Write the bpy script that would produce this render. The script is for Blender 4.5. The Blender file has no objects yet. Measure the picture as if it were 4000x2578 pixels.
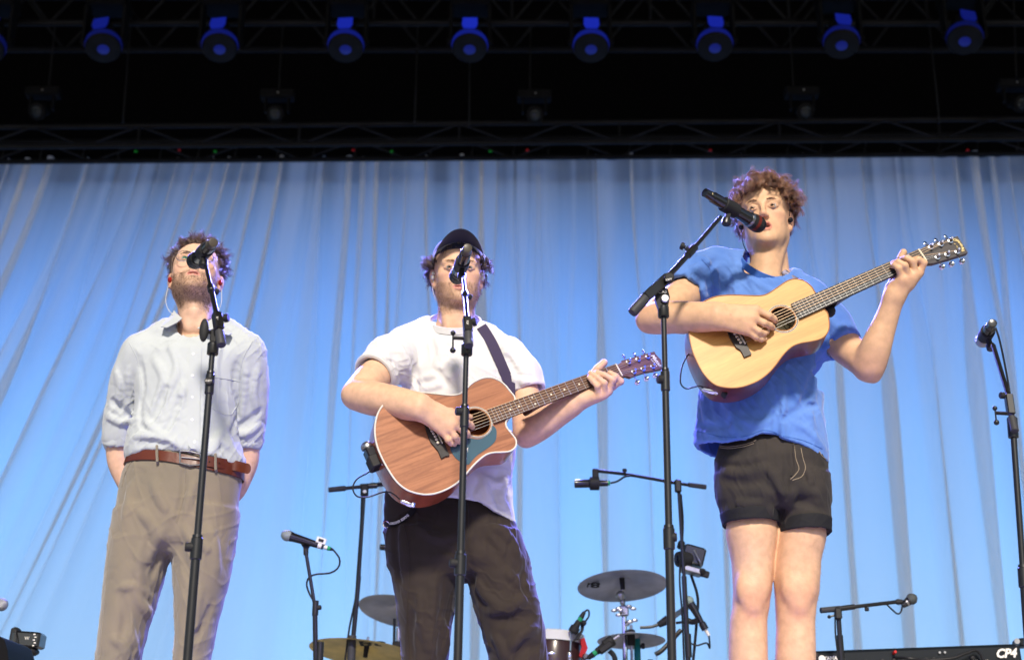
import bpy, math, random
import numpy as np
from mathutils import Vector, Matrix
from mathutils.bvhtree import BVHTree
random.seed(7)
RNG = np.random.default_rng(11)
SC = bpy.context.scene
COL = SC.collection
R = math.radians

# ------------------------------------------------------------------ camera
CAM = np.array([0.0, -4.30, -0.10]); PITCH = R(19.5); FPX = 5555.0
cam_data = bpy.data.cameras.new('camera'); cam = bpy.data.objects.new('camera', cam_data); COL.objects.link(cam)
cam.location = CAM; cam.rotation_euler = (R(90) + PITCH, 0, 0)
cam_data.sensor_width = 36; cam_data.lens = FPX / 4000 * 36
cam_data.clip_start = 0.05; cam_data.clip_end = 500
cam_data.dof.use_dof = True; cam_data.dof.focus_distance = 4.55; cam_data.dof.aperture_fstop = 3.2
SC.camera = cam

# ------------------------------------------------------------------ sky, sun, exposure
SUN_E, SUN_A = R(36), R(3)
sun_dir = Vector((math.sin(SUN_A) * math.cos(SUN_E), -math.cos(SUN_A) * math.cos(SUN_E), math.sin(SUN_E)))
world = bpy.data.worlds.new('World'); SC.world = world; world.use_nodes = True
wn = world.node_tree.nodes; wl = world.node_tree.links
sky = wn.new('ShaderNodeTexSky'); sky.sky_type = 'NISHITA'; sky.sun_disc = False
sky.sun_elevation = SUN_E; sky.sun_rotation = math.atan2(sun_dir.x, sun_dir.y)
wl.new(sky.outputs[0], wn['Background'].inputs[0]); wn['Background'].inputs[1].default_value = 0.10
sun_data = bpy.data.lights.new('sun', 'SUN'); sun_data.energy = 4.2; sun_data.angle = R(6); sun_data.color = (1.0, 0.90, 0.77)
sun = bpy.data.objects.new('sun', sun_data); COL.objects.link(sun)
sun.location = (3, -30, 25); sun.rotation_euler = (-sun_dir).to_track_quat('-Z', 'Y').to_euler()
SC.view_settings.view_transform = 'Standard'; SC.view_settings.look = 'None'
SC.view_settings.exposure = 0.34; SC.view_settings.gamma = 1
SC.view_settings.use_curve_mapping = False
SC.render.engine = 'CYCLES'
SC.cycles.use_denoising = True
SC.cycles.max_bounces = 8; SC.cycles.transparent_max_bounces = 16
SC.cycles.sample_clamp_indirect = 6

# ------------------------------------------------------------------ helpers: pixels of the photograph to points
CP, SP = math.cos(PITCH), math.sin(PITCH)
def ray(px, py):
    u = (px - 2000) / FPX; v = (1289 - py) / FPX
    return np.array([u, CP - v * SP, SP + v * CP])
def at(px, py, Y):
    d = ray(px, py); return CAM + d * ((Y - CAM[1]) / d[1])
def V(*a): return np.array(a, float)
def nrm(a): a = np.asarray(a, float); return a / np.linalg.norm(a)

# ------------------------------------------------------------------ helpers: objects
ORIG = {}
def link(o, parent=None):
    COL.objects.link(o)
    if parent is not None: o.parent = parent
    return o
def tag(o, label=None, cat=None, group=None, kind=None):
    if label: o['label'] = label
    if cat: o['category'] = cat
    if group: o['group'] = group
    if kind: o['kind'] = kind
    return o
def thing(name, loc, label, cat, group=None):
    o = bpy.data.objects.new(name, None); COL.objects.link(o); o.location = loc; o.empty_display_size = .1
    ORIG[o.name] = np.array(loc, float); tag(o, label, cat, group); return o
def origin(o):
    while o is not None:
        if o.name in ORIG: return ORIG[o.name]
        o = o.parent
    return np.zeros(3)
def mesh_obj(name, verts, faces, mat=None, parent=None, smooth=True, sharp=35):
    verts = np.asarray(verts, float)
    if parent is not None: verts = verts - origin(parent)
    me = bpy.data.meshes.new(name)
    if isinstance(faces, np.ndarray):
        n = len(faces); k = faces.shape[1]
        me.vertices.add(len(verts)); me.vertices.foreach_set('co', verts.astype(np.float32).ravel())
        me.loops.add(n * k); me.loops.foreach_set('vertex_index', faces.astype(np.int32).ravel())
        me.polygons.add(n); me.polygons.foreach_set('loop_start', np.arange(0, n * k, k, dtype=np.int32))
        me.polygons.foreach_set('loop_total', np.full(n, k, dtype=np.int32))
        me.update(calc_edges=True)
    else:
        me.from_pydata([tuple(v) for v in verts], [], faces); me.update()
    if smooth:
        me.shade_smooth()
        if sharp: me.set_sharp_from_angle(angle=R(sharp))
    if mat: me.materials.append(mat)
    return link(bpy.data.objects.new(name, me), parent)

def frame(d, up=(0, 0, 1)):
    d = nrm(d); up = np.asarray(up, float)
    if abs(np.dot(d, up)) > .98: up = np.array([1.0, 0, 0])
    s = nrm(np.cross(up, d)); t = np.cross(d, s)
    return s, t, d

class MB:
    def __init__(self): self.v = []; self.f = []
    def add(self, vs, fs):
        b = len(self.v); self.v += [tuple(map(float, x)) for x in vs]; self.f += [tuple(b + i for i in f) for f in fs]; return self
    def tube(self, pts, rad, n=10, caps=True):
        pts = [np.asarray(p, float) for p in pts]; m = len(pts)
        if np.isscalar(rad): rad = [rad] * m
        vs = []; fs = []; s = None
        for i, p in enumerate(pts):
            d = pts[min(i + 1, m - 1)] - pts[max(i - 1, 0)]
            if np.linalg.norm(d) < 1e-9: d = np.array([0, 0, 1.0])
            d = nrm(d)
            if s is None: s, t, _ = frame(d)
            else:
                s = s - d * np.dot(s, d)
                s = nrm(s) if np.linalg.norm(s) > 1e-6 else frame(d)[0]
                t = np.cross(d, s)
            for k in range(n):
                a = 2 * math.pi * k / n
                vs.append(p + rad[i] * (math.cos(a) * s + math.sin(a) * t))
        for i in range(m - 1):
            for k in range(n):
                k2 = (k + 1) % n
                fs.append((i * n + k, i * n + k2, (i + 1) * n + k2, (i + 1) * n + k))
        if caps: fs.append(tuple(range(n - 1, -1, -1))); fs.append(tuple((m - 1) * n + k for k in range(n)))
        return self.add(vs, fs)
    def rod(self, a, b, r, n=12): return self.tube([a, b], r, n)
    def lathe(self, prof, o, d, n=24, up=(0, 0, 1)):
        s, t, d = frame(d, up); o = np.asarray(o, float); vs = []; fs = []; m = len(prof)
        for (h, r) in prof:
            for k in range(n):
                a = 2 * math.pi * k / n
                vs.append(o + d * h + max(r, 1e-5) * (math.cos(a) * s + math.sin(a) * t))
        for i in range(m - 1):
            for k in range(n):
                k2 = (k + 1) % n
                fs.append((i * n + k, i * n + k2, (i + 1) * n + k2, (i + 1) * n + k))
        fs.append(tuple(range(n - 1, -1, -1))); fs.append(tuple((m - 1) * n + k for k in range(n)))
        return self.add(vs, fs)
    def box(self, c, size, ax=None, bev=0.0):
        c = np.asarray(c, float); ax = np.eye(3) if ax is None else np.asarray(ax, float)
        hx, hy, hz = [s / 2 for s in size]
        if bev <= 0:
            vs = [c + ax[0] * x * hx + ax[1] * y * hy + ax[2] * z * hz for x in (-1, 1) for y in (-1, 1) for z in (-1, 1)]
            return self.add(vs, [(0, 1, 3, 2), (4, 6, 7, 5), (0, 4, 5, 1), (2, 3, 7, 6), (0, 2, 6, 4), (1, 5, 7, 3)])
        prof = []
        for (z, i) in ((-hz, bev), (-hz + bev, 0), (hz - bev, 0), (hz, bev)):
            x, y = hx - i, hy - i; b = bev
            prof.append([(x, y - b, z), (x - b, y, z), (-x + b, y, z), (-x, y - b, z), (-x, -y + b, z), (-x + b, -y, z), (x - b, -y, z), (x, -y + b, z)])
        vs = [c + ax[0] * p[0] + ax[1] * p[1] + ax[2] * p[2] for ring in prof for p in ring]; fs = []
        for i in range(3):
            for k in range(8):
                k2 = (k + 1) % 8; fs.append((i * 8 + k, i * 8 + k2, (i + 1) * 8 + k2, (i + 1) * 8 + k))
        fs.append(tuple(range(7, -1, -1))); fs.append(tuple(24 + k for k in range(8)))
        return self.add(vs, fs)
    def prism(self, pts, ext):
        pts = [np.asarray(p, float) for p in pts]; n = len(pts); ext = np.asarray(ext, float)
        fs = [tuple(range(n - 1, -1, -1)), tuple(range(n, 2 * n))] + [(k, (k + 1) % n, n + (k + 1) % n, n + k) for k in range(n)]
        return self.add(pts + [p + ext for p in pts], fs)
    def ball(self, c, r, n=14, ax=None):
        c = np.asarray(c, float); rr = np.ones(3) * r if np.isscalar(r) else np.asarray(r, float)
        ax = np.eye(3) if ax is None else np.asarray(ax, float)
        vs = []; fs = []; m = n // 2
        for i in range(m + 1):
            t = math.pi * i / m
            for k in range(n):
                a = 2 * math.pi * k / n
                q = np.array([math.sin(t) * math.cos(a), math.sin(t) * math.sin(a), math.cos(t)]) * rr
                vs.append(c + ax[0] * q[0] + ax[1] * q[1] + ax[2] * q[2])
        for i in range(m):
            for k in range(n):
                k2 = (k + 1) % n; fs.append((i * n + k, (i + 1) * n + k, (i + 1) * n + k2, i * n + k2))
        return self.add(vs, fs)
    def build(self, name, mat, parent=None, smooth=True, sharp=35):
        return mesh_obj(name, self.v, self.f, mat, parent, smooth, sharp)

def spline(pts, n):
    P = np.asarray(pts, float); m = len(P)
    if m < 3: return [P[0] + (P[-1] - P[0]) * t for t in np.linspace(0, 1, n)]
    E = np.vstack([2 * P[0] - P[1], P, 2 * P[-1] - P[-2]]); out = []
    for t in np.linspace(0, m - 1 - 1e-9, n):
        i = int(t); f = t - i; a, b, c, d = E[i], E[i + 1], E[i + 2], E[i + 3]
        out.append(.5 * (2 * b + (c - a) * f + (2 * a - 5 * b + 4 * c - d) * f * f + (3 * b - a - 3 * c + d) * f ** 3))
    return out
def closed_spline(pts, n):
    P = np.asarray(pts, float); m = len(P); out = []
    for t in np.linspace(0, m, n, endpoint=False):
        i = int(t); f = t - i; a, b, c, d = P[(i - 1) % m], P[i % m], P[(i + 1) % m], P[(i + 2) % m]
        out.append(.5 * (2 * b + (c - a) * f + (2 * a - 5 * b + 4 * c - d) * f * f + (3 * b - a - 3 * c + d) * f ** 3))
    return out

def text_geo(mb, body, pos, xdir, ydir, size, shear=0.0, depth=0.0006, offset=0.0):
    """lettering of real, slightly raised geometry added to mb; pos is its centre"""
    cu = bpy.data.curves.new('lettering', 'FONT'); cu.body = body; cu.size = size; cu.align_x = 'CENTER'; cu.align_y = 'CENTER'
    cu.shear = shear; cu.extrude = depth; cu.offset = offset; cu.resolution_u = 2
    o = bpy.data.objects.new('lettering_tmp', cu); COL.objects.link(o); bpy.context.view_layer.update()
    me = bpy.data.meshes.new_from_object(o)
    x = nrm(xdir); z = nrm(np.cross(x, ydir)); y = np.cross(z, x); p = np.asarray(pos, float)
    mb.add([p + x * q.co[0] + y * q.co[1] + z * q.co[2] for q in me.vertices], [tuple(f.vertices) for f in me.polygons])
    bpy.data.objects.remove(o); bpy.data.meshes.remove(me); bpy.data.curves.remove(cu)
def text(body, m, parent, pos, xdir, ydir, size, name='lettering', **kw):
    mb = MB(); text_geo(mb, body, pos, xdir, ydir, size, **kw); return mb.build(name, m, parent, False)
def arch_text(body, m, parent, pts, n, size, **kw):
    AR = spline(pts, len(body)); mb = MB()
    for i, ch in enumerate(body):
        if ch == ' ': continue
        dd = AR[min(i + 1, len(AR) - 1)] - AR[max(i - 1, 0)]; text_geo(mb, ch, AR[i], dd, np.cross(n, dd), size, **kw)
    return mb.build('lettering', m, parent, False)

# ------------------------------------------------------------------ materials
MATS = {}
def mat(name, col, rough=.5, metal=0.0, var=0.0, vscale=8.0, bump=0.0, bscale=60.0, spec=.22, stretch=(1, 1, 1), col2=None, sss=0.0, attr=None, coat=0.0, sheen=0.0, emit=None, estr=0.0, weave=0.0, wscale=900.0, detail=4):
    if name in MATS: return MATS[name]
    m = bpy.data.materials.new(name); m.use_nodes = True; MATS[name] = m
    N = m.node_tree.nodes; L = m.node_tree.links; b = N['Principled BSDF']
    b.inputs['Roughness'].default_value = rough; b.inputs['Metallic'].default_value = metal
    b.inputs['Specular IOR Level'].default_value = spec
    b.inputs['Base Color'].default_value = (*col, 1)
    if coat: b.inputs['Coat Weight'].default_value = coat; b.inputs['Coat Roughness'].default_value = .15
    if sheen: b.inputs['Sheen Weight'].default_value = sheen
    if sss:
        b.inputs['Subsurface Weight'].default_value = sss; b.inputs['Subsurface Radius'].default_value = (1, .35, .2); b.inputs['Subsurface Scale'].default_value = .006
    if emit: b.inputs['Emission Color'].default_value = (*emit, 1); b.inputs['Emission Strength'].default_value = estr
    tc = N.new('ShaderNodeTexCoord'); mp = N.new('ShaderNodeMapping'); mp.inputs['Scale'].default_value = stretch
    L.new(tc.outputs['Object'], mp.inputs['Vector'])
    csock = None
    if attr:
        at_ = N.new('ShaderNodeAttribute'); at_.attribute_name = attr; csock = at_.outputs['Color']
    if var or col2:
        no = N.new('ShaderNodeTexNoise'); no.inputs['Scale'].default_value = vscale; no.inputs['Detail'].default_value = detail
        L.new(mp.outputs[0], no.inputs['Vector'])
        if col2:
            mx = N.new('ShaderNodeMix'); mx.data_type = 'RGBA'
            rp = N.new('ShaderNodeMapRange'); rp.inputs[1].default_value = .35; rp.inputs[2].default_value = .65
            L.new(no.outputs['Fac'], rp.inputs[0]); L.new(rp.outputs[0], mx.inputs[0])
            mx.inputs[6].default_value = (*col, 1); mx.inputs[7].default_value = (*col2, 1); csock = mx.outputs[2]
        if var:
            hs = N.new('ShaderNodeHueSaturation'); rp = N.new('ShaderNodeMapRange')
            rp.inputs[1].default_value = .25; rp.inputs[2].default_value = .75; rp.inputs[3].default_value = 1 - var; rp.inputs[4].default_value = 1 + var
            L.new(no.outputs['Fac'], rp.inputs[0]); L.new(rp.outputs[0], hs.inputs['Value'])
            if csock: L.new(csock, hs.inputs['Color'])
            else: hs.inputs['Color'].default_value = (*col, 1)
            csock = hs.outputs[0]
    if csock: L.new(csock, b.inputs['Base Color'])
    if bump or weave:
        bp = N.new('ShaderNodeBump'); bp.inputs['Distance'].default_value = .004; bp.inputs['Strength'].default_value = bump or weave
        nb = N.new('ShaderNodeTexNoise'); nb.inputs['Scale'].default_value = bscale; nb.inputs['Detail'].default_value = 5
        L.new(mp.outputs[0], nb.inputs['Vector']); L.new(nb.outputs['Fac'], bp.inputs['Height']); L.new(bp.outputs[0], b.inputs['Normal'])
    return m
# ------------------------------------------------------------------ smooth implicit surfaces (bodies, clothes) meshed with surface nets
def rot_to(x=0.0, y=0.0, z=0.0):
    return np.array(Matrix.Rotation(z, 3, 'Z') @ Matrix.Rotation(y, 3, 'Y') @ Matrix.Rotation(x, 3, 'X'))
class SDF:
    def __init__(self): self.ops = []; self.ins = None
    def mark(self): self.ins = len(self.ops); return self
    def op(self, fn, lo, hi, k, mode): self.ops.append((fn, np.asarray(lo, float), np.asarray(hi, float), k, mode)); return self
    def cone(self, a, b, ra, rb, k=.012, mode='u'):
        a = np.asarray(a, float); b = np.asarray(b, float); ab = b - a; L2 = max(float(ab @ ab), 1e-12); r = max(ra, rb)
        def fn(p):
            t = np.clip((p - a) @ ab / L2, 0, 1); q = p - a - t[..., None] * ab
            return np.sqrt((q * q).sum(-1)) - (ra + (rb - ra) * t)
        return self.op(fn, np.minimum(a, b) - r, np.maximum(a, b) + r, k, mode)
    def chain(self, pts, rads, k=.012, mode='u', sub=0):
        if sub:
            P = np.hstack([np.asarray(pts, float), np.asarray(rads, float)[:, None]]); P = np.array(spline(P, sub)); pts = P[:, :3]; rads = P[:, 3]
        for i in range(len(pts) - 1): self.cone(pts[i], pts[i + 1], rads[i], rads[i + 1], k, mode)
        return self
    def ell(self, c, r, Rm=None, k=.012, mode='u'):
        c = np.asarray(c, float); r = np.asarray(r, float); Rm = np.eye(3) if Rm is None else np.asarray(Rm, float)
        def fn(p):
            q = (p - c) @ Rm; k0 = np.sqrt(((q / r) ** 2).sum(-1)); k1 = np.sqrt(((q / (r * r)) ** 2).sum(-1))
            return k0 * (k0 - 1) / np.maximum(k1, 1e-6)
        e = np.abs(Rm) @ r
        return self.op(fn, c - e, c + e, k, mode)
    def loft(self, st, k=.012, mode='u', n=2.0):
        """st rows: z, cx, cy, rx, ry (any order in z)"""
        S = np.array(sorted([tuple(s) for s in st])); zz = S[:, 0]; m = 160
        zs = np.linspace(zz[0], zz[-1], m); idx = np.interp(zs, zz, np.arange(len(zz)))
        E = np.vstack([2 * S[0] - S[1], S, 2 * S[-1] - S[-2]]); T = []
        for t in idx:
            i = min(int(t), len(S) - 2); f = t - i; a, b, c, d = E[i], E[i + 1], E[i + 2], E[i + 3]
            sm = f * f * (3 - 2 * f); T.append((b + (c - b) * (.5 * sm + .5 * f)))
        T = np.array(T)
        def fn(p):
            z = p[..., 2]; cx, cy, rx, ry = [np.interp(z, zs, T[:, j]) for j in (1, 2, 3, 4)]
            x = np.abs(p[..., 0] - cx) / rx; y = np.abs(p[..., 1] - cy) / ry
            if n == 2: k0 = np.sqrt(x * x + y * y)
            else: k0 = (x ** n + y ** n) ** (1 / n)
            k1 = np.sqrt((x / rx) ** 2 + (y / ry) ** 2) / np.maximum(np.sqrt(x * x + y * y), 1e-6)
            d = (k0 - 1) / np.maximum(k1, 1e-6)
            return np.maximum(np.maximum(d, z - zs[-1]), zs[0] - z)
        lo = [(S[:, 1] - S[:, 3]).min(), (S[:, 2] - S[:, 4]).min(), zs[0]]; hi = [(S[:, 1] + S[:, 3]).max(), (S[:, 2] + S[:, 4]).max(), zs[-1]]
        return self.op(fn, lo, hi, k, mode)
    def bounds(self):
        lo = np.min([o[1] for o in self.ops if o[4] == 'u'], 0); hi = np.max([o[2] for o in self.ops if o[4] == 'u'], 0); return lo - .02, hi + .02
    def mesh(self, h, refine=()):
        lo, hi = self.bounds(); axes = []
        for a in range(3):
            c = [lo[a]]
            while c[-1] < hi[a]:
                st = h
                for (ax, l, u, hh) in refine:
                    if ax == a and l <= c[-1] <= u: st = min(st, hh)
                c.append(c[-1] + st)
            axes.append(np.array(c))
        D = np.full([len(c) for c in axes], 1.0, np.float32)
        for fn, l, u, k, mode in self.ops:
            pad = max(k, 2.2 * h) + .004
            i0 = [max(int(np.searchsorted(axes[a], l[a] - pad)) - 1, 0) for a in range(3)]
            i1 = [min(int(np.searchsorted(axes[a], u[a] + pad)) + 1, len(axes[a])) for a in range(3)]
            if any(i1[a] <= i0[a] for a in range(3)): continue
            sl = tuple(slice(i0[a], i1[a]) for a in range(3))
            G = np.stack(np.meshgrid(*[axes[a][sl[a]] for a in range(3)], indexing='ij'), -1).astype(np.float32)
            d = fn(G).astype(np.float32); o = D[sl]
            if mode == 'u':
                hh = np.maximum(k - np.abs(o - d), 0) / k; D[sl] = np.minimum(o, d) - hh * hh * k * .25
            elif mode == 's':
                hh = np.maximum(k - np.abs(o + d), 0) / k; D[sl] = np.maximum(o, -d) + hh * hh * k * .25
            elif mode == 'i':
                hh = np.maximum(k - np.abs(o - d), 0) / k; D[sl] = np.maximum(o, d) + hh * hh * k * .25
            else: D[sl] = o + d
        return surface_nets(D, axes)
def surface_nets(D, axes):
    S = D < 0
    c = S[:-1, :-1, :-1].astype(np.int8)
    cnt = np.zeros_like(c)
    for dx in (0, 1):
        for dy in (0, 1):
            for dz in (0, 1):
                cnt += S[dx:dx + c.shape[0], dy:dy + c.shape[1], dz:dz + c.shape[2]]
    act = (cnt > 0) & (cnt < 8); I, J, K = np.nonzero(act); n = len(I)
    idx = np.full(act.shape, -1, np.int32); idx[I, J, K] = np.arange(n)
    corners = [(a, b, c_) for a in (0, 1) for b in (0, 1) for c_ in (0, 1)]
    vals = np.stack([D[I + a, J + b, K + c_] for a, b, c_ in corners], 1)
    pos = np.stack([np.stack([axes[0][I + a], axes[1][J + b], axes[2][K + c_]], 1) for a, b, c_ in corners], 1)
    acc = np.zeros((n, 3)); w = np.zeros(n)
    for e0, c0 in enumerate(corners):
        for a in range(3):
            if c0[a]: continue
            c1 = list(c0); c1[a] = 1; e1 = corners.index(tuple(c1))
            v0, v1 = vals[:, e0], vals[:, e1]; m = (v0 < 0) != (v1 < 0); den = np.where(m, v0 - v1, 1)
            t = np.clip(np.where(m, v0 / den, 0), 0, 1)[:, None]
            acc += np.where(m[:, None], pos[:, e0] + t * (pos[:, e1] - pos[:, e0]), 0); w += m
    vert = acc / np.maximum(w, 1)[:, None]; F = []
    for a in range(3):
        b, c_ = (a + 1) % 3, (a + 2) % 3
        sl0 = [slice(1, -1)] * 3; sl1 = [slice(1, -1)] * 3; sl0[a] = slice(0, -1); sl1[a] = slice(1, None)
        s0, s1 = S[tuple(sl0)], S[tuple(sl1)]
        off = np.array([1, 1, 1]); off[a] = 0
        for flip in (False, True):
            m = (s0 & ~s1) if not flip else (~s0 & s1)
            P = np.argwhere(m) + off
            def cell(db, dc):
                Q = P.copy(); Q[:, b] -= db; Q[:, c_] -= dc; return idx[Q[:, 0], Q[:, 1], Q[:, 2]]
            q = [cell(1, 1), cell(0, 1), cell(0, 0), cell(1, 0)]
            if flip: q = q[::-1]
            F.append(np.stack(q, 1))
    F = np.vstack(F); F = F[(F >= 0).all(1)]
    return vert, F
def normals(v, f):
    a = v[f[:, 2]] - v[f[:, 0]]; b = v[f[:, 3]] - v[f[:, 1]]; fn = np.cross(a, b); N = np.zeros_like(v)
    for k in range(4):
        for j in range(3): N[:, j] += np.bincount(f[:, k], fn[:, j], len(v))
    return N / np.maximum(np.linalg.norm(N, axis=1), 1e-12)[:, None]
def relax(v, f, it=2, s=.5):
    n = len(v)
    E = np.vstack([f[:, [0, 1]], f[:, [1, 2]], f[:, [2, 3]], f[:, [3, 0]]]); E = np.vstack([E, E[:, ::-1]])
    deg = np.maximum(np.bincount(E[:, 0], minlength=n), 1)
    for _ in range(it):
        m = np.stack([np.bincount(E[:, 0], v[E[:, 1], j], n) for j in range(3)], 1) / deg[:, None]; v = v + s * (m - v)
    return v
class Surf:
    """a quick look-up of a meshed surface: where a pixel's line meets it"""
    def __init__(self, v, f):
        self.t = BVHTree.FromPolygons([tuple(x) for x in v], [tuple(int(i) for i in q) for q in f])
    def hit(self, px, py):
        d = nrm(ray(px, py)); h = self.t.ray_cast(Vector(CAM), Vector(d))
        if h[0] is None: return None
        n = np.array(h[1]);
        if n @ d > 0: n = -n
        return np.array(h[0]), n
    def near(self, p):
        h = self.t.find_nearest(Vector(p)); return np.array(h[0]), np.array(h[1])
def folds(target, surf, lines, k=.010):
    sdf = SDF()
    _folds(sdf, surf, lines, k)
    i = target.ins if target.ins is not None else len(target.ops)
    target.ops[i:i] = sdf.ops
def _folds(sdf, surf, lines, k=.018):
    """lines: (pixels, radius, height): height>0 raised fold, <0 groove, laid on the surface and tapered at its ends"""
    for pts, r, hgt in lines:
        hgt = hgt * (.55 if hgt < 0 else .95); r = r * .62
        P = spline([V(*p) for p in pts], max(4, 3 * len(pts))); C = []; m = len(P)
        for i, p in enumerate(P):
            h = surf.hit(p[0], p[1])
            if h is None: continue
            q, n = h; t = i / (m - 1); e = hgt * (0.15 + .85 * math.sin(math.pi * min(max(t, .0), 1.)) ** .6)
            C.append((q - n * (r - abs(e))) if hgt > 0 else (q + n * (r - abs(e))))
        if len(C) > 1: sdf.chain(C, [r] * len(C), k, 'u' if hgt > 0 else 's')
def wrinkle(v, nrmls, amp, sc, seed=0, aniso=(1, 1, 1)):
    """cloth: a little soft unevenness and thin crossing creases that come and go"""
    g = np.random.default_rng(seed); d = np.zeros(len(v)); A = np.asarray(aniso)
    for i in range(4):
        w = g.normal(size=3) * A * sc * (1 + i * .4); d += .12 * np.sin(v @ w + g.uniform(0, 6.28) + 1.2 * np.sin(v @ (g.normal(size=3) * sc * .6)))
    for i in range(6):
        w = g.normal(size=3) * A; w = w / np.linalg.norm(w) * sc * (1.2 + .35 * i)
        ph = v @ w + g.uniform(0, 6.28) + .9 * np.sin(v @ (g.normal(size=3) * sc * .5) + g.uniform(0, 6)) + .4 * np.sin(v @ (g.normal(size=3) * sc * 1.4))
        m = np.clip(np.sin(v @ (g.normal(size=3) * sc * .45) + g.uniform(0, 6)) * 1.6 - .2, 0, 1)
        d += m * (1 - np.abs(np.sin(ph))) ** 3 * (1.0 if i % 2 else -.6)
    return v + nrmls * (amp * d)[:, None]
# ------------------------------------------------------------------ shared materials
M_BLACK = mat('black_paint', (.012, .012, .013), .45, var=.2)
M_DARK = mat('dark_cloth', (.004, .004, .005), .95, spec=0.0)
M_FLOOR = mat('stage_floor', (.42, .39, .36), .6, var=.25, vscale=3, bump=.1)
M_GROUND = mat('asphalt', (.06, .06, .058), .9, var=.3, vscale=2, bump=.3)
M_TRUSS = mat('truss_aluminium', (.010, .010, .012), .5, .0, var=.35, vscale=5, spec=.12)
M_FIX = mat('fixture_plastic', (.007, .007, .008), .5, var=.2, spec=.05)
M_FIXG = mat('fixture_grey', (.012, .012, .014), .5, var=.2, spec=.05)
M_CHROME = mat('chrome', (.75, .76, .78), .14, 1.0, var=.1)
M_STEEL = mat('dull_steel', (.38, .38, .40), .35, 1.0, var=.2, vscale=30)
M_STAND = mat("stand_black", (.009, .0085, .0085), .34, .0, var=.3, vscale=20, spec=.5)
M_RUBBER = mat('black_rubber', (.02, .02, .021), .6, bump=.15, bscale=200)
M_GRIP = mat('ribbed_grip', (.045, .045, .05), .5, bump=.2, bscale=300)
M_CABLE = mat('cable_black', (.013, .013, .015), .45)
M_GLASSF = mat('fixture_glass', (.02, .025, .03), .12)
M_WHITE = mat('white_plastic', (.75, .74, .70), .4)
M_LED_RED = mat('red_pilot_lamp', (.3, .01, .01), .4, emit=(1, .02, .02), estr=.05)
M_LED_GRN = mat('green_pilot_lamp', (.01, .3, .02), .4, emit=(.02, 1, .05), estr=.03)

# ------------------------------------------------------------------ the setting
def plane_box(name, lo, hi, m, kind='structure', **kw):
    lo = np.array(lo, float); hi = np.array(hi, float)
    o = MB().box((lo + hi) / 2, hi - lo).build(name, m, smooth=False); o['kind'] = kind; tag(o, **kw); return o
plane_box('ground', (-80, -120, -1.9), (80, 40, -1.62), M_GROUND)
plane_box('stage_floor', (-9, -1.7, -.25), (9, 9.6, 0), M_FLOOR)
plane_box('stage_front', (-9, -1.62, -1.62), (9, -1.5, -.254), M_BLACK)
plane_box('sun_shade_roof', (-9.4, -10.3, 10.1), (9.4, 10.2, 10.5), M_DARK)  # unseen; height and front edge set to keep sun off truss and curtain
plane_box('wall_back', (-9.4, 9.7, -1.62), (9.4, 9.9, 10.09), M_DARK)
plane_box('sky_mask_left', (-9.4, 5.0, -1.62), (-9.2, 9.69, 10.09), M_DARK)  # unseen side masking, added to block sky; shortened to let daylight reach the curtain
plane_box('sky_mask_right', (9.2, 5.0, -1.62), (9.4, 9.69, 10.09), M_DARK)  # unseen, added to block sky from this side too

# ------------------------------------------------------------------ LED screen behind the curtain
YC = 7.7
ZT = float((at(0, 622, YC)[2] + at(4000, 600, YC)[2]) / 2)
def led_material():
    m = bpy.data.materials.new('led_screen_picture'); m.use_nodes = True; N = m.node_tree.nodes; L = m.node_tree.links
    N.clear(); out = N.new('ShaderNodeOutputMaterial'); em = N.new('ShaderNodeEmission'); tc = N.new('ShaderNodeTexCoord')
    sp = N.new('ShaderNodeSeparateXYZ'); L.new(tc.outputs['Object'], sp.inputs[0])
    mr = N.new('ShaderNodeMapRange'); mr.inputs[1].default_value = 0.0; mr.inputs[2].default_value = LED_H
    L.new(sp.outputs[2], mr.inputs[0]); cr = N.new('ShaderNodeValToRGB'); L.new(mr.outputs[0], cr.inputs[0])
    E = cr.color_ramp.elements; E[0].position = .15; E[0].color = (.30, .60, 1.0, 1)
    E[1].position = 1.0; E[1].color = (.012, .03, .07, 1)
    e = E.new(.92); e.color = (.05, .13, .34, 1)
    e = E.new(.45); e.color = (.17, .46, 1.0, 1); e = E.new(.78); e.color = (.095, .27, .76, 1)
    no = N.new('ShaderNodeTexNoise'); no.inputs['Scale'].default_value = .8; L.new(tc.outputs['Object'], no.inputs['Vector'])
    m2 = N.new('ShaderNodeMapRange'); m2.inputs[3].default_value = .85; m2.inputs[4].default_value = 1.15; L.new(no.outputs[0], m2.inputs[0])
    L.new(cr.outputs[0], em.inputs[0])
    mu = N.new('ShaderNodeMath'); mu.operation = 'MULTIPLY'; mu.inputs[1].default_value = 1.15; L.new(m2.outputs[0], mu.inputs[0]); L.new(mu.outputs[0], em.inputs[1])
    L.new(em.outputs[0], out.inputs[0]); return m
LED_H = float(at(2000, 700, 8.4)[2])
led = thing('led_screen', (0, 8.4, 0), 'wide glowing blue screen standing behind the pale curtain', 'screen')
MB().box((0, 8.5, LED_H / 2), (14, .12, LED_H)).build('cabinet', M_BLACK, led, smooth=False)
MB().add([(-7, 8.435, 0.02), (7, 8.435, .02), (7, 8.435, LED_H - .02), (-7, 8.435, LED_H - .02)], [(0, 1, 2, 3)]).build('picture', led_material(), led, smooth=False)

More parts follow.
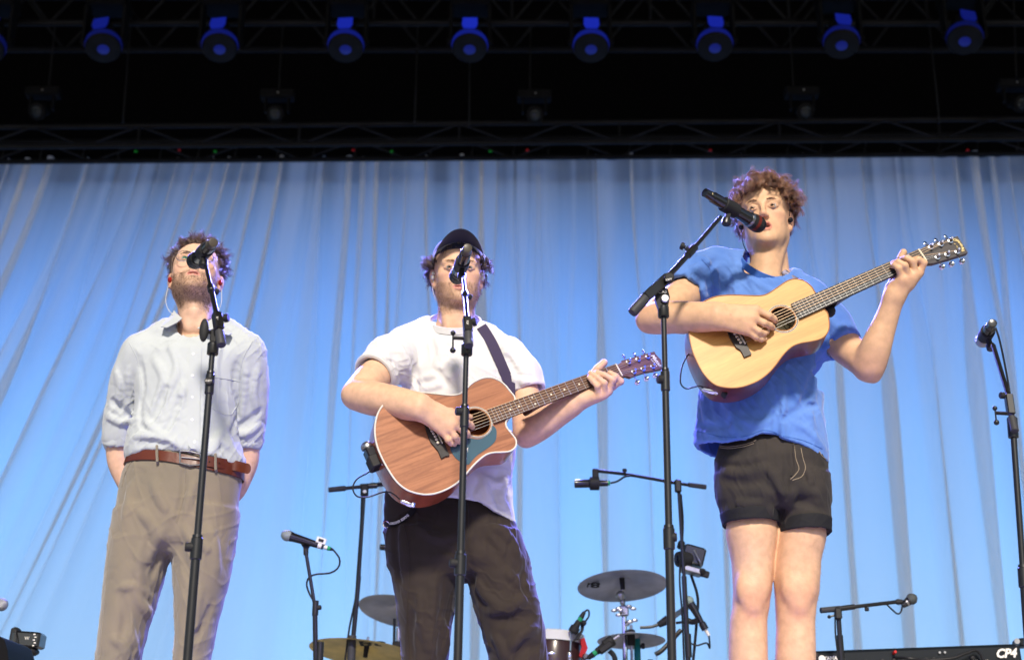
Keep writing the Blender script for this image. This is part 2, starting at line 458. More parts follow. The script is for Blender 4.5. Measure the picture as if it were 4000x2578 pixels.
# ------------------------------------------------------------------ curtain
def curtain_material():
    m = bpy.data.materials.new('sheer_curtain'); m.use_nodes = True; N = m.node_tree.nodes; L = m.node_tree.links
    N.clear(); out = N.new('ShaderNodeOutputMaterial')
    di = N.new('ShaderNodeBsdfDiffuse'); tl = N.new('ShaderNodeBsdfTranslucent'); tr = N.new('ShaderNodeBsdfTransparent')
    for s in (di, tl): s.inputs[0].default_value = (.965, .955, .95, 1)
    tr.inputs[0].default_value = (1, 1, 1, 1)
    a = N.new('ShaderNodeMixShader'); a.inputs[0].default_value = .6; L.new(di.outputs[0], a.inputs[1]); L.new(tl.outputs[0], a.inputs[2])
    b = N.new('ShaderNodeMixShader'); ag = N.new('ShaderNodeAttribute'); ag.attribute_name = 'gather'; mg = N.new('ShaderNodeMapRange'); mg.inputs[3].default_value = .50; mg.inputs[4].default_value = .06; L.new(ag.outputs['Fac'], mg.inputs[0]); L.new(mg.outputs[0], b.inputs[0]); L.new(a.outputs[0], b.inputs[1]); L.new(tr.outputs[0], b.inputs[2])
    L.new(b.outputs[0], out.inputs[0]); return m
def smooth(a, b, x):
    t = np.clip((x - a) / (b - a), 0, 1); return t * t * (3 - 2 * t)
def make_curtain():
    NS, NT = 2600, 56
    s = np.linspace(-8.2, 7.2, NS); t = np.linspace(0, 1, NT) ** 1.15
    g = np.random.default_rng(5)
    def phase(lam, jit):
        k = np.arange(-10, 11, .02); f = 1 + jit * np.interp(k, np.arange(-10, 11, lam * 1.7), g.normal(size=len(np.arange(-10, 11, lam * 1.7))))
        ph = np.cumsum(np.clip(f, .3, 2.2)) * .02 * 2 * np.pi / lam; return np.interp(s, k, ph)
    def mod(lam, lo, hi):
        kk = np.arange(-10, 11, lam); return np.interp(s, kk, g.uniform(lo, hi, len(kk)))
    pf, pf2, pc, pc2 = phase(.10, .5), phase(.23, .5), phase(.50, .45), phase(.9, .4)
    mf, mf2, mc = mod(.16, .1, 1), mod(.3, .15, 1), mod(.45, .25, 1.0)
    S, T = np.meshgrid(s, t, indexing='ij')
    c = lambda a: np.repeat(a[:, None], NT, 1)
    top = 1 - smooth(.10, .55, T); mid = 1 - smooth(.35, .9, T) * .8; low = smooth(.06, .42, T)
    af = .010 * c(mf) * (top * .9 + .1); am = .078 * c(mf2) * mid; ac = .17 * c(mc) * low
    # the left part is drawn aside: its folds run down to the lower left corner
    w = 1 - smooth(-2.9, -1.35, S); sweep = -1.9 * w * T ** 1.25
    bunch = smooth(-3.6, -2.9, S) * (1 - smooth(-2.6, -2.0, S))
    ac = ac * (1 - .25 * w * T) * (1 + .9 * bunch)
    bias = c(pc)
    X = S + sweep + af * np.sin(c(pf)) + am * 1.0 * np.sin(c(pf2)) + ac * .95 * np.sin(bias + .9 * T)
    Y = YC + af * np.cos(c(pf)) + am * np.cos(c(pf2)) + ac * .8 * np.cos(bias + .9 * T) + .03 * np.cos(c(pc2)) * low
    Y = Y - .05 * bunch * np.sin(np.pi * np.clip(T * 1.1, 0, 1))
    scal = .012 * np.abs(np.sin(np.pi * S / .54))
    Z = ZT - .004 - scal * (1 - T) - T * (ZT - .02)
    Z = Z + (S * (-.0025)) * 0 + (S / 4.3) * (at(4000, 600, YC)[2] - at(0, 622, YC)[2]) / 2 * (1 - T)
    v = np.stack([X, Y, Z], -1).reshape(-1, 3)
    i = np.arange(NS - 1)[:, None] * NT + np.arange(NT - 1)[None]; i = i.ravel()
    f = np.stack([i, i + NT, i + NT + 1, i + 1], 1)
    def noise1(lam, seed):
        g2_ = np.random.default_rng(seed); kk = np.arange(-10, 11, lam); return np.interp(s, kk, smooth_path(g2_.uniform(0, 1, len(kk))))
    def smooth_path(a): return a
    fine_, mid_, wide_ = noise1(.035, 21), noise1(.11, 22), noise1(.42, 23)
    base_ = c(.45 * mid_ + .35 * fine_ + .35 * wide_); low_ = c(.30 * mid_ + .12 * fine_ + .75 * wide_)
    gat = base_ * (1 - smooth(.15, .75, T)) + low_ * smooth(.15, .75, T); gat = np.clip((gat - .38) / .42, 0, 1); gat = gat * gat * (3 - 2 * gat)
    gat = np.clip(gat + .45 * bunch * T, 0, 1)
    cu = thing('stage_curtain', (0, YC, 0), 'tall pale sheer curtain in folds, backlit blue, behind the three musicians', 'curtain')
    co_ = mesh_obj('cloth', v, f, curtain_material(), cu, True, 0); ga_ = co_.data.attributes.new('gather', 'FLOAT', 'POINT'); ga_.data.foreach_set('value', gat.reshape(-1).astype(np.float32))
    for k in range(27):      # ties along the top hem
        x = -4.75 + k * .365 + random.uniform(-.03, .03); z = ZT + (x / 4.3) * (at(4000, 600, YC)[2] - at(0, 622, YC)[2]) / 2
        MB().box((x, YC - .015, z + .012), (.02, .012, .07), bev=.003).tube(spline([(x, YC - .02, z + .03), (x + .012, YC - .03, z + .09), (x - .004, YC, z + .15)], 5), .004, 5).build('tie', M_RUBBER, cu)
make_curtain()

# ------------------------------------------------------------------ trusses and rigging above the curtain
def truss(name, A, B, depth, height, label, nd=22, r=.024):
    A = np.array(A, float); B = np.array(B, float); t = thing(name, (A + B) / 2, label, 'truss')
    d = nrm(B - A); up = V(0, 0, 1); s = nrm(np.cross(d, up))
    offs = [up * 0, up * height, s * depth, s * depth + up * height]
    for o in offs: MB().rod(A + o, B + o, r, 12).build('chord', M_TRUSS, t)
    for k in range(nd):
        p = A + (B - A) * k / nd; q = A + (B - A) * (k + 1) / nd
        e = (0, 1) if k % 2 else (1, 0)
        MB().rod(p + offs[e[0]], q + offs[e[1]], r * .45, 6).build('diagonal', M_TRUSS, t)
        MB().rod(p + offs[2 + e[0]], q + offs[2 + e[1]], r * .45, 6).build('diagonal', M_TRUSS, t)
        if k % 3 == 1: MB().rod(p + offs[0], p + offs[1], r * .5, 6).build('upright', M_TRUSS, t)
    return t
YT = 7.15
zl0, zl1 = at(-300, 577, YT), at(4300, 540, YT)
hh = at(2000, 494, YT)[2] - at(2000, 571, YT)[2]
truss('curtain_truss', zl0, zl1, -.3, hh, 'long dark metal truss just above the curtain hem')
YL = 6.3
tl0, tl1 = at(-350, 92, YL + .25), at(4350, 92, YL + .25)
truss('lighting_truss', tl0, tl1, -.45, .55, 'high dark truss carrying the row of blue moving lights', nd=26, r=.03)
for i, (x, c) in enumerate([(700, 1), (1380, 1), (530, 0), (840, 0), (2060, 1), (2775, 1), (1530, 0), (1915, 0), (3780, 1)]):
    p = at(x, 590 if c else 595, YT); mb = MB().tube([p + V(-.01, 0, .0), p + V(0, 0, .015), p + V(.01, 0, 0)], .006, 6)
    mb.ball(p + V(0, -.01, .003), .007, 8)
    tag(mb.build('pilot_lamp', M_LED_RED if c else M_LED_GRN), f"tiny {'red' if c else 'green'} pilot light under the curtain truss, number {['one','two','three','four','five','six','seven','eight','nine'][i]} of that row" if False else ['red pilot lamp above curtain, left of the capped musician', 'red pilot lamp over the capped musician, left one', 'green pilot lamp on truss, leftmost', 'green pilot lamp between the two left musicians', 'red pilot lamp over the gap right of the capped musician', 'red pilot lamp above the curly haired musician', 'green pilot lamp over the capped musician, left one', 'green pilot lamp over the capped musician, right one', 'red pilot lamp on the far right of the truss'][i], 'lamp', 'pilot lamps under the curtain truss')

# thin drop lines
for x0, y0, x1, y1 in ((215, 100, 190, 350), (510, 100, 480, 480), (1105, 100, 1088, 370), (1632, 100, 1620, 480), (1835, 200, 1833, 490), (2073, 100, 2070, 360), (3085, 100, 3100, 340), (3630, 100, 3670, 480), (3960, 0, 3970, 300)):
    tag(MB().rod(at(x0, y0, 6.8), at(x1, y1, 6.8), .008, 6).build('rigging_line', M_BLACK), {215: 'thin rigging line at the far left', 510: 'rigging line right of the leftmost blue light', 1105: 'rigging line above the left hanging fixture', 1632: 'rigging line between third and fourth blue lights', 1835: 'rigging line below the brightest blue light', 2073: 'rigging line above the middle hanging fixture', 3085: 'rigging line above the right hanging fixture', 3630: 'rigging line between the two rightmost blue lights', 3960: 'rigging line at the far right edge'}[x0], 'rigging line', 'thin lines hanging in the dark above the curtain')

# small hanging fixtures
def small_fixture(px, py, yaw, label):
    p = at(px, py, 6.8); t = thing('hanging_fixture', p, label, 'stage light', 'small dark fixtures hanging over the curtain')
    MB().box(p, (.30, .12, .09), bev=.012).build('base', M_FIX, t)
    c, s = math.cos(yaw), math.sin(yaw)
    for k in (-1, 1): MB().box(p + V(k * .10, 0, -.10), (.018, .06, .14), bev=.004).build('yoke_arm', M_FIX, t)
    d = nrm(V(s * .5, -.8, -.55))
    MB().lathe([(-.09, .03), (-.08, .055), (.02, .06), (.05, .075), (.09, .078), (.095, .07)], p + V(0, 0, -.17), d, 20).build('head', M_FIX, t)
    MB().lathe([(.0, .05), (.006, .045), (.012, .03)], p + V(0, 0, -.17) + d * .09, d, 16).build('lens', M_GLASSF, t)
    MB().ball(p + V(.01, -.062, 0), .009, 8).build('bolt', M_STEEL, t)
for a in ((170, 365, -.3, 'hanging fixture at the far left above the curtain truss'), (1085, 375, 0, 'hanging fixture over the gap between left and capped musicians'), (2087, 378, .1, 'hanging fixture right of the capped musician'), (3130, 365, .2, 'hanging fixture above the curly haired musician'), (3960, 335, .5, 'hanging fixture cut by the right edge')): small_fixture(*a)

# ------------------------------------------------------------------ moving lights, with their own blue lamps
M_LENS = mat('blue_lens', (.02, .03, .3), .15, emit=(.02, .05, 1.0), estr=.02)
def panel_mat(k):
    k = round(max(k, .12), 2); return mat('blue_housing_glow_%03d' % int(k * 100), (.01, .012, .03), .5, spec=.05, emit=(.012, .03, .62), estr=.55 * k)  # housing glows by itself, standing in for blue light falling on it
HEADS = [(-35, 150, .0), (405, 150, .35), (860, 150, .22), (1352, 150, .1), (1836, 150, 0), (2308, 150, -.05), (2790, 145, -.12), (3285, 135, -.25), (3768, 120, -.42)]
NAMES = ['cut by the left edge', 'leftmost whole one', 'second from the left', 'third from the left, above the gap', 'brightest one, over the capped musician', 'just right of the brightest one', 'third from the right', 'second from the right', 'rightmost one, turned inward']
AIMS = [None, (-.95, .1, 1.5), (-.95, .1, 1.3), (-.18, .05, 1.5), (.75, -.05, 1.6), (-.18, .05, 1.2), (.75, -.05, 1.3), (-.18, 0, 1.3), (.75, -.05, 1.4)]
for (px, py, yaw), nm, aim in zip(HEADS, NAMES, AIMS):
    p = at(px, py, YL); t = thing('moving_head_light', p + V(0, 0, .45), 'blue lit moving head stage light on high truss, ' + nm, 'stage light', 'row of moving lights on the high truss')
    ax = np.array(Matrix.Rotation(yaw * .5, 3, 'Y'))
    MB().box(p + V(0, .05, .36), (.34, .26, .13), bev=.02).build('base', M_FIX, t)
    MB().box(p + V(0, .15, .45), (.05, .05, .12), bev=.008).build('clamp', M_STEEL, t)
    for k in (-1, 1):
        MB().prism([p + V(k * .165 - .012, y, z) for y, z in ((-.05, .30), (.09, .30), (.06, -.05), (-.01, -.09), (-.05, -.04))], (.026, 0, 0)).build('yoke_arm', M_FIX, t)
        MB().lathe([(0, .03), (.012, .03), (.016, .02)], p + V(k * .18, 0.01, -.03), V(k, 0, 0), 12).build('pivot_cap', M_FIX, t)
    d = nrm(V(-math.sin(yaw) * .45 * -1, -.36, -.86)); s_, t_, _ = frame(d, (1, 0, 0))
    MB().lathe([(-.17, .045), (-.165, .07), (-.12, .082), (.0, .115), (.06, .135), (.075, .135)], p + V(0, 0, .01), d, 22).build('head', M_FIXG, t)
    MB().lathe([(.08, .128), (.085, .15), (.16, .15), (.175, .14), (.178, .125)], p + V(0, 0, .01), d, 24).build('lens_ring', M_FIXG, t)
    MB().lathe([(.165, .122), (.172, .10), (.178, .05), (.18, .01)], p + V(0, 0, .01), d, 20).build('lens', M_LENS, t)
    fn_ = nrm(V(0, -1, 0) - d * (V(0, -1, 0) @ d)); sx_ = np.cross(d, fn_)
    MB().prism([p + V(0, 0, .01) + d * hh_ + sx_ * ww_ + fn_ * rr__ for hh_, ww_, rr__ in ((-.15, -.062, .080), (-.15, .062, .080), (-.02, .066, .112), (.062, .050, .134), (.062, -.050, .134), (-.02, -.066, .112))], fn_ * .012).build('glow_panel', panel_mat(1 - abs(px - 1950) / 2600), t, False)  # glow made brighter towards mid-row, like a central blue wash
    MB().lathe([(.09, .1515), (.12, .156), (.15, .1515)], p + V(0, 0, .01), d, 24).build('rim_band', panel_mat(.45 * (1 - abs(px - 1950) / 2600)), t)  # same stand-in glow, fainter, round the lens ring
    for k in range(5): MB().box(p + d * (-.10 + k * .03) + V(0, 0, .01) - t_ * (.093 + .007 * k), (.06, .012, .006), [s_, t_, d]).build('cooling_fin', M_FIX, t)
    if aim:
        ld = bpy.data.lights.new('beam', 'SPOT'); ld.energy = 3600; ld.color = (.20, .20, 1.0); ld.spot_size = R(22); ld.spot_blend = .6; ld.shadow_soft_size = .1
        lo = bpy.data.objects.new('beam', ld); COL.objects.link(lo); lo.parent = t
        lp = p + d * .24; lo.location = lp - origin(t); lo.rotation_euler = Vector(V(*aim) - lp).to_track_quat('-Z', 'Y').to_euler()
# ------------------------------------------------------------------ guitars
from mathutils.geometry import tessellate_polygon
M_MAHOG = None
def wood(name, c1, c2, scale, dirv, rough=.5, fine=160.0, dist=1.2, coat=.08):
    """grain that runs along the neck; bands across it"""
    m = bpy.data.materials.new(name); m.use_nodes = True; N = m.node_tree.nodes; L = m.node_tree.links; b = N['Principled BSDF']
    at_ = N.new('ShaderNodeAttribute'); at_.attribute_name = 'uvw'
    mp = N.new('ShaderNodeMapping'); mp.inputs['Scale'].default_value = dirv; L.new(at_.outputs['Vector'], mp.inputs[0])
    n1 = N.new('ShaderNodeTexNoise'); n1.inputs['Scale'].default_value = scale; n1.inputs['Detail'].default_value = 3; n1.inputs['Distortion'].default_value = dist
    L.new(mp.outputs[0], n1.inputs['Vector'])
    n2 = N.new('ShaderNodeTexNoise'); n2.inputs['Scale'].default_value = fine; n2.inputs['Detail'].default_value = 2; L.new(mp.outputs[0], n2.inputs['Vector'])
    mr = N.new('ShaderNodeMapRange'); mr.inputs[1].default_value = .36; mr.inputs[2].default_value = .64; L.new(n1.outputs[0], mr.inputs[0])
    mx = N.new('ShaderNodeMix'); mx.data_type = 'RGBA'; mx.inputs[6].default_value = (*c1, 1); mx.inputs[7].default_value = (*c2, 1); L.new(mr.outputs[0], mx.inputs[0])
    hs = N.new('ShaderNodeHueSaturation'); m2 = N.new('ShaderNodeMapRange'); m2.inputs[1].default_value = .3; m2.inputs[2].default_value = .7; m2.inputs[3].default_value = .88; m2.inputs[4].default_value = 1.12
    L.new(n2.outputs[0], m2.inputs[0]); L.new(m2.outputs[0], hs.inputs['Value']); L.new(mx.outputs[2], hs.inputs['Color']); L.new(hs.outputs[0], b.inputs['Base Color'])
    b.inputs['Roughness'].default_value = rough; b.inputs['Specular IOR Level'].default_value = .25; b.inputs['Coat Weight'].default_value = coat; b.inputs['Coat Roughness'].default_value = .25
    return m
class Plane:
    def __init__(self, px, py, Y, yaw, tilt):
        self.P = at(px, py, Y); self.n = nrm(V(math.sin(yaw) * math.cos(tilt), -math.cos(yaw) * math.cos(tilt), math.sin(tilt)))
    def hit(self, px, py, h=0.0):
        d = ray(px, py); o = self.P + self.n * h; return CAM + d * ((o - CAM) @ self.n / (d @ self.n))
def uvw_attr(o, P, a, v, n):
    me = o.data; co = np.empty(len(me.vertices) * 3, np.float32); me.vertices.foreach_get('co', co); co = co.reshape(-1, 3) + origin(o.parent)
    q = co - P; at_ = me.attributes.new('uvw', 'FLOAT_VECTOR', 'POINT'); at_.data.foreach_set('vector', np.stack([q @ a, q @ v, q @ n], 1).astype(np.float32).ravel())
def guitar(name, label, g):
    pl = g['plane']; Z = g['zoom']; n = pl.n
    c = lambda key, h=0.0: [pl.hit(Z[key][0] + x / Z[key][2], Z[key][1] + y / Z[key][2], h) for x, y in g[key]]
    body = c('body'); P0 = np.mean(c('pins'), 0); nut0, nut1 = c('nut'); end0, end1 = c('board_end')
    a = nrm((nut0 + nut1) / 2 - (end0 + end1) / 2); v = np.cross(n, a); v = v if v[2] > 0 else -v
    t = thing(name, P0, label, 'guitar')
    T = g['depth']; O = closed_spline(body, 160); N = len(O)
    hc = c('hole')[0]; hr = np.linalg.norm(c('hole')[1] - hc)
    H = [hc + hr * (math.cos(q) * a + math.sin(q) * v) for q in np.linspace(0, 2 * math.pi, 48, endpoint=False)]
    ax2 = lambda p: Vector(((p - P0) @ a, (p - P0) @ v, 0))
    tri = tessellate_polygon([[ax2(p) for p in O], [ax2(p) for p in H]]); allp = O + H
    top = mesh_obj('soundboard', allp + [p - n * .003 for p in allp], [tuple(x) for x in tri] + [tuple(N + 48 + i for i in reversed(x)) for x in tri] + [(N + k, N + (k + 1) % 48, N + 48 + N + (k + 1) % 48, N + 48 + N + k) for k in range(48)], g['m_top'], t, False)
    me = top.data; bmn = [p for p in me.polygons]
    import bmesh
    bm = bmesh.new(); bm.from_mesh(me); bmesh.ops.recalc_face_normals(bm, faces=bm.faces); bm.to_mesh(me); bm.free()
    uvw_attr(top, P0, a, v, n)
    ctr = np.mean(O, 0)
    # sides taper a little in depth towards the neck
    def dep(p): return T * (1 - .14 * np.clip(((p - P0) @ a + .18) / .5, 0, 1))
    rows = []
    for f in (0.0, .06, .5, .94, 1.0):
        rows += [p - n * (.0035 + (dep(p) - .0035) * f) + (ctr - p) * (.0 if f < .9 else .012 * (f - .9) * 10) for p in O]
    fs = [(r * N + k, r * N + (k + 1) % N, (r + 1) * N + (k + 1) % N, (r + 1) * N + k) for r in range(4) for k in range(N)]
    sd = mesh_obj('side', rows, fs, g['m_side'], t, True, 50); uvw_attr(sd, P0, n * 1, v, a)
    back = [p - n * (dep(p) + .0005) + (ctr - p) * .012 for p in O]; btri = tessellate_polygon([[ax2(p) for p in back]])
    bk = mesh_obj('back', back, [tuple(x) for x in btri], g['m_side'], t, False); uvw_attr(bk, P0, a, v, n)
    MB().tube([p + n * .0003 + (ctr - p) * .004 for p in O] + [O[0] + n * .0003 + (ctr - O[0]) * .004], g['bind_r'], 8, False).build('binding', g['m_bind'], t)
    if g.get('bind_dark'): MB().tube([p - n * .0045 for p in O] + [O[0] - n * .0045], .0016, 6, False).build('purfling', M_BLACK, t)
    # rosette rings and the rim of the hole
    for rr, w_, m_ in g['rings']:
        ring = [hc + hr * rr * (math.cos(q) * a + math.sin(q) * v) + n * .0004 for q in np.linspace(0, 2 * math.pi, 65)]
        MB().tube(ring, w_, 6, False).build('rosette_ring', m_, t)
    # bridge with a raised middle
    br = c('bridge'); MB().prism([p + n * .0005 for p in br], n * .0065).build('bridge', g['m_dark'], t, False)
    if g.get('bridge_mid'): MB().prism([p + n * .006 for p in c('bridge_mid')], n * .004).build('bridge_block', g['m_dark'], t, False)
    s0, s1 = c('saddle'); ddir = nrm(s1 - s0)
    MB().box((s0 + s1) / 2 + n * .011, (np.linalg.norm(s1 - s0), .003, .007), [ddir, np.cross(n, ddir), n], .0008).build('saddle', M_BONE, t)
    pins = c('pins')
    for p in pins:
        pin = MB().lathe([(0, .0042), (.003, .0042), (.0045, .003), (.005, .001)], p + n * .0098, n, 12).build('bridge_pin', M_BONE, t)
        MB().lathe([(0, .0013), (.0006, .0013)], p + n * .0148, n, 8).build('pin_dot', M_BLACK, pin)
    # neck, fingerboard, nut
    hb = .0075; e0, e1, u0, u1 = end0, end1, nut0, nut1
    FB = MB().prism([e0 + n * .001, u0 + n * .001, u1 + n * .001, e1 + n * .001], n * hb).build('fingerboard', g['m_board'], t, False); uvw_attr(FB, P0, a, v, n)
    rows = []; M = 12; K = 12
    tb = .30
    for i in range(M + 1):
        f = tb + (1 - tb) * i / M; A = e0 + (u0 - e0) * f; B = e1 + (u1 - e1) * f; mid = (A + B) / 2; w = (B - A) / 2
        heel = max(0, 1 - i / 1.6); dp = .019 + (T * .72 - .019) * heel
        for k in range(K + 1):
            q = math.pi * k / K; rows.append(mid - w * math.cos(q) * .97 + n * (.0005 - dp * math.sin(q) ** .8))
    fs = [(i * (K + 1) + k, i * (K + 1) + k + 1, (i + 1) * (K + 1) + k + 1, (i + 1) * (K + 1) + k) for i in range(M) for k in range(K)]
    nk = mesh_obj('neck', rows, fs, g['m_neck'], t, True, 60); uvw_attr(nk, P0, a, v, n)
    nd = nrm(u1 - u0); MB().box((u0 + u1) / 2 + n * .0045 + a * .002, (np.linalg.norm(u1 - u0) * 1.02, .005, .011), [nd, a, n], .001).build('nut', M_BONE, t)
    # frets by the twelfth-root rule
    sad = (s0 + s1) / 2; nut = (u0 + u1) / 2; Ls = np.linalg.norm(sad - nut); Lb = np.linalg.norm((e0 + e1) / 2 - nut); fpos = []
    for k in range(1, 25):
        x = Ls * (1 - 2 ** (-k / 12)); fpos.append(x)
        if x > Lb - .004: break
        f = x / Lb; A = u0 + (e0 - u0) * f; B = u1 + (e1 - u1) * f
        MB().tube([A + n * (hb + .0012), B + n * (hb + .0012)], .0012, 6).build('fret', M_FRET, t)
    fpos = [0] + fpos
    for k in g.get('dots', ()):
        kk, side = k; x = (fpos[kk] + fpos[kk - 1]) / 2; f = x / Lb; A = u0 + (e0 - u0) * f; B = u1 + (e1 - u1) * f
        MB().lathe([(0, .0032), (.0006, .0032)], A + (B - A) * side + n * (hb + .0011), n, 12).build('fret_dot', M_BONE, t)
    # headstock
    hs = c('head'); HS = MB().prism([p - n * .002 for p in hs], -n * .015).build('headstock', g['m_neck'], t, False); uvw_attr(HS, P0, a, v, n)
    fp = MB().prism([p - n * .0018 for p in hs], n * .0014).build('headstock_face', g['m_headface'], t, False); uvw_attr(fp, P0, a, v, n)
    posts = c('posts'); keys = c('keys', -.010)
    for p, kx in zip(posts, keys):
        pg = MB().lathe([(-.0, .008), (.002, .008), (.0025, .0055), (.006, .0055), (.012, .0038), (.018, .0045), (.02, .003)], p, n, 14).build('tuning_post', M_CHROME, t)
        out = nrm(kx - p - n * ((kx - p) @ n)); q = p - n * .010
        MB().rod(q, kx - out * .004, .0022, 8).build('shaft', M_CHROME, pg)
        e3 = np.cross(n, out)
        MB().ball(kx + out * .004, (.0085, .0105, .0042), 12, [out, nrm(e3 * .7 + n * .7), np.cross(out, nrm(e3 * .7 + n * .7))]).build('key', M_CHROME, pg)
    # six strings: pin, saddle, nut, post
    for k in range(6):
        f = (k + .5) / 6; S = s0 + (s1 - s0) * (.06 + .88 * k / 5) + n * .015; U = u0 + (u1 - u0) * (.08 + .84 * k / 5) + n * .0105
        po = posts[k] if k < 3 else posts[8 - k]
        MB().tube([pins[k] + n * .011, S, U, po + n * .009], .0006 if k < 4 else .0004, 5).build('string', M_BRONZE if k < 4 else M_PLAIN, t)
    return t, dict(P0=P0, a=a, v=v, n=n, posts=posts, O=O, T=T)
M_BONE = mat('bone', (.72, .66, .52), .35)
M_FRET = mat('fret_nickel', (.55, .52, .47), .4, .7)
M_BRONZE = mat('bronze_string', (.42, .30, .20), .45, .6)
M_PLAIN = mat('plain_string', (.40, .39, .37), .45, .6)
M_EBONY = mat('ebony', (.035, .032, .03), .42, var=.4, vscale=60)
M_BIND = mat('cream_binding', (.62, .60, .54), .35)
M_BINDB = mat('brown_binding', (.30, .13, .05), .4)
M_RINGG = mat('rosette_grey', (.30, .27, .24), .4)
M_RINGW = mat('rosette_white', (.60, .58, .52), .4)
M_PG = mat('pickguard_blue', (.045, .095, .125), .22, coat=.3, var=.1)
M_GOLD = mat('gold_print', (.70, .55, .25), .4)
M_SILVER = mat('silver_print', (.75, .72, .66), .4)
M_STRAPV = mat('strap_webbing', (.055, .042, .085), .8, bump=.5, bscale=500)

MAH_T = wood('mahogany_top', (.36, .145, .066), (.225, .082, .037), 3.2, (.8, 12, 1), .42, 90, 1.4)
MAH_S = wood('mahogany_side', (.36, .085, .030), (.24, .05, .018), 4, (3, 12, 3), .28, 40, .8, .6)
ROSEW = wood('rosewood', (.075, .035, .022), (.13, .065, .04), 6, (3, 40, 3), .5, 60, .6, .0)
MAH_N = wood('mahogany_neck', (.16, .06, .03), (.10, .038, .02), 5, (2, 20, 2), .4, 60, .6, .3)
HEAD2 = wood('rosewood_face', (.13, .062, .045), (.09, .04, .03), 5, (2, 24, 2), .4, 60, .8, .3)
SPRUCE = wood('spruce_top', (.62, .325, .090), (.50, .24, .06), 2, (.8, 14, 1), .42, 26, .3)
DARKM = wood('dark_red_side', (.16, .028, .022), (.10, .018, .015), 4, (3, 12, 3), .3, 40, .8, .5)
BLKB = wood('black_board', (.030, .032, .036), (.022, .023, .026), 4, (2, 20, 2), .5, 60, .5, .0)
NECK3 = wood('layered_neck', (.10, .055, .04), (.06, .03, .025), 5, (2, 40, 2), .4, 60, .6, .2)
HEAD3 = wood('dark_face', (.042, .035, .036), (.034, .028, .03), 5, (2, 24, 2), .5, 60, .8, .1)

PL2 = Plane(1701, 1690, -.11, R(14), R(8))
G2 = dict(plane=PL2, depth=.122, m_top=MAH_T, m_side=MAH_S, m_neck=MAH_N, m_board=ROSEW, m_headface=HEAD2, m_dark=M_EBONY, m_bind=M_BIND, bind_r=.0028, bind_dark=True,
  zoom=dict(body=(1300, 1300, 1.770), pins=(1600, 1500, 3.851), saddle=(1600, 1500, 3.851), bridge=(1600, 1500, 3.851), hole=(1600, 1500, 3.851), board_end=(1600, 1500, 3.851), nut=(2200, 1330, 4.813), head=(2200, 1330, 4.813), posts=(2200, 1330, 4.813), keys=(2200, 1330, 4.813), guard=(1600, 1500, 3.851)),
  body=[(1262, 462), (1225, 400), (1175, 345), (1115, 313), (1060, 308), (1010, 322), (960, 350), (925, 385), (890, 415), (850, 428), (800, 430), (720, 422), (620, 412), (540, 413), (460, 430), (395, 458), (345, 500), (308, 560), (290, 640), (291, 720), (310, 800), (345, 880), (390, 960), (440, 1030), (500, 1080), (560, 1105), (630, 1118), (700, 1113), (770, 1090), (840, 1052), (900, 1000), (960, 930), (1010, 880), (1060, 843), (1110, 828), (1170, 825), (1220, 820), (1255, 800), (1270, 770), (1265, 735), (1240, 700), (1215, 670), (1200, 645), (1197, 620), (1207, 600), (1228, 582)],
  pins=[(303, 680), (323, 722), (347, 765), (373, 810), (391, 853), (413, 902)], saddle=[(360, 672), (485, 912)],
  bridge=[(195, 515), (215, 600), (250, 720), (310, 880), (370, 950), (420, 1010), (440, 1055), (470, 1128), (530, 1095), (597, 1082), (565, 1020), (555, 985), (520, 900), (440, 750), (370, 620), (310, 520), (250, 500)],
  hole=[(1000, 575), (1208, 575)], board_end=[(1168, 398), (1265, 602)], nut=[(965, 463), (1085, 680)],
  rings=[(1.03, .0025, M_BINDB), (1.10, .002, M_RINGW), (1.14, .0025, M_RINGG), (1.18, .0012, M_RINGW)],
  head=[(975, 462), (1050, 447), (1080, 410), (1098, 378), (1250, 337), (1715, 205), (1735, 250), (1790, 310), (1840, 360), (1850, 420), (1856, 528), (1700, 560), (1550, 585), (1400, 632), (1270, 687), (1190, 662), (1085, 682)],
  posts=[(1225, 405), (1405, 355), (1585, 305), (1325, 590), (1500, 535), (1680, 490)], keys=[(1148, 320), (1350, 290), (1522, 240), (1385, 770), (1555, 700), (1722, 640)],
  dots=[(3, .5), (5, .5), (7, .5), (9, .5), (12, .25), (12, .75), (15, .5), (17, .5)])
g2, F2 = guitar('mahogany_guitar', 'reddish mahogany acoustic guitar with blue pickguard, held by the capped musician', G2)
def on2(pts, h=0.0): return [PL2.hit(1600 + x / 3.851, 1500 + y / 3.851, h) for x, y in pts]
gp = closed_spline(on2([(1250, 625), (1300, 680), (1308, 760), (1290, 850), (1220, 930), (1120, 1000), (1020, 1070), (950, 1140), (905, 1195), (880, 1210), (830, 1200), (760, 1165), (690, 1110), (640, 1040), (612, 970), (640, 900), (760, 800), (840, 800), (930, 815), (1000, 828), (1090, 815), (1180, 755), (1230, 690)], .0004), 90)
MB().prism(gp, F2['n'] * .0012).build('pickguard', M_PG, g2, False)
MB().tube(spline(on2([(880, 950), (860, 990), (852, 1040), (850, 1090), (858, 1138)], .0018), 12), [.0003] + [.0011] * 10 + [.0003], 5).build('pickguard_emblem', M_SILVER, g2)
for q in ((868, 1000), (872, 1020), (872, 985)): MB().tube(on2([q, (q[0] + 6, q[1] - 22)], .0018), .0006, 5).build('pickguard_emblem', M_SILVER, g2)
hp = lambda x, y, h=0: PL2.hit(2200 + x / 4.813, 1330 + y / 4.813, h)
ld_ = nrm(hp(1820, 470) - hp(1670, 275))
text('Maton', M_SILVER, g2, hp(1745, 372, .0012), ld_, np.cross(F2['n'], ld_), .0185, shear=.45, offset=.0002)
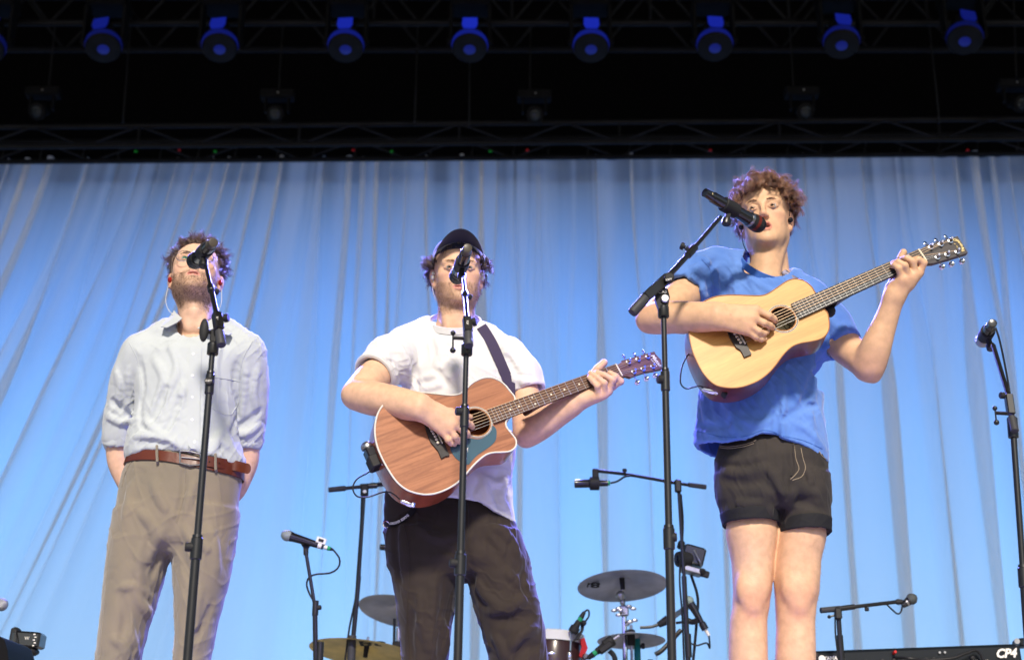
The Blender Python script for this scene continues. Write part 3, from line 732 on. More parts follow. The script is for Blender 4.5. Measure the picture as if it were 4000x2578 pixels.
text('AUSTRALIA', M_SILVER, g2, hp(1706, 418, .0012), ld_, np.cross(F2['n'], ld_), .0062, shear=.2)

PL3 = Plane(2880, 1322, -.45, R(1), R(8))
z3 = (2750, 1150, 5.1325); zh = (3400, 880, 4.812)
G3 = dict(plane=PL3, depth=.105, m_top=SPRUCE, m_side=DARKM, m_neck=NECK3, m_board=BLKB, m_headface=HEAD3, m_dark=M_EBONY, m_bind=M_BINDB, bind_r=.0016,
  zoom=dict(body=(2450, 900, 1.707), pins=z3, saddle=z3, bridge=z3, hole=z3, board_end=z3, nut=zh, head=zh, posts=zh, keys=zh, bridge_mid=z3),
  body=[(1255, 415), (1228, 372), (1190, 340), (1150, 325), (1110, 323), (1070, 335), (1030, 360), (980, 395), (930, 425), (880, 435), (800, 433), (700, 430), (620, 435), (560, 450), (500, 480), (455, 520), (428, 565), (412, 620), (410, 680), (418, 740), (435, 810), (465, 880), (500, 945), (545, 1000), (590, 1033), (640, 1047), (700, 1052), (760, 1046), (820, 1028), (880, 1000), (940, 955), (990, 900), (1030, 845), (1070, 800), (1110, 770), (1160, 752), (1220, 742), (1280, 728), (1320, 705), (1343, 670), (1350, 630), (1345, 580), (1335, 545), (1315, 522)],
  pins=[(537, 715), (572, 768), (608, 822), (645, 878), (682, 938), (720, 995)], saddle=[(628, 740), (817, 1028)],
  bridge=[(460, 665), (470, 770), (510, 870), (560, 960), (640, 1080), (720, 1130), (760, 1190), (800, 1277), (947, 1215), (872, 1070), (835, 960), (760, 800), (700, 700), (650, 640), (560, 600), (490, 620)],
  hole=[(1575, 490), (1833, 490)], board_end=[(1735, 215), (1910, 508)], nut=[(880, 480), (1030, 695)],
  rings=[(1.02, .0014, M_BINDB), (1.13, .0011, M_RINGW), (1.165, .0013, M_BLACK), (1.20, .0011, M_RINGW)],
  head=[(890, 478), (1000, 412), (1080, 365), (1200, 330), (1640, 205), (1740, 365), (1832, 515), (1500, 620), (1180, 712), (1100, 716), (1030, 697)],
  posts=[(1135, 415), (1325, 360), (1505, 295), (1260, 605), (1445, 550), (1635, 500)], keys=[(1055, 368), (1250, 308), (1430, 243), (1330, 765), (1510, 715), (1705, 665)])
g3, F3 = guitar('spruce_guitar', 'small pale spruce acoustic guitar with black fingerboard, held by the musician in blue', G3)
hp3 = lambda x, y, h=0: PL3.hit(3400 + x / 4.812, 880 + y / 4.812, h)
arch_text('C.F.Martin & Co.', M_GOLD, g3, [hp3(1570, 275, .0012), hp3(1640, 300, .0012), hp3(1700, 360, .0012), hp3(1735, 430, .0012), hp3(1735, 495, .0012)], F3['n'], .0105, shear=.25, offset=.0004)
arch_text('EST. 1833', M_GOLD, g3, [hp3(1578, 350, .0012), hp3(1610, 375, .0012), hp3(1635, 425, .0012)], F3['n'], .0048)
# paper label inside the body, seen through the hole
lc = PL3.hit(2750 + 1690 / 5.1325, 1150 + 650 / 5.1325, -.070)
MB().lathe([(0, .034), (.0006, .034)], lc, F3['n'], 28).build('paper_label', mat('label_paper', (.62, .50, .28), .8), g3)
text('LX', M_BLACK, g3, lc + F3['n'] * .0012, F3['a'], F3['v'], .022)

# wireless packs, jacks and short cables on the guitars
def plug(t, p, d, n, name='jack_plug'):
    d = nrm(d); MB().lathe([(0, .008), (.004, .009), (.018, .009), (.022, .0075), (.034, .007), (.038, .005)], p, d, 14).build(name, M_CHROME, t)
def P2(px, py, h): return PL2.hit(px, py, h)
q1 = P2(1612, 1972, -.045); dir_ = P2(1565, 1955, -.045) - q1
plug(g2, q1, dir_, F2['n']); MB().lathe([(0, .0085), (.012, .0085), (.014, .006)], P2(1613, 1965, -.045), P2(1608, 1990, -.045) - P2(1613, 1955, -.045), 12).build('jack_socket', M_CHROME, g2)
MB().tube(spline([P2(1562, 1950, -.045), P2(1530, 1925, -.04), P2(1495, 1922, -.03), P2(1440, 1940, -.03), P2(1395, 1938, -.04), P2(1378, 1905, -.05), P2(1395, 1870, -.05), P2(1430, 1850, -.055), P2(1452, 1835, -.06)], 40), .0024, 8).build('cable', M_CABLE, g2)
pk = P2(1456, 1792, -.055); axd = nrm(P2(1475, 1830, -.055) - P2(1440, 1755, -.055)); axs = nrm(np.cross(axd, F2['n'])); axn = np.cross(axs, axd)
MB().box(pk, (.030, .050, .068), [axs, axn, axd], .004).build('wireless_pack', mat('pack_black', (.012, .012, .016), .25), g2)
MB().box(pk + axd * .014 - axs * -.0, (.036, .056, .04), [axs, axn, axd], .003).build('pouch', M_RUBBER, g2)
MB().lathe([(0, .019), (.006, .02), (.014, .018), (.02, .012)], pk - axd * .036, -axd, 16).build('strap_lock', M_STEEL, g2)
MB().box(P2(1488, 1795, -.05), (.014, .05, .07), [axs, axn, axd], .003).build('clip', M_RUBBER, g2)
MB().lathe([(0, .006), (.004, .007), (.008, .005)], P2(1497, 1812, -.028), F2['n'], 12).build('strap_button', M_CHROME, g2)

def P3(px, py, h): return PL3.hit(px, py, h)
q1 = P3(2793, 1530, -.045)
plug(g3, q1, P3(2765, 1524, -.045) - q1, F3['n']); MB().lathe([(0, .008), (.014, .008), (.016, .006)], P3(2802, 1520, -.045), P3(2792, 1540, -.045) - P3(2804, 1512, -.045), 12).build('jack_socket', M_CHROME, g3)
MB().box(P3(2812, 1524, -.042), (.052, .010, .030), [nrm(P3(2830, 1545, -.04) - P3(2785, 1500, -.04)), nrm(np.cross(nrm(P3(2830, 1545, -.04) - P3(2785, 1500, -.04)), F3['n'])), F3['n']], .003).build('socket_plate', M_RUBBER, g3)
MB().tube(spline([P3(2758, 1520, -.045), P3(2735, 1508, -.04), P3(2710, 1512, -.035), P3(2680, 1518, -.03), P3(2660, 1500, -.03), P3(2658, 1470, -.035), P3(2665, 1430, -.04), P3(2685, 1390, -.05), P3(2702, 1372, -.06)], 40), .0022, 8).build('cable', M_CABLE, g3)
bx = nrm(P3(2730, 1438, -.045) - P3(2705, 1388, -.045)); bs = nrm(np.cross(bx, F3['n']))
MB().box(P3(2716, 1413, -.04), (.040, .010, .045), [bx, bs, F3['n']], .003).build('preamp_box', mat('pack_black', (.012, .012, .016), .25), g3)
MB().lathe([(0, .006), (.006, .008), (.01, .006)], P3(2706, 1388, -.03), -bs, 12).build('strap_button', M_CHROME, g3)
# ------------------------------------------------------------------ people
def skin_mat(name):
    m = mat(name, (.6, .37, .26), .5, attr='Col', var=.13, vscale=45, bump=.22, bscale=330, sss=.06, spec=.28, detail=8); return m
M_SKIN = skin_mat('skin')
M_EYEW = mat('eye_white', (.40, .35, .32), .3)
M_PUPIL = mat('pupil', (.006, .005, .005), .1)
class Head:
    def __init__(self, px, py, Y, yaw, pitch, roll, s, sv=(1, 1, 1)):
        self.R = rot_to(0, 0, yaw) @ rot_to(0, roll, 0) @ rot_to(-pitch, 0, 0); self.s = s; self.sv = V(*sv) * s
        ear = V(0, .014, -.012) * self.sv; self.c = at(px, py, Y) - self.R @ ear
    def w(self, x, y, z): return self.c + self.R @ (V(x, y, z) * self.sv)
    def loc(self, p): return ((p - self.c) @ self.R) / self.sv
def add_head(S, H, jaw=1.0, mouth=.0, nose=1.0, lid=0.0):
    s = H.s; W = H.w; E = lambda c, r, k=.012, m='u', Rl=None: S.ell(W(*c), V(*r) * H.sv, H.R if Rl is None else H.R @ Rl, k, m)
    C = lambda a, b, ra, rb, k=.012, m='u': S.cone(W(*a), W(*b), ra * s, rb * s, k, m)
    E((0, .018, .036), (.0745, .094, .080), .02); E((0, -.020, .036), (.064, .066, .058), .03)
    E((0, -.032, -.030), (.0565 * jaw, .054, .074), .03)
    E((0, -.048, -.070), (.036 * jaw, .038, .036), .03)
    for q in (-1, 1):
        C((q * .0435 * jaw, .006, -.062), (q * .017, -.066, -.098), .0125, .0135, .03)
        C((q * .0435 * jaw, .006, -.062), (q * .056, .010, -.005), .0125, .013, .03)
        E((q * .046, -.052, -.018), (.019, .020, .014), .025); E((q * .041, -.022, -.048), (.0185, .034, .034), .03)
        C((q * .046, -.071, .019), (q * .012, -.0855, .0155), .008, .008, .016)
        E((q * .0320, -.098, -.001), (.0165, .0115, .0100), .012, 's')
        E((q * .0320, -.0735, 0), (.0160, .0125, .0125), .005)
        zu = .0072 - lid
        C((q * .0185, -.0855, zu - .0042), (q * .0325, -.0888, zu), .0028, .0036, .004); C((q * .0325, -.0888, zu), (q * .047, -.079, zu - .005), .0036, .0028, .004)
        C((q * .0205, -.0855, -.005), (q * .0335, -.0872, -.0078), .0022, .0026, .004); C((q * .0335, -.0872, -.0078), (q * .0465, -.079, -.0035), .0026, .002, .004)
        E((q * .0105 * nose, -.0965, -.0385), (.0068 * nose, .0095, .0066), .008)
        E((q * .0058 * nose, -.102, -.0470), (.0030, .0050, .0040), .003, 's')
        # ear: rim, lobe and hollow
        er = rot_to(0, q * .18, q * -.45)
        E((q * .0790, .020, -.008), (.0065, .0185, .031), .006, 'u', er); E((q * .0765, .012, -.034), (.0065, .0095, .011), .006, 'u', er)
        E((q * .0840, .012, -.010), (.005, .010, .017), .006, 's', er)
    C((0, -.0845, .012), (0, -.105, -.028), .0062 * nose, .0075 * nose, .012); E((0, -.1075, -.0345), (.0088 * nose, .0085, .0080), .008)
    E((0, -.080, -.104), (.017, .011, .012), .018)
    # lips
    z = -.068; o = mouth
    for q in (-1, 1):
        C((0, -.0930, z + .0042 + o * .45), (q * .009, -.0915, z + .0052 + o * .45), .0038, .0040, .005); C((q * .009, -.0915, z + .0052 + o * .45), (q * .0215, -.080, z), .0040, .0020, .005)
        C((0, -.0905, z - .0065 - o * .55), (q * .010, -.0875, z - .0055 - o * .5), .0048, .0044, .006); C((q * .010, -.0875, z - .0055 - o * .5), (q * .0205, -.0795, z - .001), .0042, .0020, .005)
    E((0, -.093, z - .0005 - o * .05), (.0195, .016, .0010 + o * .5), .003, 's')
def neck_ring(S, L_, F_, R_, K_, depth=.035, k=.004):
    """cuts the neck opening of a garment along a tilted oval ring and returns the ring's path"""
    c = (L_ + R_) / 2; u = nrm(R_ - L_); w = F_ - K_; w = w - u * (w @ u); lw = np.linalg.norm(w) / 2; w = nrm(w); n = np.cross(u, w); n = n if n[2] > 0 else -n
    lu = np.linalg.norm(R_ - L_) / 2; c = c + w * (((F_ + K_) / 2 - c) @ w)
    def fn(p):
        q = p - c; a_ = (q @ u) / lu; b_ = (q @ w) / lw; return np.maximum((np.sqrt(a_ * a_ + b_ * b_) - 1) * min(lu, lw), -(q @ n) - depth)
    e = V(.2, .2, .2); S.op(fn, c - e * .7, c + e, k, 's')
    return [c + u * lu * math.cos(t) + w * lw * math.sin(t) for t in np.linspace(0, 2 * math.pi, 61)], n
def ribbon(name, path, n, h, thick, m, parent, out=0.0):
    """a flat band that stands along n on a closed path"""
    P = np.array(path); c = P[:-1].mean(0); vs = []; K = len(P)
    for p in P:
        d = nrm(p - c); vs += [p - n * h * .5 + d * out, p + n * h * .5, p + n * h * .5 + d * thick, p - n * h * .5 + d * (thick + out)]
    fs = [(i * 4 + a_, i * 4 + (a_ + 1) % 4, i * 4 + 4 + (a_ + 1) % 4, i * 4 + 4 + a_) for i in range(K - 1) for a_ in range(4)]
    return mesh_obj(name, vs, fs, m, parent, True, 60)
def paint_skin(v, H, base, beard=None, lipc=(.50, .20, .17), extra=(), lipo=.0):
    n = len(v); col = np.tile(np.array(base), (n, 1)); q = H.loc(v)
    inh = (np.abs(q[:, 0]) < .11) & (np.abs(q[:, 1]) < .16) & (np.abs(q[:, 2]) < .16)
    g = lambda c, r: np.exp(-(((q - V(*c)) / V(*r)) ** 2).sum(1)) * inh
    def mixc(m, c): m = np.clip(m, 0, 1)[:, None]; col[:] = col * (1 - m) + np.array(c) * m
    for sx in (-1, 1):
        mixc(.30 * g((sx * .045, -.07, -.03), (.022, .04, .02)), (.60, .26, .19)); mixc(.5 * g((sx * .085, .015, -.01), (.02, .03, .035)), (.62, .25, .18))
        mixc(.35 * g((sx * .0325, -.085, -.002), (.020, .03, .013)), (.42, .22, .17))
    mixc(.4 * g((0, -.11, -.036), (.014, .02, .012)), (.62, .28, .20))
    lx, lz = q[:, 0], q[:, 2]
    lip = inh & (q[:, 1] < -.074) & ((lx / .0225) ** 2 + ((lz + .0685) / (.0105 + lipo)) ** 2 < 1); mixc(lip * .75, lipc)
    if beard is not None:
        amt, c = beard; m = np.zeros(n)
        jawl = 1 / (1 + np.exp((lz + .050 + .35 * np.maximum(np.abs(lx) - .035, 0) * -1.4) / .006))
        front = 1 / (1 + np.exp((q[:, 1] - .012) / .008)); m = jawl * front * inh * (lz > -.150)
        must = np.exp(-((lx / .026) ** 4)) * np.exp(-(((lz + .055) / .007) ** 2)) * (q[:, 1] < -.07); m = np.maximum(m, must * .9 * inh)
        m = m * (1 - lip); chk = np.exp(-(((np.abs(lx) - .034) / .014) ** 2 + ((lz + .045) / .016) ** 2)); m = m * (1 - .7 * chk)
        m *= .55 + .45 * np.sin(v[:, 0] * 900) * np.sin(v[:, 2] * 1130 + v[:, 0] * 300); mixc(np.clip(m, 0, 1) * amt, c)
    for c, r, cc, a in extra:
        m = np.exp(-(((v - c) / r) ** 2).sum(1)); mixc(a * m, cc)
    return col
def add_col(o, col):
    a = o.data.attributes.new('Col', 'FLOAT_COLOR', 'POINT'); a.data.foreach_set('color', np.hstack([col, np.ones((len(col), 1))]).astype(np.float32).ravel())
def eyes(person, H, iris, look=(0, 0), sides=(-1, 1)):
    for q in sides:
        c = H.w(q * .0322, -.0780, -.0008); r = .0126 * H.s; d = nrm(H.R @ V(look[0], -1, look[1]))
        e = MB().ball(c, r, 18).build('eye', M_EYEW, person)
        def capg(ang, k):
            prof = [(r * math.cos(t) + k, r * math.sin(t) + k * .3) for t in np.linspace(ang, 0, 6)]; return MB().lathe(prof, c, d, 18)
        capg(.58, .0003).build('iris', mat('iris_%02d%02d' % (int(iris[0] * 99), int(iris[1] * 99)), iris, .2), e); capg(.23, .0006).build('pupil', M_PUPIL, e)
def strand_mesh(name, P, rad, m, parent, sides=3):
    N, S, _ = P.shape; T = np.gradient(P, axis=1); T /= np.maximum(np.linalg.norm(T, axis=2, keepdims=True), 1e-9)
    ref = RNG.normal(size=(N, 1, 3)); A = np.cross(T, ref); A /= np.maximum(np.linalg.norm(A, axis=2, keepdims=True), 1e-9); B = np.cross(T, A)
    ring = [P + rad[..., None] * (math.cos(a) * A + math.sin(a) * B) for a in np.arange(sides) * 2 * math.pi / sides]
    v = np.stack(ring, 2).reshape(-1, 3)
    i = (np.arange(N)[:, None, None] * S + np.arange(S - 1)[None, :, None]) * sides; k = np.arange(sides)[None, None]; k2 = (k + 1) % sides
    f = np.stack([i + k, i + k2, i + sides + k2, i + sides + k], -1).reshape(-1, 4)
    return mesh_obj(name, v, f, m, parent, True, 0)
def scalp_roots(H, n, keep):
    """points on the skull (head space) and outward directions"""
    out = []; 
    while len(out) < n:
        d = RNG.normal(size=3); d /= np.linalg.norm(d); p = V(0, .018, .036) + d * V(.0755, .095, .081)
        if keep(p, d): out.append((p, d))
    return np.array([o[0] for o in out]), np.array([o[1] for o in out])
def hair_strands(H, P, D, length, seg, gravity, flow, curl, turns, jitter, rad, lift=.55):
    """P,D in head space; flow(p,d)-> direction; curls are helices round the path"""
    N = len(P); t = np.linspace(0, 1, seg)[None, :, None]; Ln = (length if np.ndim(length) else np.full(N, length))[:, None, None] * RNG.uniform(.7, 1.2, (N, 1, 1))
    F = flow + RNG.normal(size=(N, 3)) * jitter; F /= np.linalg.norm(F, axis=1, keepdims=True)
    base = P[:, None] + D[:, None] * (Ln * lift * t) * (1 - .35 * t) + F[:, None] * (Ln * .75 * t ** 1.4) + np.array([0, 0, -1]) * (gravity * Ln * t ** 2)
    ph = RNG.uniform(0, 6.28, (N, 1, 1)); tn = turns * RNG.uniform(.7, 1.3, (N, 1, 1)); sg = np.where(RNG.random((N, 1, 1)) < .5, 1, -1)
    a = ph + sg * 2 * np.pi * tn * t; u = np.cross(F, RNG.normal(size=(N, 3))); u /= np.linalg.norm(u, axis=1, keepdims=True); w = np.cross(F, u)
    cr = curl * np.minimum(t * 3, 1) * RNG.uniform(.5, 1.3, (N, 1, 1))
    Q = base + cr * (np.cos(a) * u[:, None] + np.sin(a) * w[:, None])
    W = H.c + (Q.reshape(-1, 3) * H.sv) @ H.R.T
    r = rad * RNG.uniform(.7, 1.2, (N, 1)) * (1 - .75 * np.linspace(0, 1, seg)[None] ** 2)
    return W.reshape(N, seg, 3), r
def locks(H, P, D, length, seg, gravity, flow, curl, turns, jitter, rad, per, spread, lift=.55):
    A, r0 = hair_strands(H, P, D, length, seg, gravity, flow, curl, turns, jitter, rad, lift)
    N = len(A); off = RNG.normal(size=(N, per, 1, 3)) * spread; grow = np.linspace(.7, 1.25, seg)[None, None, :, None]; fr = RNG.normal(size=(N, per, 1, 3)) * spread * 1.4 * (np.linspace(0, 1, seg)[None, None, :, None] ** 3)
    Q = A[:, None] + off * grow + fr; r = np.repeat(r0[:, None], per, 1) * RNG.uniform(.6, 1.2, (N, per, 1))
    return Q.reshape(-1, seg, 3), r.reshape(-1, seg)
def stubble(person, v, nv, H, mask, n, ln, m, droop=.9, rad=.00032):
    q = H.loc(v); idx = np.nonzero(mask(q))[0]
    if len(idx) == 0: return
    I = RNG.choice(idx, n); p = v[I] + RNG.normal(size=(n, 3)) * .0012; d = nv[I] + np.array([0, 0, -1.0]) * droop + RNG.normal(size=(n, 3)) * .35; d /= np.linalg.norm(d, axis=1, keepdims=True)
    L = ln * RNG.uniform(.5, 1.3, (n, 1)); P = np.stack([p - d * .001, p + d * L * .55, p + d * L + np.array([0, 0, -.25]) * L], 1)
    strand_mesh('beard', P, np.tile([rad, rad * .8, rad * .3], (n, 1)), m, person)
def patch(name, surf, poly, step, lift, thick, m, parent, fallback=None):
    """a flat piece of cloth laid on a surface: the polygon is given in pixels"""
    pts = [V(*p) for p in poly]; n = len(pts)
    tri = tessellate_polygon([[Vector((p[0], p[1], 0)) for p in pts]])
    import bmesh
    bm = bmesh.new(); vs = [bm.verts.new((p[0], p[1], 0)) for p in pts]
    for t in tri: bm.faces.new([vs[i] for i in t])
    for _ in range(4):
        E = [e for e in bm.edges if e.calc_length() > step]
        if not E: break
        bmesh.ops.subdivide_edges(bm, edges=E, cuts=1); bmesh.ops.triangulate(bm, faces=bm.faces)
    bm.verts.ensure_lookup_table(); W = []; last = None
    for b in bm.verts:
        h = surf.hit(b.co[0], b.co[1]); W.append(None if h is None else (h[0], h[1]))
    Yd = np.median([w[0][1] for w in W if w is not None]) if any(w is not None for w in W) else fallback
    for i, b in enumerate(bm.verts):
        if W[i] is None: p = at(b.co[0], b.co[1], Yd); nn = V(0, -1, 0)
        else: p, nn = W[i]
        d = nrm(CAM - p); W[i] = (p, nrm(nn + d * .6))
    o = origin(parent)
    for i, b in enumerate(bm.verts): b.co = Vector(W[i][0] + W[i][1] * lift - o)
    bmesh.ops.recalc_face_normals(bm, faces=bm.faces)
    r = bmesh.ops.extrude_face_region(bm, geom=list(bm.faces)); ex = [g for g in r['geom'] if isinstance(g, bmesh.types.BMVert)]
    for g in ex:
        w = nrm(CAM - (np.array(g.co) + o)); g.co = g.co + Vector(w * thick)
    bmesh.ops.recalc_face_normals(bm, faces=bm.faces)
    me = bpy.data.meshes.new(name); bm.to_mesh(me); bm.free(); me.materials.append(m); me.shade_smooth(); me.set_sharp_from_angle(angle=R(50))
    return link(bpy.data.objects.new(name, me), parent)
def seam(name, surf, px, m, parent, r=.0009, lift=.0006, n=30):
    P = [surf.hit(*p[:2]) for p in spline([V(*q) for q in px], n)]; P = [p[0] + p[1] * lift for p in P if p is not None]
    if len(P) > 2: MB().tube(P, r, 5).build(name, m, parent)
def band(name, surf, axis_fn, z_fn, width, lift, thick, m, parent, n=72):
    """a strip that runs right round a garment: belt, hem, cuff"""
    rows = [[], [], [], []]
    for k in range(n):
        a = 2 * math.pi * k / n
        for j, (f, l) in enumerate(((-.5, lift), (.5, lift), (.5, lift + thick), (-.5, lift + thick))):
            c = axis_fn(); d = V(math.cos(a), math.sin(a), 0); zz = z_fn(c + d * .15) + f * width
            o = V(c[0], c[1], zz); h = surf.t.ray_cast(Vector(o + d * .5), Vector(-d)); p = np.array(h[0]) if h[0] is not None else o + d * .15
            rows[j].append(p + d * l)
    vs = sum(rows, []); fs = [(j * n + k, j * n + (k + 1) % n, ((j + 1) % 4) * n + (k + 1) % n, ((j + 1) % 4) * n + k) for j in range(4) for k in range(n)]
    return mesh_obj(name, vs, fs, m, parent, True, 50)
def stations(rows, Y):
    out = []
    for r in rows:
        py, xl, xr, ry = r[:4]; dy = r[4] if len(r) > 4 else 0; a, b = at(xl, py, Y + dy), at(xr, py, Y + dy); out.append(((a[2] + b[2]) / 2, (a[0] + b[0]) / 2, Y + dy, (b[0] - a[0]) / 2, ry))
    return out
def cloth(name, S, m, parent, h=.0042, lines=(), wr=(.0018, 22, 0), fold_k=.011, coarse=.009, post=None):
    v, f = S.mesh(coarse); surf = Surf(v, f)
    if lines: folds(S, surf, lines, fold_k)
    if post: post(S)
    v, f = S.mesh(h); v = relax(v, f, 2, .45); N = normals(v, f)
    if wr[0]: v = wrinkle(v, N, *wr[:3], *(wr[3:4]))
    return mesh_obj(name, v, f, m, parent, True, 0), Surf(v, f)
def body(S, person, H, base, h=.0045, fine=(), **kw):
    c = H.c; ref = [(0, c[0] - .12, c[0] + .12, .0024), (1, c[1] - .15, c[1] + .12, .0028), (2, c[2] - .14, c[2] + .12, .0024)] + list(fine)
    v, f = S.mesh(h, ref); v = relax(v, f, 1, .35); N = normals(v, f)
    o = mesh_obj('body', v, f, M_SKIN, person, True, 0); add_col(o, paint_skin(v, H, base, **kw)); return v, f, N
def shoe(person, x, y, m, ms, turn=0.0):
    S = SDF(); Rm = rot_to(0, 0, turn); w = lambda a, b, c: V(x, y, 0) + Rm @ V(a, b, c)
    S.chain([w(0, .05, .045), w(0, -.06, .04), w(0, -.16, .032)], [.042, .043, .036], .03); S.cone(w(0, .05, .05), w(0, .05, .10), .04, .042, .02)
    S.op(lambda p: .006 - p[..., 2], (x - .3, y - .3, -.1), (x + .3, y + .3, .2), .004, 'i')
    v, f = S.mesh(.006); mesh_obj('shoe', v, f, m, person, True, 0)
    MB().prism([w(.046 * math.cos(t) * (1 - .1 * math.sin(t)), -.055 - .15 * math.sin(t) * -1 * -1, 0.0) for t in np.linspace(0, 2 * math.pi, 24, endpoint=False)], (0, 0, .014)).build('sole', ms, person)
M_SHOE = mat('shoe_leather', (.05, .04, .035), .5, var=.2); M_SOLE = mat('shoe_sole', (.55, .53, .5), .6)
M_IEM = mat('in_ear_black', (.012, .012, .014), .15); M_IEMR = mat('in_ear_red', (.25, .015, .012), .15); M_CLEAR = mat('in_ear_clear', (.55, .53, .5), .12)
# ------------------------------------------------------------------ the curly haired musician in blue
YM = -.18
m3 = thing('person', (at(3015, 1500, YM)[0], YM, 0), 'tall curly haired person in blue t-shirt and black shorts singing and playing a pale guitar', 'person')
H3 = Head(2992, 880, YM - .01, R(-14), R(5), R(-3), 1.02, (.945, 1, 1.04))
SK3 = (.62, .38, .228)
def B(px, py, Y): return at(px, py, Y)
S = SDF(); add_head(S, H3, jaw=.93, mouth=.009, lid=.0036)
# neck and trunk
nb = B(3010, 1105, YM + .03)
S.cone(H3.w(0, .03, -.03), nb, .056, .062, .03); S.cone(H3.w(0, -.02, -.075), B(2990, 1080, YM - .04), .040, .045, .025)
for q in (-1, 1): S.cone(H3.w(q * .05, .02, -.06), B(2995 + q * 22, 1090, YM - .065), .013, .011, .02)
S.ell(H3.w(-.004, -.022, -.135), (.011, .012, .016), None, .02)
S.chain([B(2880, 1095, YM), nb + V(0, 0, -.02), B(3120, 1180, YM)], [.045, .06, .045], .03)
tr = stations([(1130, 2850, 3130, .065), (1250, 2810, 3150, .08), (1450, 2810, 3160, .075), (1650, 2810, 3160, .07), (1800, 2840, 3190, .075), (1900, 2850, 3195, .08)], YM); S.loft(tr, .03)
# right arm over the guitar
el = B(2538, 1247, -.36); wr = PL3.hit(2797, 1235, .050)
S.chain([B(2815, 1095, YM), B(2700, 1140, -.24), B(2640, 1175, -.29), el], [.042, .044, .045, .038], .02, sub=10)
S.chain([el, el + (wr - el) * .3 + V(0, 0, .003), el + (wr - el) * .7, wr], [.037, .042, .034, .028], .02, sub=10)
h3 = lambda x, y, h: PL3.hit(x, y, h)
wru = h3(2800, 1216, .05); wrl = h3(2803, 1258, .047)
S.cone(el + (wru - el) * .5, wru, .034, .023, .02); S.cone(el + (wrl - el) * .5, wrl, .034, .023, .02)
kn = [h3(2952, 1212, .047), h3(2944, 1243, .050), h3(2929, 1270, .046), h3(2916, 1294, .038)]
for a_, b_, r0, r1 in ((wru, kn[0], .022, .016), (wr, kn[1], .024, .016), (wr, kn[2], .022, .015), (wrl, kn[3], .020, .013)): S.cone(a_, b_, r0, r1, .014)
for pts, rr in (([kn[0], h3(3003, 1233, .045), h3(3022, 1246, .028), h3(3029, 1254, .017)], (.0125, .0108, .0098, .0088)),
                ([kn[1], h3(2984, 1262, .048), h3(3007, 1272, .030), h3(3018, 1279, .018)], (.0128, .0110, .0098, .0088)),
                ([kn[2], h3(2962, 1294, .045), h3(2982, 1303, .030), h3(2996, 1297, .016)], (.012, .0103, .0092, .0082)),
                ([kn[3], h3(2952, 1316, .034), h3(2972, 1326, .022), h3(2989, 1324, .012)], (.0105, .0090, .0080, .0072)),
                ([h3(2850, 1232, .030), h3(2930, 1236, .020), h3(2985, 1234, .018), h3(3015, 1236, .014)], (.018, .014, .0115, .009))): S.chain(pts, rr, .0045)
# left arm to the neck of the guitar
sh = B(3170, 1180, YM); el2 = B(3398, 1437, -.30); wq = h3(3489, 1168, -.035)
S.chain([sh, B(3270, 1320, -.215), B(3320, 1370, -.24), el2], [.040, .042, .043, .037], .02, sub=10); S.chain([el2, el2 + (wq - el2) * .3 + V(-.004, -.004, 0), el2 + (wq - el2) * .7, wq, wq + (wq - el2) * .06], [.037, .0385, .0285, .024, .024], .02, sub=12)
S.cone(el2 + V(.014, .02, -.022), el2 + V(-.01, .01, -.005), .016, .028, .02)
palm = h3(3525, 1100, -.012)
mk = [h3(3590, 1066, .004), h3(3572, 1073, .010), h3(3551, 1084, .012), h3(3524, 1094, .010)]
for k_, r0 in zip(mk, (.0145, .0145, .014, .013)): S.cone(wq + (k_ - wq) * .15, k_, .019, r0, .016)
S.cone(h3(3482, 1122, -.03), mk[3], .018, .013, .016); S.cone(h3(3550, 1110, -.005), mk[1], .017, .014, .012)
for pts, rr in (([mk[0], h3(3608, 1027, .024), h3(3588, 1014, .030), h3(3572, 1013, .018)], (.0125, .0112, .0098, .0088)),
                ([mk[1], h3(3566, 1022, .034), h3(3543, 1010, .034), h3(3526, 1011, .019)], (.0125, .0112, .0098, .0088)),
                ([mk[2], h3(3534, 1038, .036), h3(3508, 1024, .034), h3(3489, 1027, .019)], (.012, .0108, .0094, .0084)),
                ([mk[3], h3(3510, 1050, .032), h3(3494, 1035, .028), h3(3484, 1041, .017)], (.0108, .0092, .0082, .0074)),
                ([h3(3492, 1110, -.040), h3(3508, 1045, -.038), h3(3522, 1006, -.024), h3(3529, 986, -.016)], (.019, .0145, .0125, .0110))): S.chain(pts, rr, .0045)
# legs
lf = lambda rows, dy=0: stations([(r[0], r[1], r[2], r[3]) for r in rows], YM + dy)
LL = lf([(1900, 2850, 3030, .07), (2000, 2842, 3032, .075), (2083, 2836, 3036, .085), (2204, 2859, 3021, .072), (2299, 2864, 3014, .066), (2360, 2862, 3006, .062), (2426, 2852, 2996, .060), (2500, 2848, 2997, .062), (2578, 2848, 2999, .061)])
zl = LL[-1]; LL += [(.28, zl[1] - .0, YM + .01, .052, .055), (.17, zl[1], YM + .015, .038, .042), (.09, zl[1], YM + .015, .034, .040)]
RL = lf([(1900, 3060, 3215, .07), (2000, 3052, 3220, .075), (2095, 3036, 3226, .085), (2204, 3026, 3205, .072), (2299, 3026, 3201, .066), (2380, 3030, 3187, .062), (2440, 3033, 3183, .060), (2510, 3031, 3185, .062), (2578, 3030, 3186, .061)])
zr = RL[-1]; RL += [(.28, zr[1], YM + .01, .052, .055), (.17, zr[1], YM + .015, .038, .042), (.09, zr[1], YM + .015, .034, .040)]
S.loft(LL, .015); S.loft(RL, .015)
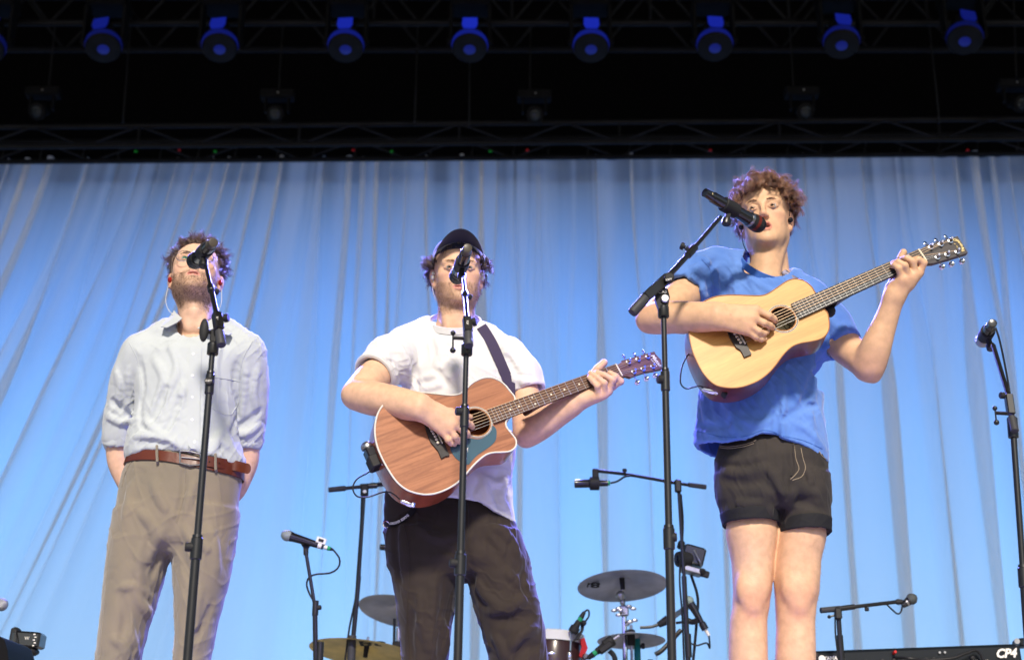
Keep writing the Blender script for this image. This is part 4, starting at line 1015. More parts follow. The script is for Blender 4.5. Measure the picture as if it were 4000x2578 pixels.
for x0, st in ((2938, LL), (3118, RL)):
    kp = B(x0, 2322, YM - .052); S.ell(kp, (.034, .022, .040), None, .02); S.ell(B(x0 + 2, 2372, YM - .048), (.018, .018, .018), None, .02)
    S.ell(B(x0 - 30, 2290, YM - .045), (.02, .016, .035), None, .025); S.ell(B(x0 + 32, 2280, YM - .045), (.02, .016, .035), None, .025)
hx = [palm[0], h3(2930, 1260, .03)[0]]
fine = [(0, h3(2800, 1240, 0)[0], h3(3040, 1240, 0)[0], .003), (0, h3(3460, 1240, 0)[0], h3(3625, 1240, 0)[0], .003), (2, palm[2] - .12, palm[2] + .14, .003), (2, kn[2][2] - .06, kn[2][2] + .08, .003)]
kx = [(B(2945, 2325, YM - .06), .050, (.52, .245, .15), .6), (B(3128, 2325, YM - .06), .050, (.52, .245, .15), .6), (B(2930, 2400, YM - .06), .03, (.52, .24, .16), .5), (B(3120, 2400, YM - .06), .03, (.52, .24, .16), .5), (B(2900, 2180, YM - .07), .06, (.66, .42, .29), .5), (el2, .05, (.62, .28, .20), .4), (el, .05, (.62, .28, .2), .4)]
kx += [(k_, .014, (.62, .26, .19), .4) for k_ in kn + mk] + [(H3.w(.012, -.09, -.083), .003, (.3, .12, .08), .6), (H3.w(-.03, -.085, -.083), .004, (.42, .18, .12), .6), (h3(2855, 1228, .075), .004, (.35, .15, .1), .6)]
v3, f3, n3 = body(S, m3, H3, SK3, fine=fine, extra=kx, lipc=(.52, .17, .14), lipo=.005)
eyes(m3, H3, (.17, .095, .05), (-.10, -.16))
M_MOUTH = mat('mouth_dark', (.05, .008, .008), .4)
MB().ball(H3.w(0, -.080, -.068), (.017, .008, .008), 14).build('mouth_interior', M_MOUTH, m3)
# hair: dark curls
M_HAIR3 = mat('brown_curls', (.23, .095, .036), .42, var=.5, vscale=60, spec=.6, sheen=.3)
def keep(p, d): return (p[2] > .052 - .75 * max(p[1] + .0, 0) - .0 and not (p[1] < -.045 and p[2] < .066)) and (p[1] > -.075 or p[2] > .070) and not (abs(p[0]) > .055 and p[2] < .028 and p[1] < .03)
P, D = scalp_roots(H3, 420, keep)
fl = D * .55 + np.stack([D[:, 0] * .7, -.55 * (D[:, 1] < .3), -.38 - .25 * (np.abs(D[:, 0]) > .6)], 1)
Lh = np.where((P[:, 2] > .07) | (P[:, 1] < 0), .066, .046); Lh = np.where((P[:, 2] < .035), .026, Lh)
Wp, rr = locks(H3, P, D, Lh, 22, .30, fl, .0115, 1.9, .32, .00100, 12, .0019)
strand_mesh('hair', Wp, rr, M_HAIR3, m3)
v_, f_ = SDF().ell(H3.w(0, .020, .042), V(.0785, .097, .082) * H3.s, H3.R, .02).ell(H3.w(0, -.01, .082), V(.066, .075, .045) * H3.s, H3.R, .02).ell(H3.w(0, .062, -.02), V(.055, .05, .05) * H3.s, H3.R, .03).ell(H3.w(0, -.075, .006), V(.064, .05, .060) * H3.s, H3.R, .012, 's').ell(H3.w(.085, -.02, -.02), V(.03, .045, .05) * H3.s, H3.R, .01, 's').ell(H3.w(-.085, -.02, -.02), V(.03, .045, .05) * H3.s, H3.R, .01, 's').mesh(.004)
v_ = wrinkle(v_, normals(v_, f_), .004, 160, 4); mesh_obj('hair_base', v_, f_, M_HAIR3, m3, True, 0)
def brows(person, H, m, n=130, zc=.0180):
    Q = []
    for q in (-1, 1):
        for i in range(n):
            t = RNG.random() ** 1.15 * .92; x = .012 + .038 * t; z = zc - .0025 + .0055 * math.sin(t * 2.5) + RNG.normal() * .0013; y = -.0955 + .020 * t * t + .002
            d = V(q * (.8 - .2 * t), .35 * t, .22 - .45 * t) + RNG.normal(size=3) * .25; d = nrm(d) * .0065
            Q.append([H.w(q * x, y, z), H.w(*(V(q * x, y - .001, z) + d * .6)), H.w(*(V(q * x, y, z) + d))])
    Q = np.array(Q); strand_mesh('eyebrow', Q, np.tile([.00045, .0004, .0002], (len(Q), 1)), m, person)
brows(m3, H3, M_HAIR3)
M_BODYH = mat('body_hair', (.42, .25, .15), .6)
def body_hair(person, v, nv, mask, n, ln):
    idx = np.nonzero(mask(v))[0]; I = RNG.choice(idx, n); p = v[I]; d = nv[I] * .5 + np.array([0, 0, -1.0]) + RNG.normal(size=(n, 3)) * .4; d /= np.linalg.norm(d, axis=1, keepdims=True)
    L = ln * RNG.uniform(.4, 1.2, (n, 1)); strand_mesh('body_hair', np.stack([p, p + d * L * .5 + nv[I] * .001, p + d * L], 1), np.tile([.00016, .00014, .0001], (n, 1)), M_BODYH, person)
body_hair(m3, v3, n3, lambda v: (v[:, 2] < .72) & (v[:, 2] > .15), 1500, .010)
# in-ear monitors
for q in (-1, 1):
    o = MB().ball(H3.w(q * .080, .004, -.012), .0085, 12).ball(H3.w(q * .078, -.006, -.016), .006, 10).build('in_ear_monitor', M_IEM, m3)
MB().tube(spline([H3.w(-.079, 0, -.018), H3.w(-.080, .002, -.06), H3.w(-.074, .01, -.085), H3.w(-.062, .012, -.105)], 14), .0013, 6).build('ear_cable', M_CABLE, m3)
MB().tube(spline([H3.w(.079, -.004, -.004), H3.w(.080, -.006, .015), H3.w(.082, .012, .026)], 8), .0013, 6).build('ear_cable', M_CABLE, m3)
# t-shirt
M_TEE = mat('washed_blue_cotton', (.075, .180, .52), .85, col2=(.115, .235, .58), vscale=9, var=.08, bump=.10, bscale=35, sheen=.25, stretch=(1, 1, .6))
S = SDF(); S.loft(stations([(1085, 2830, 3110, .088, .01), (1150, 2762, 3175, .108), (1300, 2745, 3212, .122), (1457, 2741, 3222, .122), (1607, 2722, 3216, .120), (1700, 2712, 3226, .122), (1783, 2712, 3236, .124), (1830, 2712, 3236, .124)], YM), .03)
S.chain([B(2800, 1052, YM), B(2900, 1062, YM + .02), B(3040, 1112, YM + .02), B(3150, 1172, YM)], [.063, .058, .055, .066], .045)
S.chain([B(2800, 1058, YM), B(2725, 1085, -.21), B(2668, 1150, -.26)], [.070, .073, .070], .03)
S.chain([B(3150, 1180, YM), B(3235, 1270, -.19), B(3293, 1355, -.22)], [.068, .066, .064], .03)
S.mark()   # cuts follow: sleeve ends, neck opening, hem
def cut(S, p, d, lo, hi, k=.004):
    p = np.asarray(p, float); d = nrm(d); S.op(lambda q: (q - p) @ d, lo, hi, k, 'i')
sl = B(2668, 1150, -.26); c0 = B(2712, 1100, -.22); sd_ = nrm(B(2650, 1168, -.27) - c0); cut(S, sl - sd_ * .004, sd_, sl - V(.13, .13, .13), sl + V(.10, .1, .075))
sr = B(3293, 1355, -.22); c1 = B(3235, 1270, -.19); sd2 = nrm(sr - c1); cut(S, sr, sd2, sr - V(.075, .1, .12), sr + V(.12, .12, .075))
S.cone(sl + sd_ * .03, sl - sd_ * .03, .060, .048, .004, 's'); S.cone(sr + sd2 * .03, sr - sd2 * .03, .055, .046, .004, 's')
RING3, RN3 = neck_ring(S, B(2899, 1006, YM - .01), B(3010, 1098, YM - .095), B(3082, 1084, YM - .01), B(2985, 1015, YM + .075))
hem_px = [(2712, 1698), (2760, 1706), (2830, 1722), (2920, 1716), (2975, 1695), (3020, 1700), (3056, 1716), (3140, 1735), (3236, 1778)]
hx_ = [B(x, y, YM - .11)[0] for x, y in hem_px]; hz_ = [B(x, y, YM - .11)[2] for x, y in hem_px]
S.op(lambda q: np.interp(q[..., 0], hx_, hz_) - .0 + .12 * (q[..., 1] - (YM - .11)) * 0 - q[..., 2], (B(2650, 1700, YM)[0], YM - .2, .6), (B(3300, 1700, YM)[0], YM + .2, 1.2), .004, 'i')
S.loft(stations([(1695, 2732, 3206, .104), (1760, 2730, 3216, .107), (1830, 2730, 3218, .108), (1880, 2730, 3218, .108)], YM), .004, 's')
L3 = [([(2742, 1000), (2790, 1060), (2800, 1140)], .016, .007), ([(2730, 1030), (2690, 1080), (2655, 1115)], .014, .006), ([(2765, 1040), (2740, 1090), (2722, 1130)], .013, -.004), ([(2700, 1060), (2670, 1085), (2645, 1100)], .012, -.004),
      ([(2840, 1000), (2870, 1080), (2880, 1170)], .014, .005), ([(2880, 1020), (2930, 1090), (2960, 1160)], .013, .0045), ([(2810, 1060), (2830, 1120), (2836, 1180)], .012, -.005), ([(2910, 1060), (2960, 1110), (3040, 1150)], .012, .004),
      ([(2800, 1010), (2768, 1075), (2772, 1160)], .010, -.008),
      ([(2745, 1560), (2760, 1630), (2768, 1700)], .02, .008), ([(2850, 1560), (2860, 1640), (2890, 1710)], .02, .006), ([(2800, 1540), (2815, 1620), (2820, 1700)], .016, -.006), ([(3050, 1480), (3056, 1600), (3050, 1710)], .018, .007), ([(3090, 1470), (3120, 1560), (3170, 1640)], .02, .007), ([(3180, 1440), (3150, 1540), (3110, 1620)], .018, -.006),
      ([(3040, 1560), (3030, 1650), (3034, 1705)], .014, -.007), ([(3200, 1500), (3160, 1600), (3180, 1720)], .02, .006), ([(3100, 1650), (3160, 1690), (3220, 1750)], .015, .005), ([(3060, 1640), (3120, 1600), (3200, 1580)], .014, -.004),
      ([(3240, 1240), (3280, 1290), (3310, 1330)], .014, .006), ([(3210, 1260), (3240, 1320), (3270, 1380)], .013, -.006), ([(3290, 1270), (3300, 1300), (3330, 1320)], .012, .005), ([(2900, 1640), (2960, 1660), (3000, 1640)], .016, .005), ([(2730, 1660), (2790, 1670), (2850, 1650)], .014, -.004)]
tee3, sf3 = cloth('t_shirt', S, M_TEE, m3, lines=L3, wr=(.0024, 44, 3))
seam('seam', sf3, [(2742, 1012), (2772, 1050), (2784, 1110), (2780, 1160)], M_TEE, m3, .0016)
M_TEEC = mat('blue_rib_collar', (.05, .14, .45), .85, bump=.3, bscale=400)
ribbon('collar', RING3, RN3, .020, .006, M_TEEC, m3, .004)
seam('hem_stitch', sf3, [(x, y - 14) for x, y in hem_px], M_TEEC, m3, .0009)
# guitar strap over the shoulder
MB().tube(spline([B(3062, 1068, YM - .04), B(3085, 1085, YM - .055), B(3110, 1100, YM - .075), B(3150, 1120, -.30)], 12), .013, 8).build('strap', mat('patterned_strap', (.02, .02, .03), .7, col2=(.35, .33, .45), vscale=90), g3)
MB().ball(PL3.hit(3238, 1215, -.05), .02, 12).build('strap_end', M_RUBBER, g3)
# shorts
M_SHORT = mat('faded_black_denim', (.042, .035, .031), .85, col2=(.024, .021, .020), vscale=12, var=.15, bump=.12, bscale=90, sheen=.05)
M_CUFF = mat('black_denim_inside', (.016, .016, .018), .85, bump=.12, bscale=200)
S = SDF(); S.loft(stations([(1680, 2840, 3195, .088), (1720, 2818, 3208, .095), (1760, 2802, 3222, .106), (1808, 2790, 3234, .122), (1900, 2796, 3240, .124), (1960, 2804, 3243, .120), (2000, 2830, 3220, .09)], YM), .03)
S.loft(stations([(1860, 2795, 3060, .105), (1926, 2801, 3062, .108), (2000, 2814, 3052, .102), (2048, 2825, 3045, .098)], YM), .015); S.loft(stations([(1860, 3040, 3240, .105), (1926, 3054, 3243, .108), (2000, 3045, 3243, .104), (2078, 3038, 3244, .100)], YM), .015)
S.mark(); cuL = stations([(2004, 2812, 3051, .108), (2052, 2823, 3046, .104)], YM); cuR = stations([(2032, 3042, 3246, .108), (2086, 3036, 3246, .105)], YM)
S.loft(stations([(2030, 2838, 3034, .088), (2060, 2842, 3030, .086)], YM), .004, 's'); S.loft(stations([(2060, 3052, 3230, .09), (2090, 3052, 3230, .088)], YM), .004, 's')
LS = [([(3060, 1740), (3075, 1830), (3070, 1900), (3062, 1960)], .012, -.007), ([(3000, 1880), (3040, 1920), (3058, 1960)], .016, .007), ([(2985, 1850), (3010, 1900), (3045, 1950)], .013, -.006), ([(2830, 1790), (2900, 1800), (2980, 1780)], .02, .005), ([(2820, 1840), (2900, 1848), (2990, 1830)], .02, .005), ([(2825, 1880), (2900, 1890), (2990, 1880)], .018, -.005), ([(3100, 1870), (3140, 1910), (3200, 1930)], .018, .006), ([(3080, 1940), (3140, 1960), (3220, 1990)], .016, -.005), ([(3150, 1830), (3165, 1870), (3160, 1900)], .012, .006), ([(2880, 1960), (2920, 1970), (2990, 1960)], .016, .005), ([(3110, 1900), (3090, 1950), (3080, 2010)], .016, .006), ([(2990, 1930), (3000, 1980), (3010, 2010)], .012, .005), ([(2990, 1820), (3030, 1870), (3060, 1930)], .015, .005)]
sh3, ss3 = cloth('shorts', S, M_SHORT, m3, lines=LS, wr=(.0022, 44, 8))
for nm, st in (('left', cuL), ('right', cuR)):
    C = SDF().loft(st, .004); z0, z1 = min(s_[0] for s_ in st), max(s_[0] for s_ in st); inn = [(z + (-.02 if z == z0 else .02), cx, cy, rx - .007, ry - .007) for z, cx, cy, rx, ry in st]
    C.loft(inn, .003, 's'); v_, f_ = C.mesh(.0035); v_ = relax(v_, f_, 2, .5); v_ = wrinkle(v_, normals(v_, f_), .0015, 40, 2); mesh_obj('rolled_cuff', v_, f_, M_CUFF, m3, True, 0)
M_STITCH = mat('tan_stitching', (.30, .24, .17), .8)
for ln in ([(2812, 1742), (2850, 1745), (2900, 1738), (2935, 1728), (2955, 1718)], [(2812, 1748), (2850, 1752), (2905, 1745), (2945, 1732)], [(3102, 1740), (3108, 1790), (3120, 1830), (3105, 1855), (3088, 1872)], [(3128, 1750), (3136, 1790), (3146, 1830), (3130, 1862), (3095, 1876)], [(2836, 2004), (2838, 2020), (2840, 2036)], [(3195, 1755), (3210, 1780), (3232, 1798)]): seam('stitching', ss3, ln, M_STITCH, m3, .0011, .0012)
seam('fly_edge', ss3, [(3098, 1732), (3100, 1780), (3104, 1820), (3092, 1860)], M_SHORT, m3, .0035, .001)
shoe(m3, LL[-1][1], YM, M_SHOE, M_SOLE, -.15); shoe(m3, RL[-1][1], YM, M_SHOE, M_SOLE, .15)
# ------------------------------------------------------------------ the musician in a cap
YM = .22
m2 = thing('person', (at(1790, 1500, YM)[0], YM, 0), 'bearded person in dark cap and white t-shirt playing the reddish guitar', 'person')
H2 = Head(1787, 1092, YM - .015, R(6), R(-4), R(-1), 1.03, (1.02, 1, 1.0))
SK2 = (.65, .405, .265)
h2 = lambda x, y, h: PL2.hit(x, y, h)
S = SDF(); add_head(S, H2, jaw=1.06, mouth=.0, nose=1.05, lid=.0026)
nb = B(1780, 1290, YM + .03)
S.cone(H2.w(0, .03, -.03), nb, .060, .066, .03); S.cone(H2.w(0, -.02, -.080), B(1780, 1275, YM - .03), .042, .048, .025)
for q in (-1, 1): S.cone(H2.w(q * .05, .02, -.06), B(1780 + q * 30, 1275, YM - .06), .013, .011, .02)
S.chain([B(1610, 1385, YM), nb + V(0, 0, -.03), B(1965, 1385, YM)], [.045, .06, .045], .03)
S.loft(stations([(1330, 1650, 1930, .065), (1450, 1620, 1960, .08), (1700, 1610, 1960, .08), (1900, 1600, 1960, .08), (2050, 1570, 1960, .085), (2200, 1580, 2000, .08)], YM), .03)
for xs in ((1580, 1720, 1605, 1705), (1860, 2000, 1970, 2080)):
    st = stations([(2150, xs[0], xs[1], .07), (2578, xs[2], xs[3], .05)], YM); st += [(.2, st[-1][1], YM, .045, .05), (.09, st[-1][1], YM, .036, .042)]; S.loft(st, .02)
# strumming arm
el = B(1390, 1543, -.02); wr = h2(1640, 1590, .052)
S.chain([B(1600, 1400, YM), B(1520, 1435, .12), B(1455, 1478, .05), el], [.045, .047, .049, .042], .02, sub=10)
S.chain([el, el + (wr - el) * .32, el + (wr - el) * .7, wr], [.042, .048, .040, .031], .02, sub=10)
wru = h2(1645, 1570, .05); wrl = h2(1640, 1612, .048); S.cone(el + (wru - el) * .55, wru, .034, .023, .02); S.cone(el + (wrl - el) * .55, wrl, .034, .023, .02)
kn = [h2(1788, 1632, .044), h2(1775, 1658, .048), h2(1756, 1676, .045), h2(1731, 1688, .038)]
for a_, b_, r0, r1 in ((wru, kn[0], .023, .0155), (wr, kn[1], .025, .0155), (wr, kn[2], .023, .015), (wrl, kn[3], .021, .0135)): S.cone(a_, b_, r0, r1, .014)
for pts, rr in (([kn[0], h2(1822, 1648, .044), h2(1838, 1658, .028), h2(1845, 1668, .017)], (.0125, .011, .010, .0092)),
                ([kn[1], h2(1808, 1682, .044), h2(1824, 1692, .028), h2(1829, 1702, .016)], (.0125, .011, .010, .009)),
                ([kn[2], h2(1778, 1705, .042), h2(1790, 1718, .026), h2(1795, 1726, .015)], (.012, .0107, .0095, .0086)),
                ([kn[3], h2(1750, 1718, .036), h2(1763, 1732, .024), h2(1776, 1736, .013)], (.0108, .0095, .0084, .0075)),
                ([h2(1690, 1600, .032), h2(1760, 1612, .026), h2(1808, 1622, .022), h2(1836, 1629, .016)], (.019, .0150, .0122, .0098))): S.chain(pts, rr, .0045)
# fretting arm
sh = B(1960, 1400, YM); el2 = B(2058, 1692, .12); wq = h2(2262, 1563, -.035)
S.chain([sh, B(2035, 1500, YM - .01), B(2058, 1600, .17), el2], [.045, .045, .045, .040], .02, sub=10)
S.chain([el2, el2 + (wq - el2) * .3, el2 + (wq - el2) * .7, wq], [.040, .041, .034, .029], .02, sub=10); S.cone(el2 + V(-.004, .02, -.02), el2, .018, .03, .02)
mk = [h2(2392, 1508, .000), h2(2376, 1528, .008), h2(2358, 1542, .010), h2(2336, 1549, .008)]
for k_, r0 in zip(mk, (.015, .015, .0145, .0135)): S.cone(wq + (k_ - wq) * .12, k_, .022, r0, .016)
S.cone(h2(2285, 1540, -.03), h2(2330, 1530, -.015), .022, .018, .015)
for pts, rr in (([mk[0], h2(2424, 1490, .020), h2(2405, 1470, .030), h2(2382, 1456, .020)], (.0125, .0115, .0102, .0092)),
                ([mk[1], h2(2394, 1484, .036), h2(2362, 1466, .034), h2(2332, 1454, .022)], (.0125, .0115, .0102, .0092)),
                ([mk[2], h2(2361, 1497, .038), h2(2334, 1475, .035), h2(2307, 1456, .022)], (.012, .011, .0097, .0088)),
                ([mk[3], h2(2333, 1508, .034), h2(2315, 1489, .030), h2(2300, 1474, .020)], (.0108, .0097, .0087, .0078)),
                ([h2(2285, 1535, -.040), h2(2308, 1475, -.036), h2(2335, 1440, -.020), h2(2360, 1416, -.012)], (.020, .0155, .0135, .0118))): S.chain(pts, rr, .0045)
fine = [(0, wr[0], kn[0][0] + .07, .003), (0, mk[3][0] - .05, mk[0][0] + .05, .003), (2, mk[1][2] - .05, mk[1][2] + .12, .003), (2, kn[2][2] - .08, kn[2][2] + .08, .003)]
kx = [(k_, .014, (.62, .26, .19), .4) for k_ in kn + mk] + [(el2, .05, (.62, .28, .2), .4)]
v2, f2, n2 = body(S, m2, H2, SK2, fine=fine, extra=kx, beard=(.55, (.27, .15, .09)), lipc=(.56, .22, .19))
eyes(m2, H2, (.13, .12, .10), (-.05, -.14))
M_HAIR2 = mat('dark_brown_hair', (.085, .038, .018), .42, var=.5, vscale=60, spec=.6, sheen=.3)
M_BEARD2 = mat('brown_stubble', (.26, .15, .085), .6, var=.4, vscale=90)
brows(m2, H2, mat('light_brown_brow', (.24, .13, .07), .6), n=90)
def bm_(q): lx = np.abs(q[:, 0]); return (q[:, 1] < .012) & (q[:, 2] < -.05 + .3 * np.maximum(lx - .04, 0)) & (q[:, 2] > -.135) & ~((lx < .023) & (q[:, 2] > -.080) & (q[:, 2] < -.058)) & (lx < .075) | ((lx < .026) & (q[:, 2] < -.050) & (q[:, 2] > -.059) & (q[:, 1] < -.07))
stubble(m2, v2, n2, H2, bm_, 2600, .0042, M_BEARD2)
# curls beside and below the cap
def keep2(p, d): return p[2] < .055 and p[2] > -.06 and p[1] > -.03 + .5 * max(.02 - p[2], 0) and (p[2] > .028 or p[1] > .032) and abs(p[0]) > .02
P, D = scalp_roots(H2, 190, keep2)
fl = D * .5 + np.stack([D[:, 0] * 1.0, -.1 + 0 * D[:, 1], -.25 + 0 * D[:, 2]], 1)
Wp, rr = locks(H2, P, D, .034, 18, .2, fl, .0095, 1.5, .30, .0010, 12, .0020); strand_mesh('hair', Wp, rr, M_HAIR2, m2)
# fringe under the brim
P, D = scalp_roots(H2, 90, lambda p, d: p[1] < -.045 and p[2] > .072 and p[2] < .098)
fl = np.stack([P[:, 0] * 8 + RNG.normal(size=len(P)) * .2, -.5 + 0 * D[:, 1], -.8 + 0 * D[:, 2]], 1)
Wp, rr = locks(H2, P, D, .030, 12, .3, fl, .004, .8, .3, .0009, 8, .0018); strand_mesh('fringe', Wp, rr, M_HAIR2, m2)
v_, f_ = SDF().ell(H2.w(0, .024, .030), V(.0785, .092, .078) * H2.s, H2.R, .02).ell(H2.w(0, .06, -.025), V(.056, .05, .05) * H2.s, H2.R, .03).ell(H2.w(0, -.08, -.01), V(.068, .060, .075) * H2.s, H2.R, .012, 's').ell(H2.w(.09, -.01, -.02), V(.03, .045, .05) * H2.s, H2.R, .01, 's').ell(H2.w(-.09, -.01, -.02), V(.03, .045, .05) * H2.s, H2.R, .01, 's').mesh(.004)
v_ = wrinkle(v_, normals(v_, f_), .004, 160, 4); mesh_obj('hair_base', v_, f_, M_HAIR2, m2, True, 0)
# cap: crown and upturned brim
M_CAP = mat('navy_cap', (.010, .012, .026), .75, bump=.15, bscale=300, sheen=.2)
C = SDF().ell(H2.w(0, .012, .062), V(.083, .100, .070) * H2.s, H2.R, .01); C.op(lambda p: .050 + .12 * (-(H2.loc(p)[..., 1])) - H2.loc(p)[..., 2], H2.c - .25, H2.c + .25, .004, 'i')
C.ell(H2.w(0, .012, .055), V(.079, .096, .066) * H2.s, H2.R, .004, 's'); v_, f_ = C.mesh(.0035); cap = mesh_obj('cap', v_, f_, M_CAP, m2, True, 0)
rows = []; K = 24
for i in range(9):
    f = i / 8
    for k in range(K + 1):
        a_ = math.pi * (k / K); x = .088 * math.cos(a_) * (1 - .06 * f); y0 = -.015 - .070 * math.sin(a_) ** .8; y = y0 - .068 * f * math.sin(a_) ** .55
        z = .066 + .018 * math.sin(a_) + .020 * f * math.sin(a_) - .44 * x * x / .088 * (.55 + .55 * f) * 1.15; rows.append(H2.w(x, y, z))
up_ = H2.R @ V(0, -.2, 1) * .0028; nv = len(rows); rows2 = [r + up_ for r in rows]; fs = []
for i in range(8):
    for k in range(K):
        a_, b_, c_, d_ = i * (K + 1) + k, i * (K + 1) + k + 1, (i + 1) * (K + 1) + k + 1, (i + 1) * (K + 1) + k; fs += [(a_, b_, c_, d_), (nv + d_, nv + c_, nv + b_, nv + a_)]
edge = [8 * (K + 1) + k for k in range(K + 1)]; fs += [(edge[k], edge[k + 1], nv + edge[k + 1], nv + edge[k]) for k in range(K)]
mesh_obj('brim', rows + rows2, fs, M_CAP, cap, True, 60)
for q in (-1, 1):
    MB().ball(H2.w(q * .080, .004, -.010), .0085, 12).ball(H2.w(q * .079, -.003, .002), .006, 10).build('in_ear_monitor', M_CLEAR, m2)
MB().tube(spline([H2.w(-.078, .006, -.02), H2.w(-.080, .012, -.05), H2.w(-.070, .02, -.085)], 12), .0012, 6).build('ear_cable', M_CLEAR, m2)
# t-shirt
M_WTEE = mat('white_cotton', (.62, .615, .615), .9, var=.03, bump=.10, bscale=40, sheen=.2)
S = SDF(); S.loft(stations([(1310, 1650, 1900, .09, .01), (1385, 1590, 1960, .115), (1480, 1572, 2015, .13), (1600, 1565, 2030, .132), (1750, 1548, 2015, .130), (1870, 1540, 2001, .128), (1960, 1535, 2004, .130), (2050, 1535, 2014, .135)], YM), .03)
S.chain([B(1600, 1360, YM), B(1680, 1318, YM + .01), B(1780, 1310, YM + .02), B(1880, 1345, YM + .01), B(1975, 1408, YM)], [.075, .064, .060, .064, .075], .045)
S.chain([B(1595, 1370, YM), B(1525, 1408, .13), B(1462, 1465, .07)], [.078, .078, .074], .03); S.chain([B(1972, 1412, YM), B(2030, 1470, YM - .01), B(2060, 1535, YM - .02)], [.076, .070, .066], .03)
S.mark(); sl = B(1462, 1465, .07); sd_ = nrm(sl - B(1525, 1415, .13)); cut(S, sl, sd_, sl - V(.13, .13, .13), sl + V(.10, .09, .10)); S.cone(sl + sd_ * .03, sl - sd_ * .03, .066, .052, .004, 's')
sr = B(2060, 1535, YM - .02); sd2 = nrm(sr - B(2030, 1460, YM - .01)); cut(S, sr, sd2, sr - V(.075, .12, .12), sr + V(.12, .12, .07)); S.cone(sr + sd2 * .03, sr - sd2 * .03, .058, .048, .004, 's')
RING2, RN2 = neck_ring(S, B(1678, 1252, YM - .005), B(1775, 1290, YM - .098), B(1874, 1256, YM - .005), B(1780, 1228, YM + .085), depth=.014)
hem_px = [(1490, 1900), (1640, 1930), (1780, 1945), (1828, 1950), (1880, 1958), (1920, 1985), (1965, 2005), (2016, 2022)]
hx_ = [B(x, y, YM - .12)[0] for x, y in hem_px]; hz_ = [B(x, y, YM - .12)[2] for x, y in hem_px]
S.op((lambda hx_, hz_: lambda q: np.interp(q[..., 0], hx_, hz_) - q[..., 2])(hx_, hz_), (B(1400, 1900, YM)[0], YM - .25, .5), (B(2100, 1900, YM)[0], YM + .25, 1.2), .004, 'i')
S.loft(stations([(1910, 1560, 1978, .104), (1990, 1556, 1984, .108), (2050, 1556, 1990, .112), (2110, 1556, 1990, .112)], YM), .004, 's')
L2 = [([(1560, 1350), (1590, 1420), (1600, 1500)], .016, .008), ([(1530, 1370), (1560, 1440), (1570, 1530)], .014, -.008), ([(1610, 1400), (1625, 1460), (1630, 1520)], .014, -.006), ([(1640, 1480), (1700, 1460), (1760, 1400)], .015, .005), ([(1650, 1520), (1720, 1500), (1790, 1440)], .015, .006), ([(1700, 1440), (1740, 1490), (1780, 1520)], .013, -.005), ([(1960, 1330), (2000, 1420), (2010, 1500)], .016, .006), ([(1985, 1400), (2020, 1460), (2050, 1500)], .013, -.006),
      ([(1890, 1860), (1900, 1920), (1930, 1980)], .018, .008), ([(1950, 1860), (1930, 1920), (1960, 1990)], .016, -.008), ([(1980, 1870), (1960, 1940), (1990, 2000)], .015, .007), ([(1860, 1880), (1850, 1930), (1870, 1955)], .014, -.006), ([(1900, 1870), (1940, 1890), (1990, 1860)], .014, .006), ([(1700, 1310), (1720, 1370), (1700, 1430)], .013, .004), ([(2030, 1480), (2050, 1500), (2080, 1510)], .012, .006), ([(1500, 1400), (1480, 1430), (1450, 1450)], .012, .004), ([(1545, 1380), (1530, 1420), (1500, 1470)], .012, -.004)]
tee2, sf2 = cloth('t_shirt', S, M_WTEE, m2, lines=L2, wr=(.0022, 42, 5))
ribbon('collar', [p - RN2 * .005 for p in RING2], RN2, .020, .006, M_WTEE, m2, .007)
# rolled sleeve end
def ring_at(c, d, r, rt, name, m, parent, squash=1.0):
    s_, t_, d = frame(d); P = [c + r * (math.cos(a_) * s_ + squash * math.sin(a_) * t_) for a_ in np.linspace(0, 2 * math.pi, 41)]; MB().tube(P, rt, 8, False).build(name, m, parent)
ring_at(sl - sd_ * .004, sd_, .068, .0085, 'sleeve_roll', M_WTEE, m2); ring_at(sl - sd_ * .012, sd_, .069, .0075, 'sleeve_roll', M_WTEE, m2); ring_at(sr - sd2 * .004, sd2, .060, .0055, 'sleeve_hem', M_WTEE, m2)
# strap
stp = []
for p in spline([V(1880, 1278), V(1893, 1296), V(1925, 1350), V(1960, 1430), V(1990, 1500), V(2022, 1570)], 18):
    h = sf2.hit(*p); stp.append((h[0] if h is not None else B(p[0], p[1], YM - .1)) + V(0, -.006, 0))
dn = V(0, -1, .2)
vs = []; fs = []
for i, p in enumerate(stp):
    d = nrm(stp[min(i + 1, 17)] - stp[max(i - 1, 0)]); s_ = nrm(np.cross(d, dn)); vs += [p - s_ * .0175, p + s_ * .0175, p + s_ * .0175 + V(0, -.003, 0), p - s_ * .0175 + V(0, -.003, 0)]
fs = [(i * 4 + a_, i * 4 + (a_ + 1) % 4, i * 4 + 4 + (a_ + 1) % 4, i * 4 + 4 + a_) for i in range(17) for a_ in range(4)]
mesh_obj('strap', vs, fs, M_STRAPV, g2, True, 40)
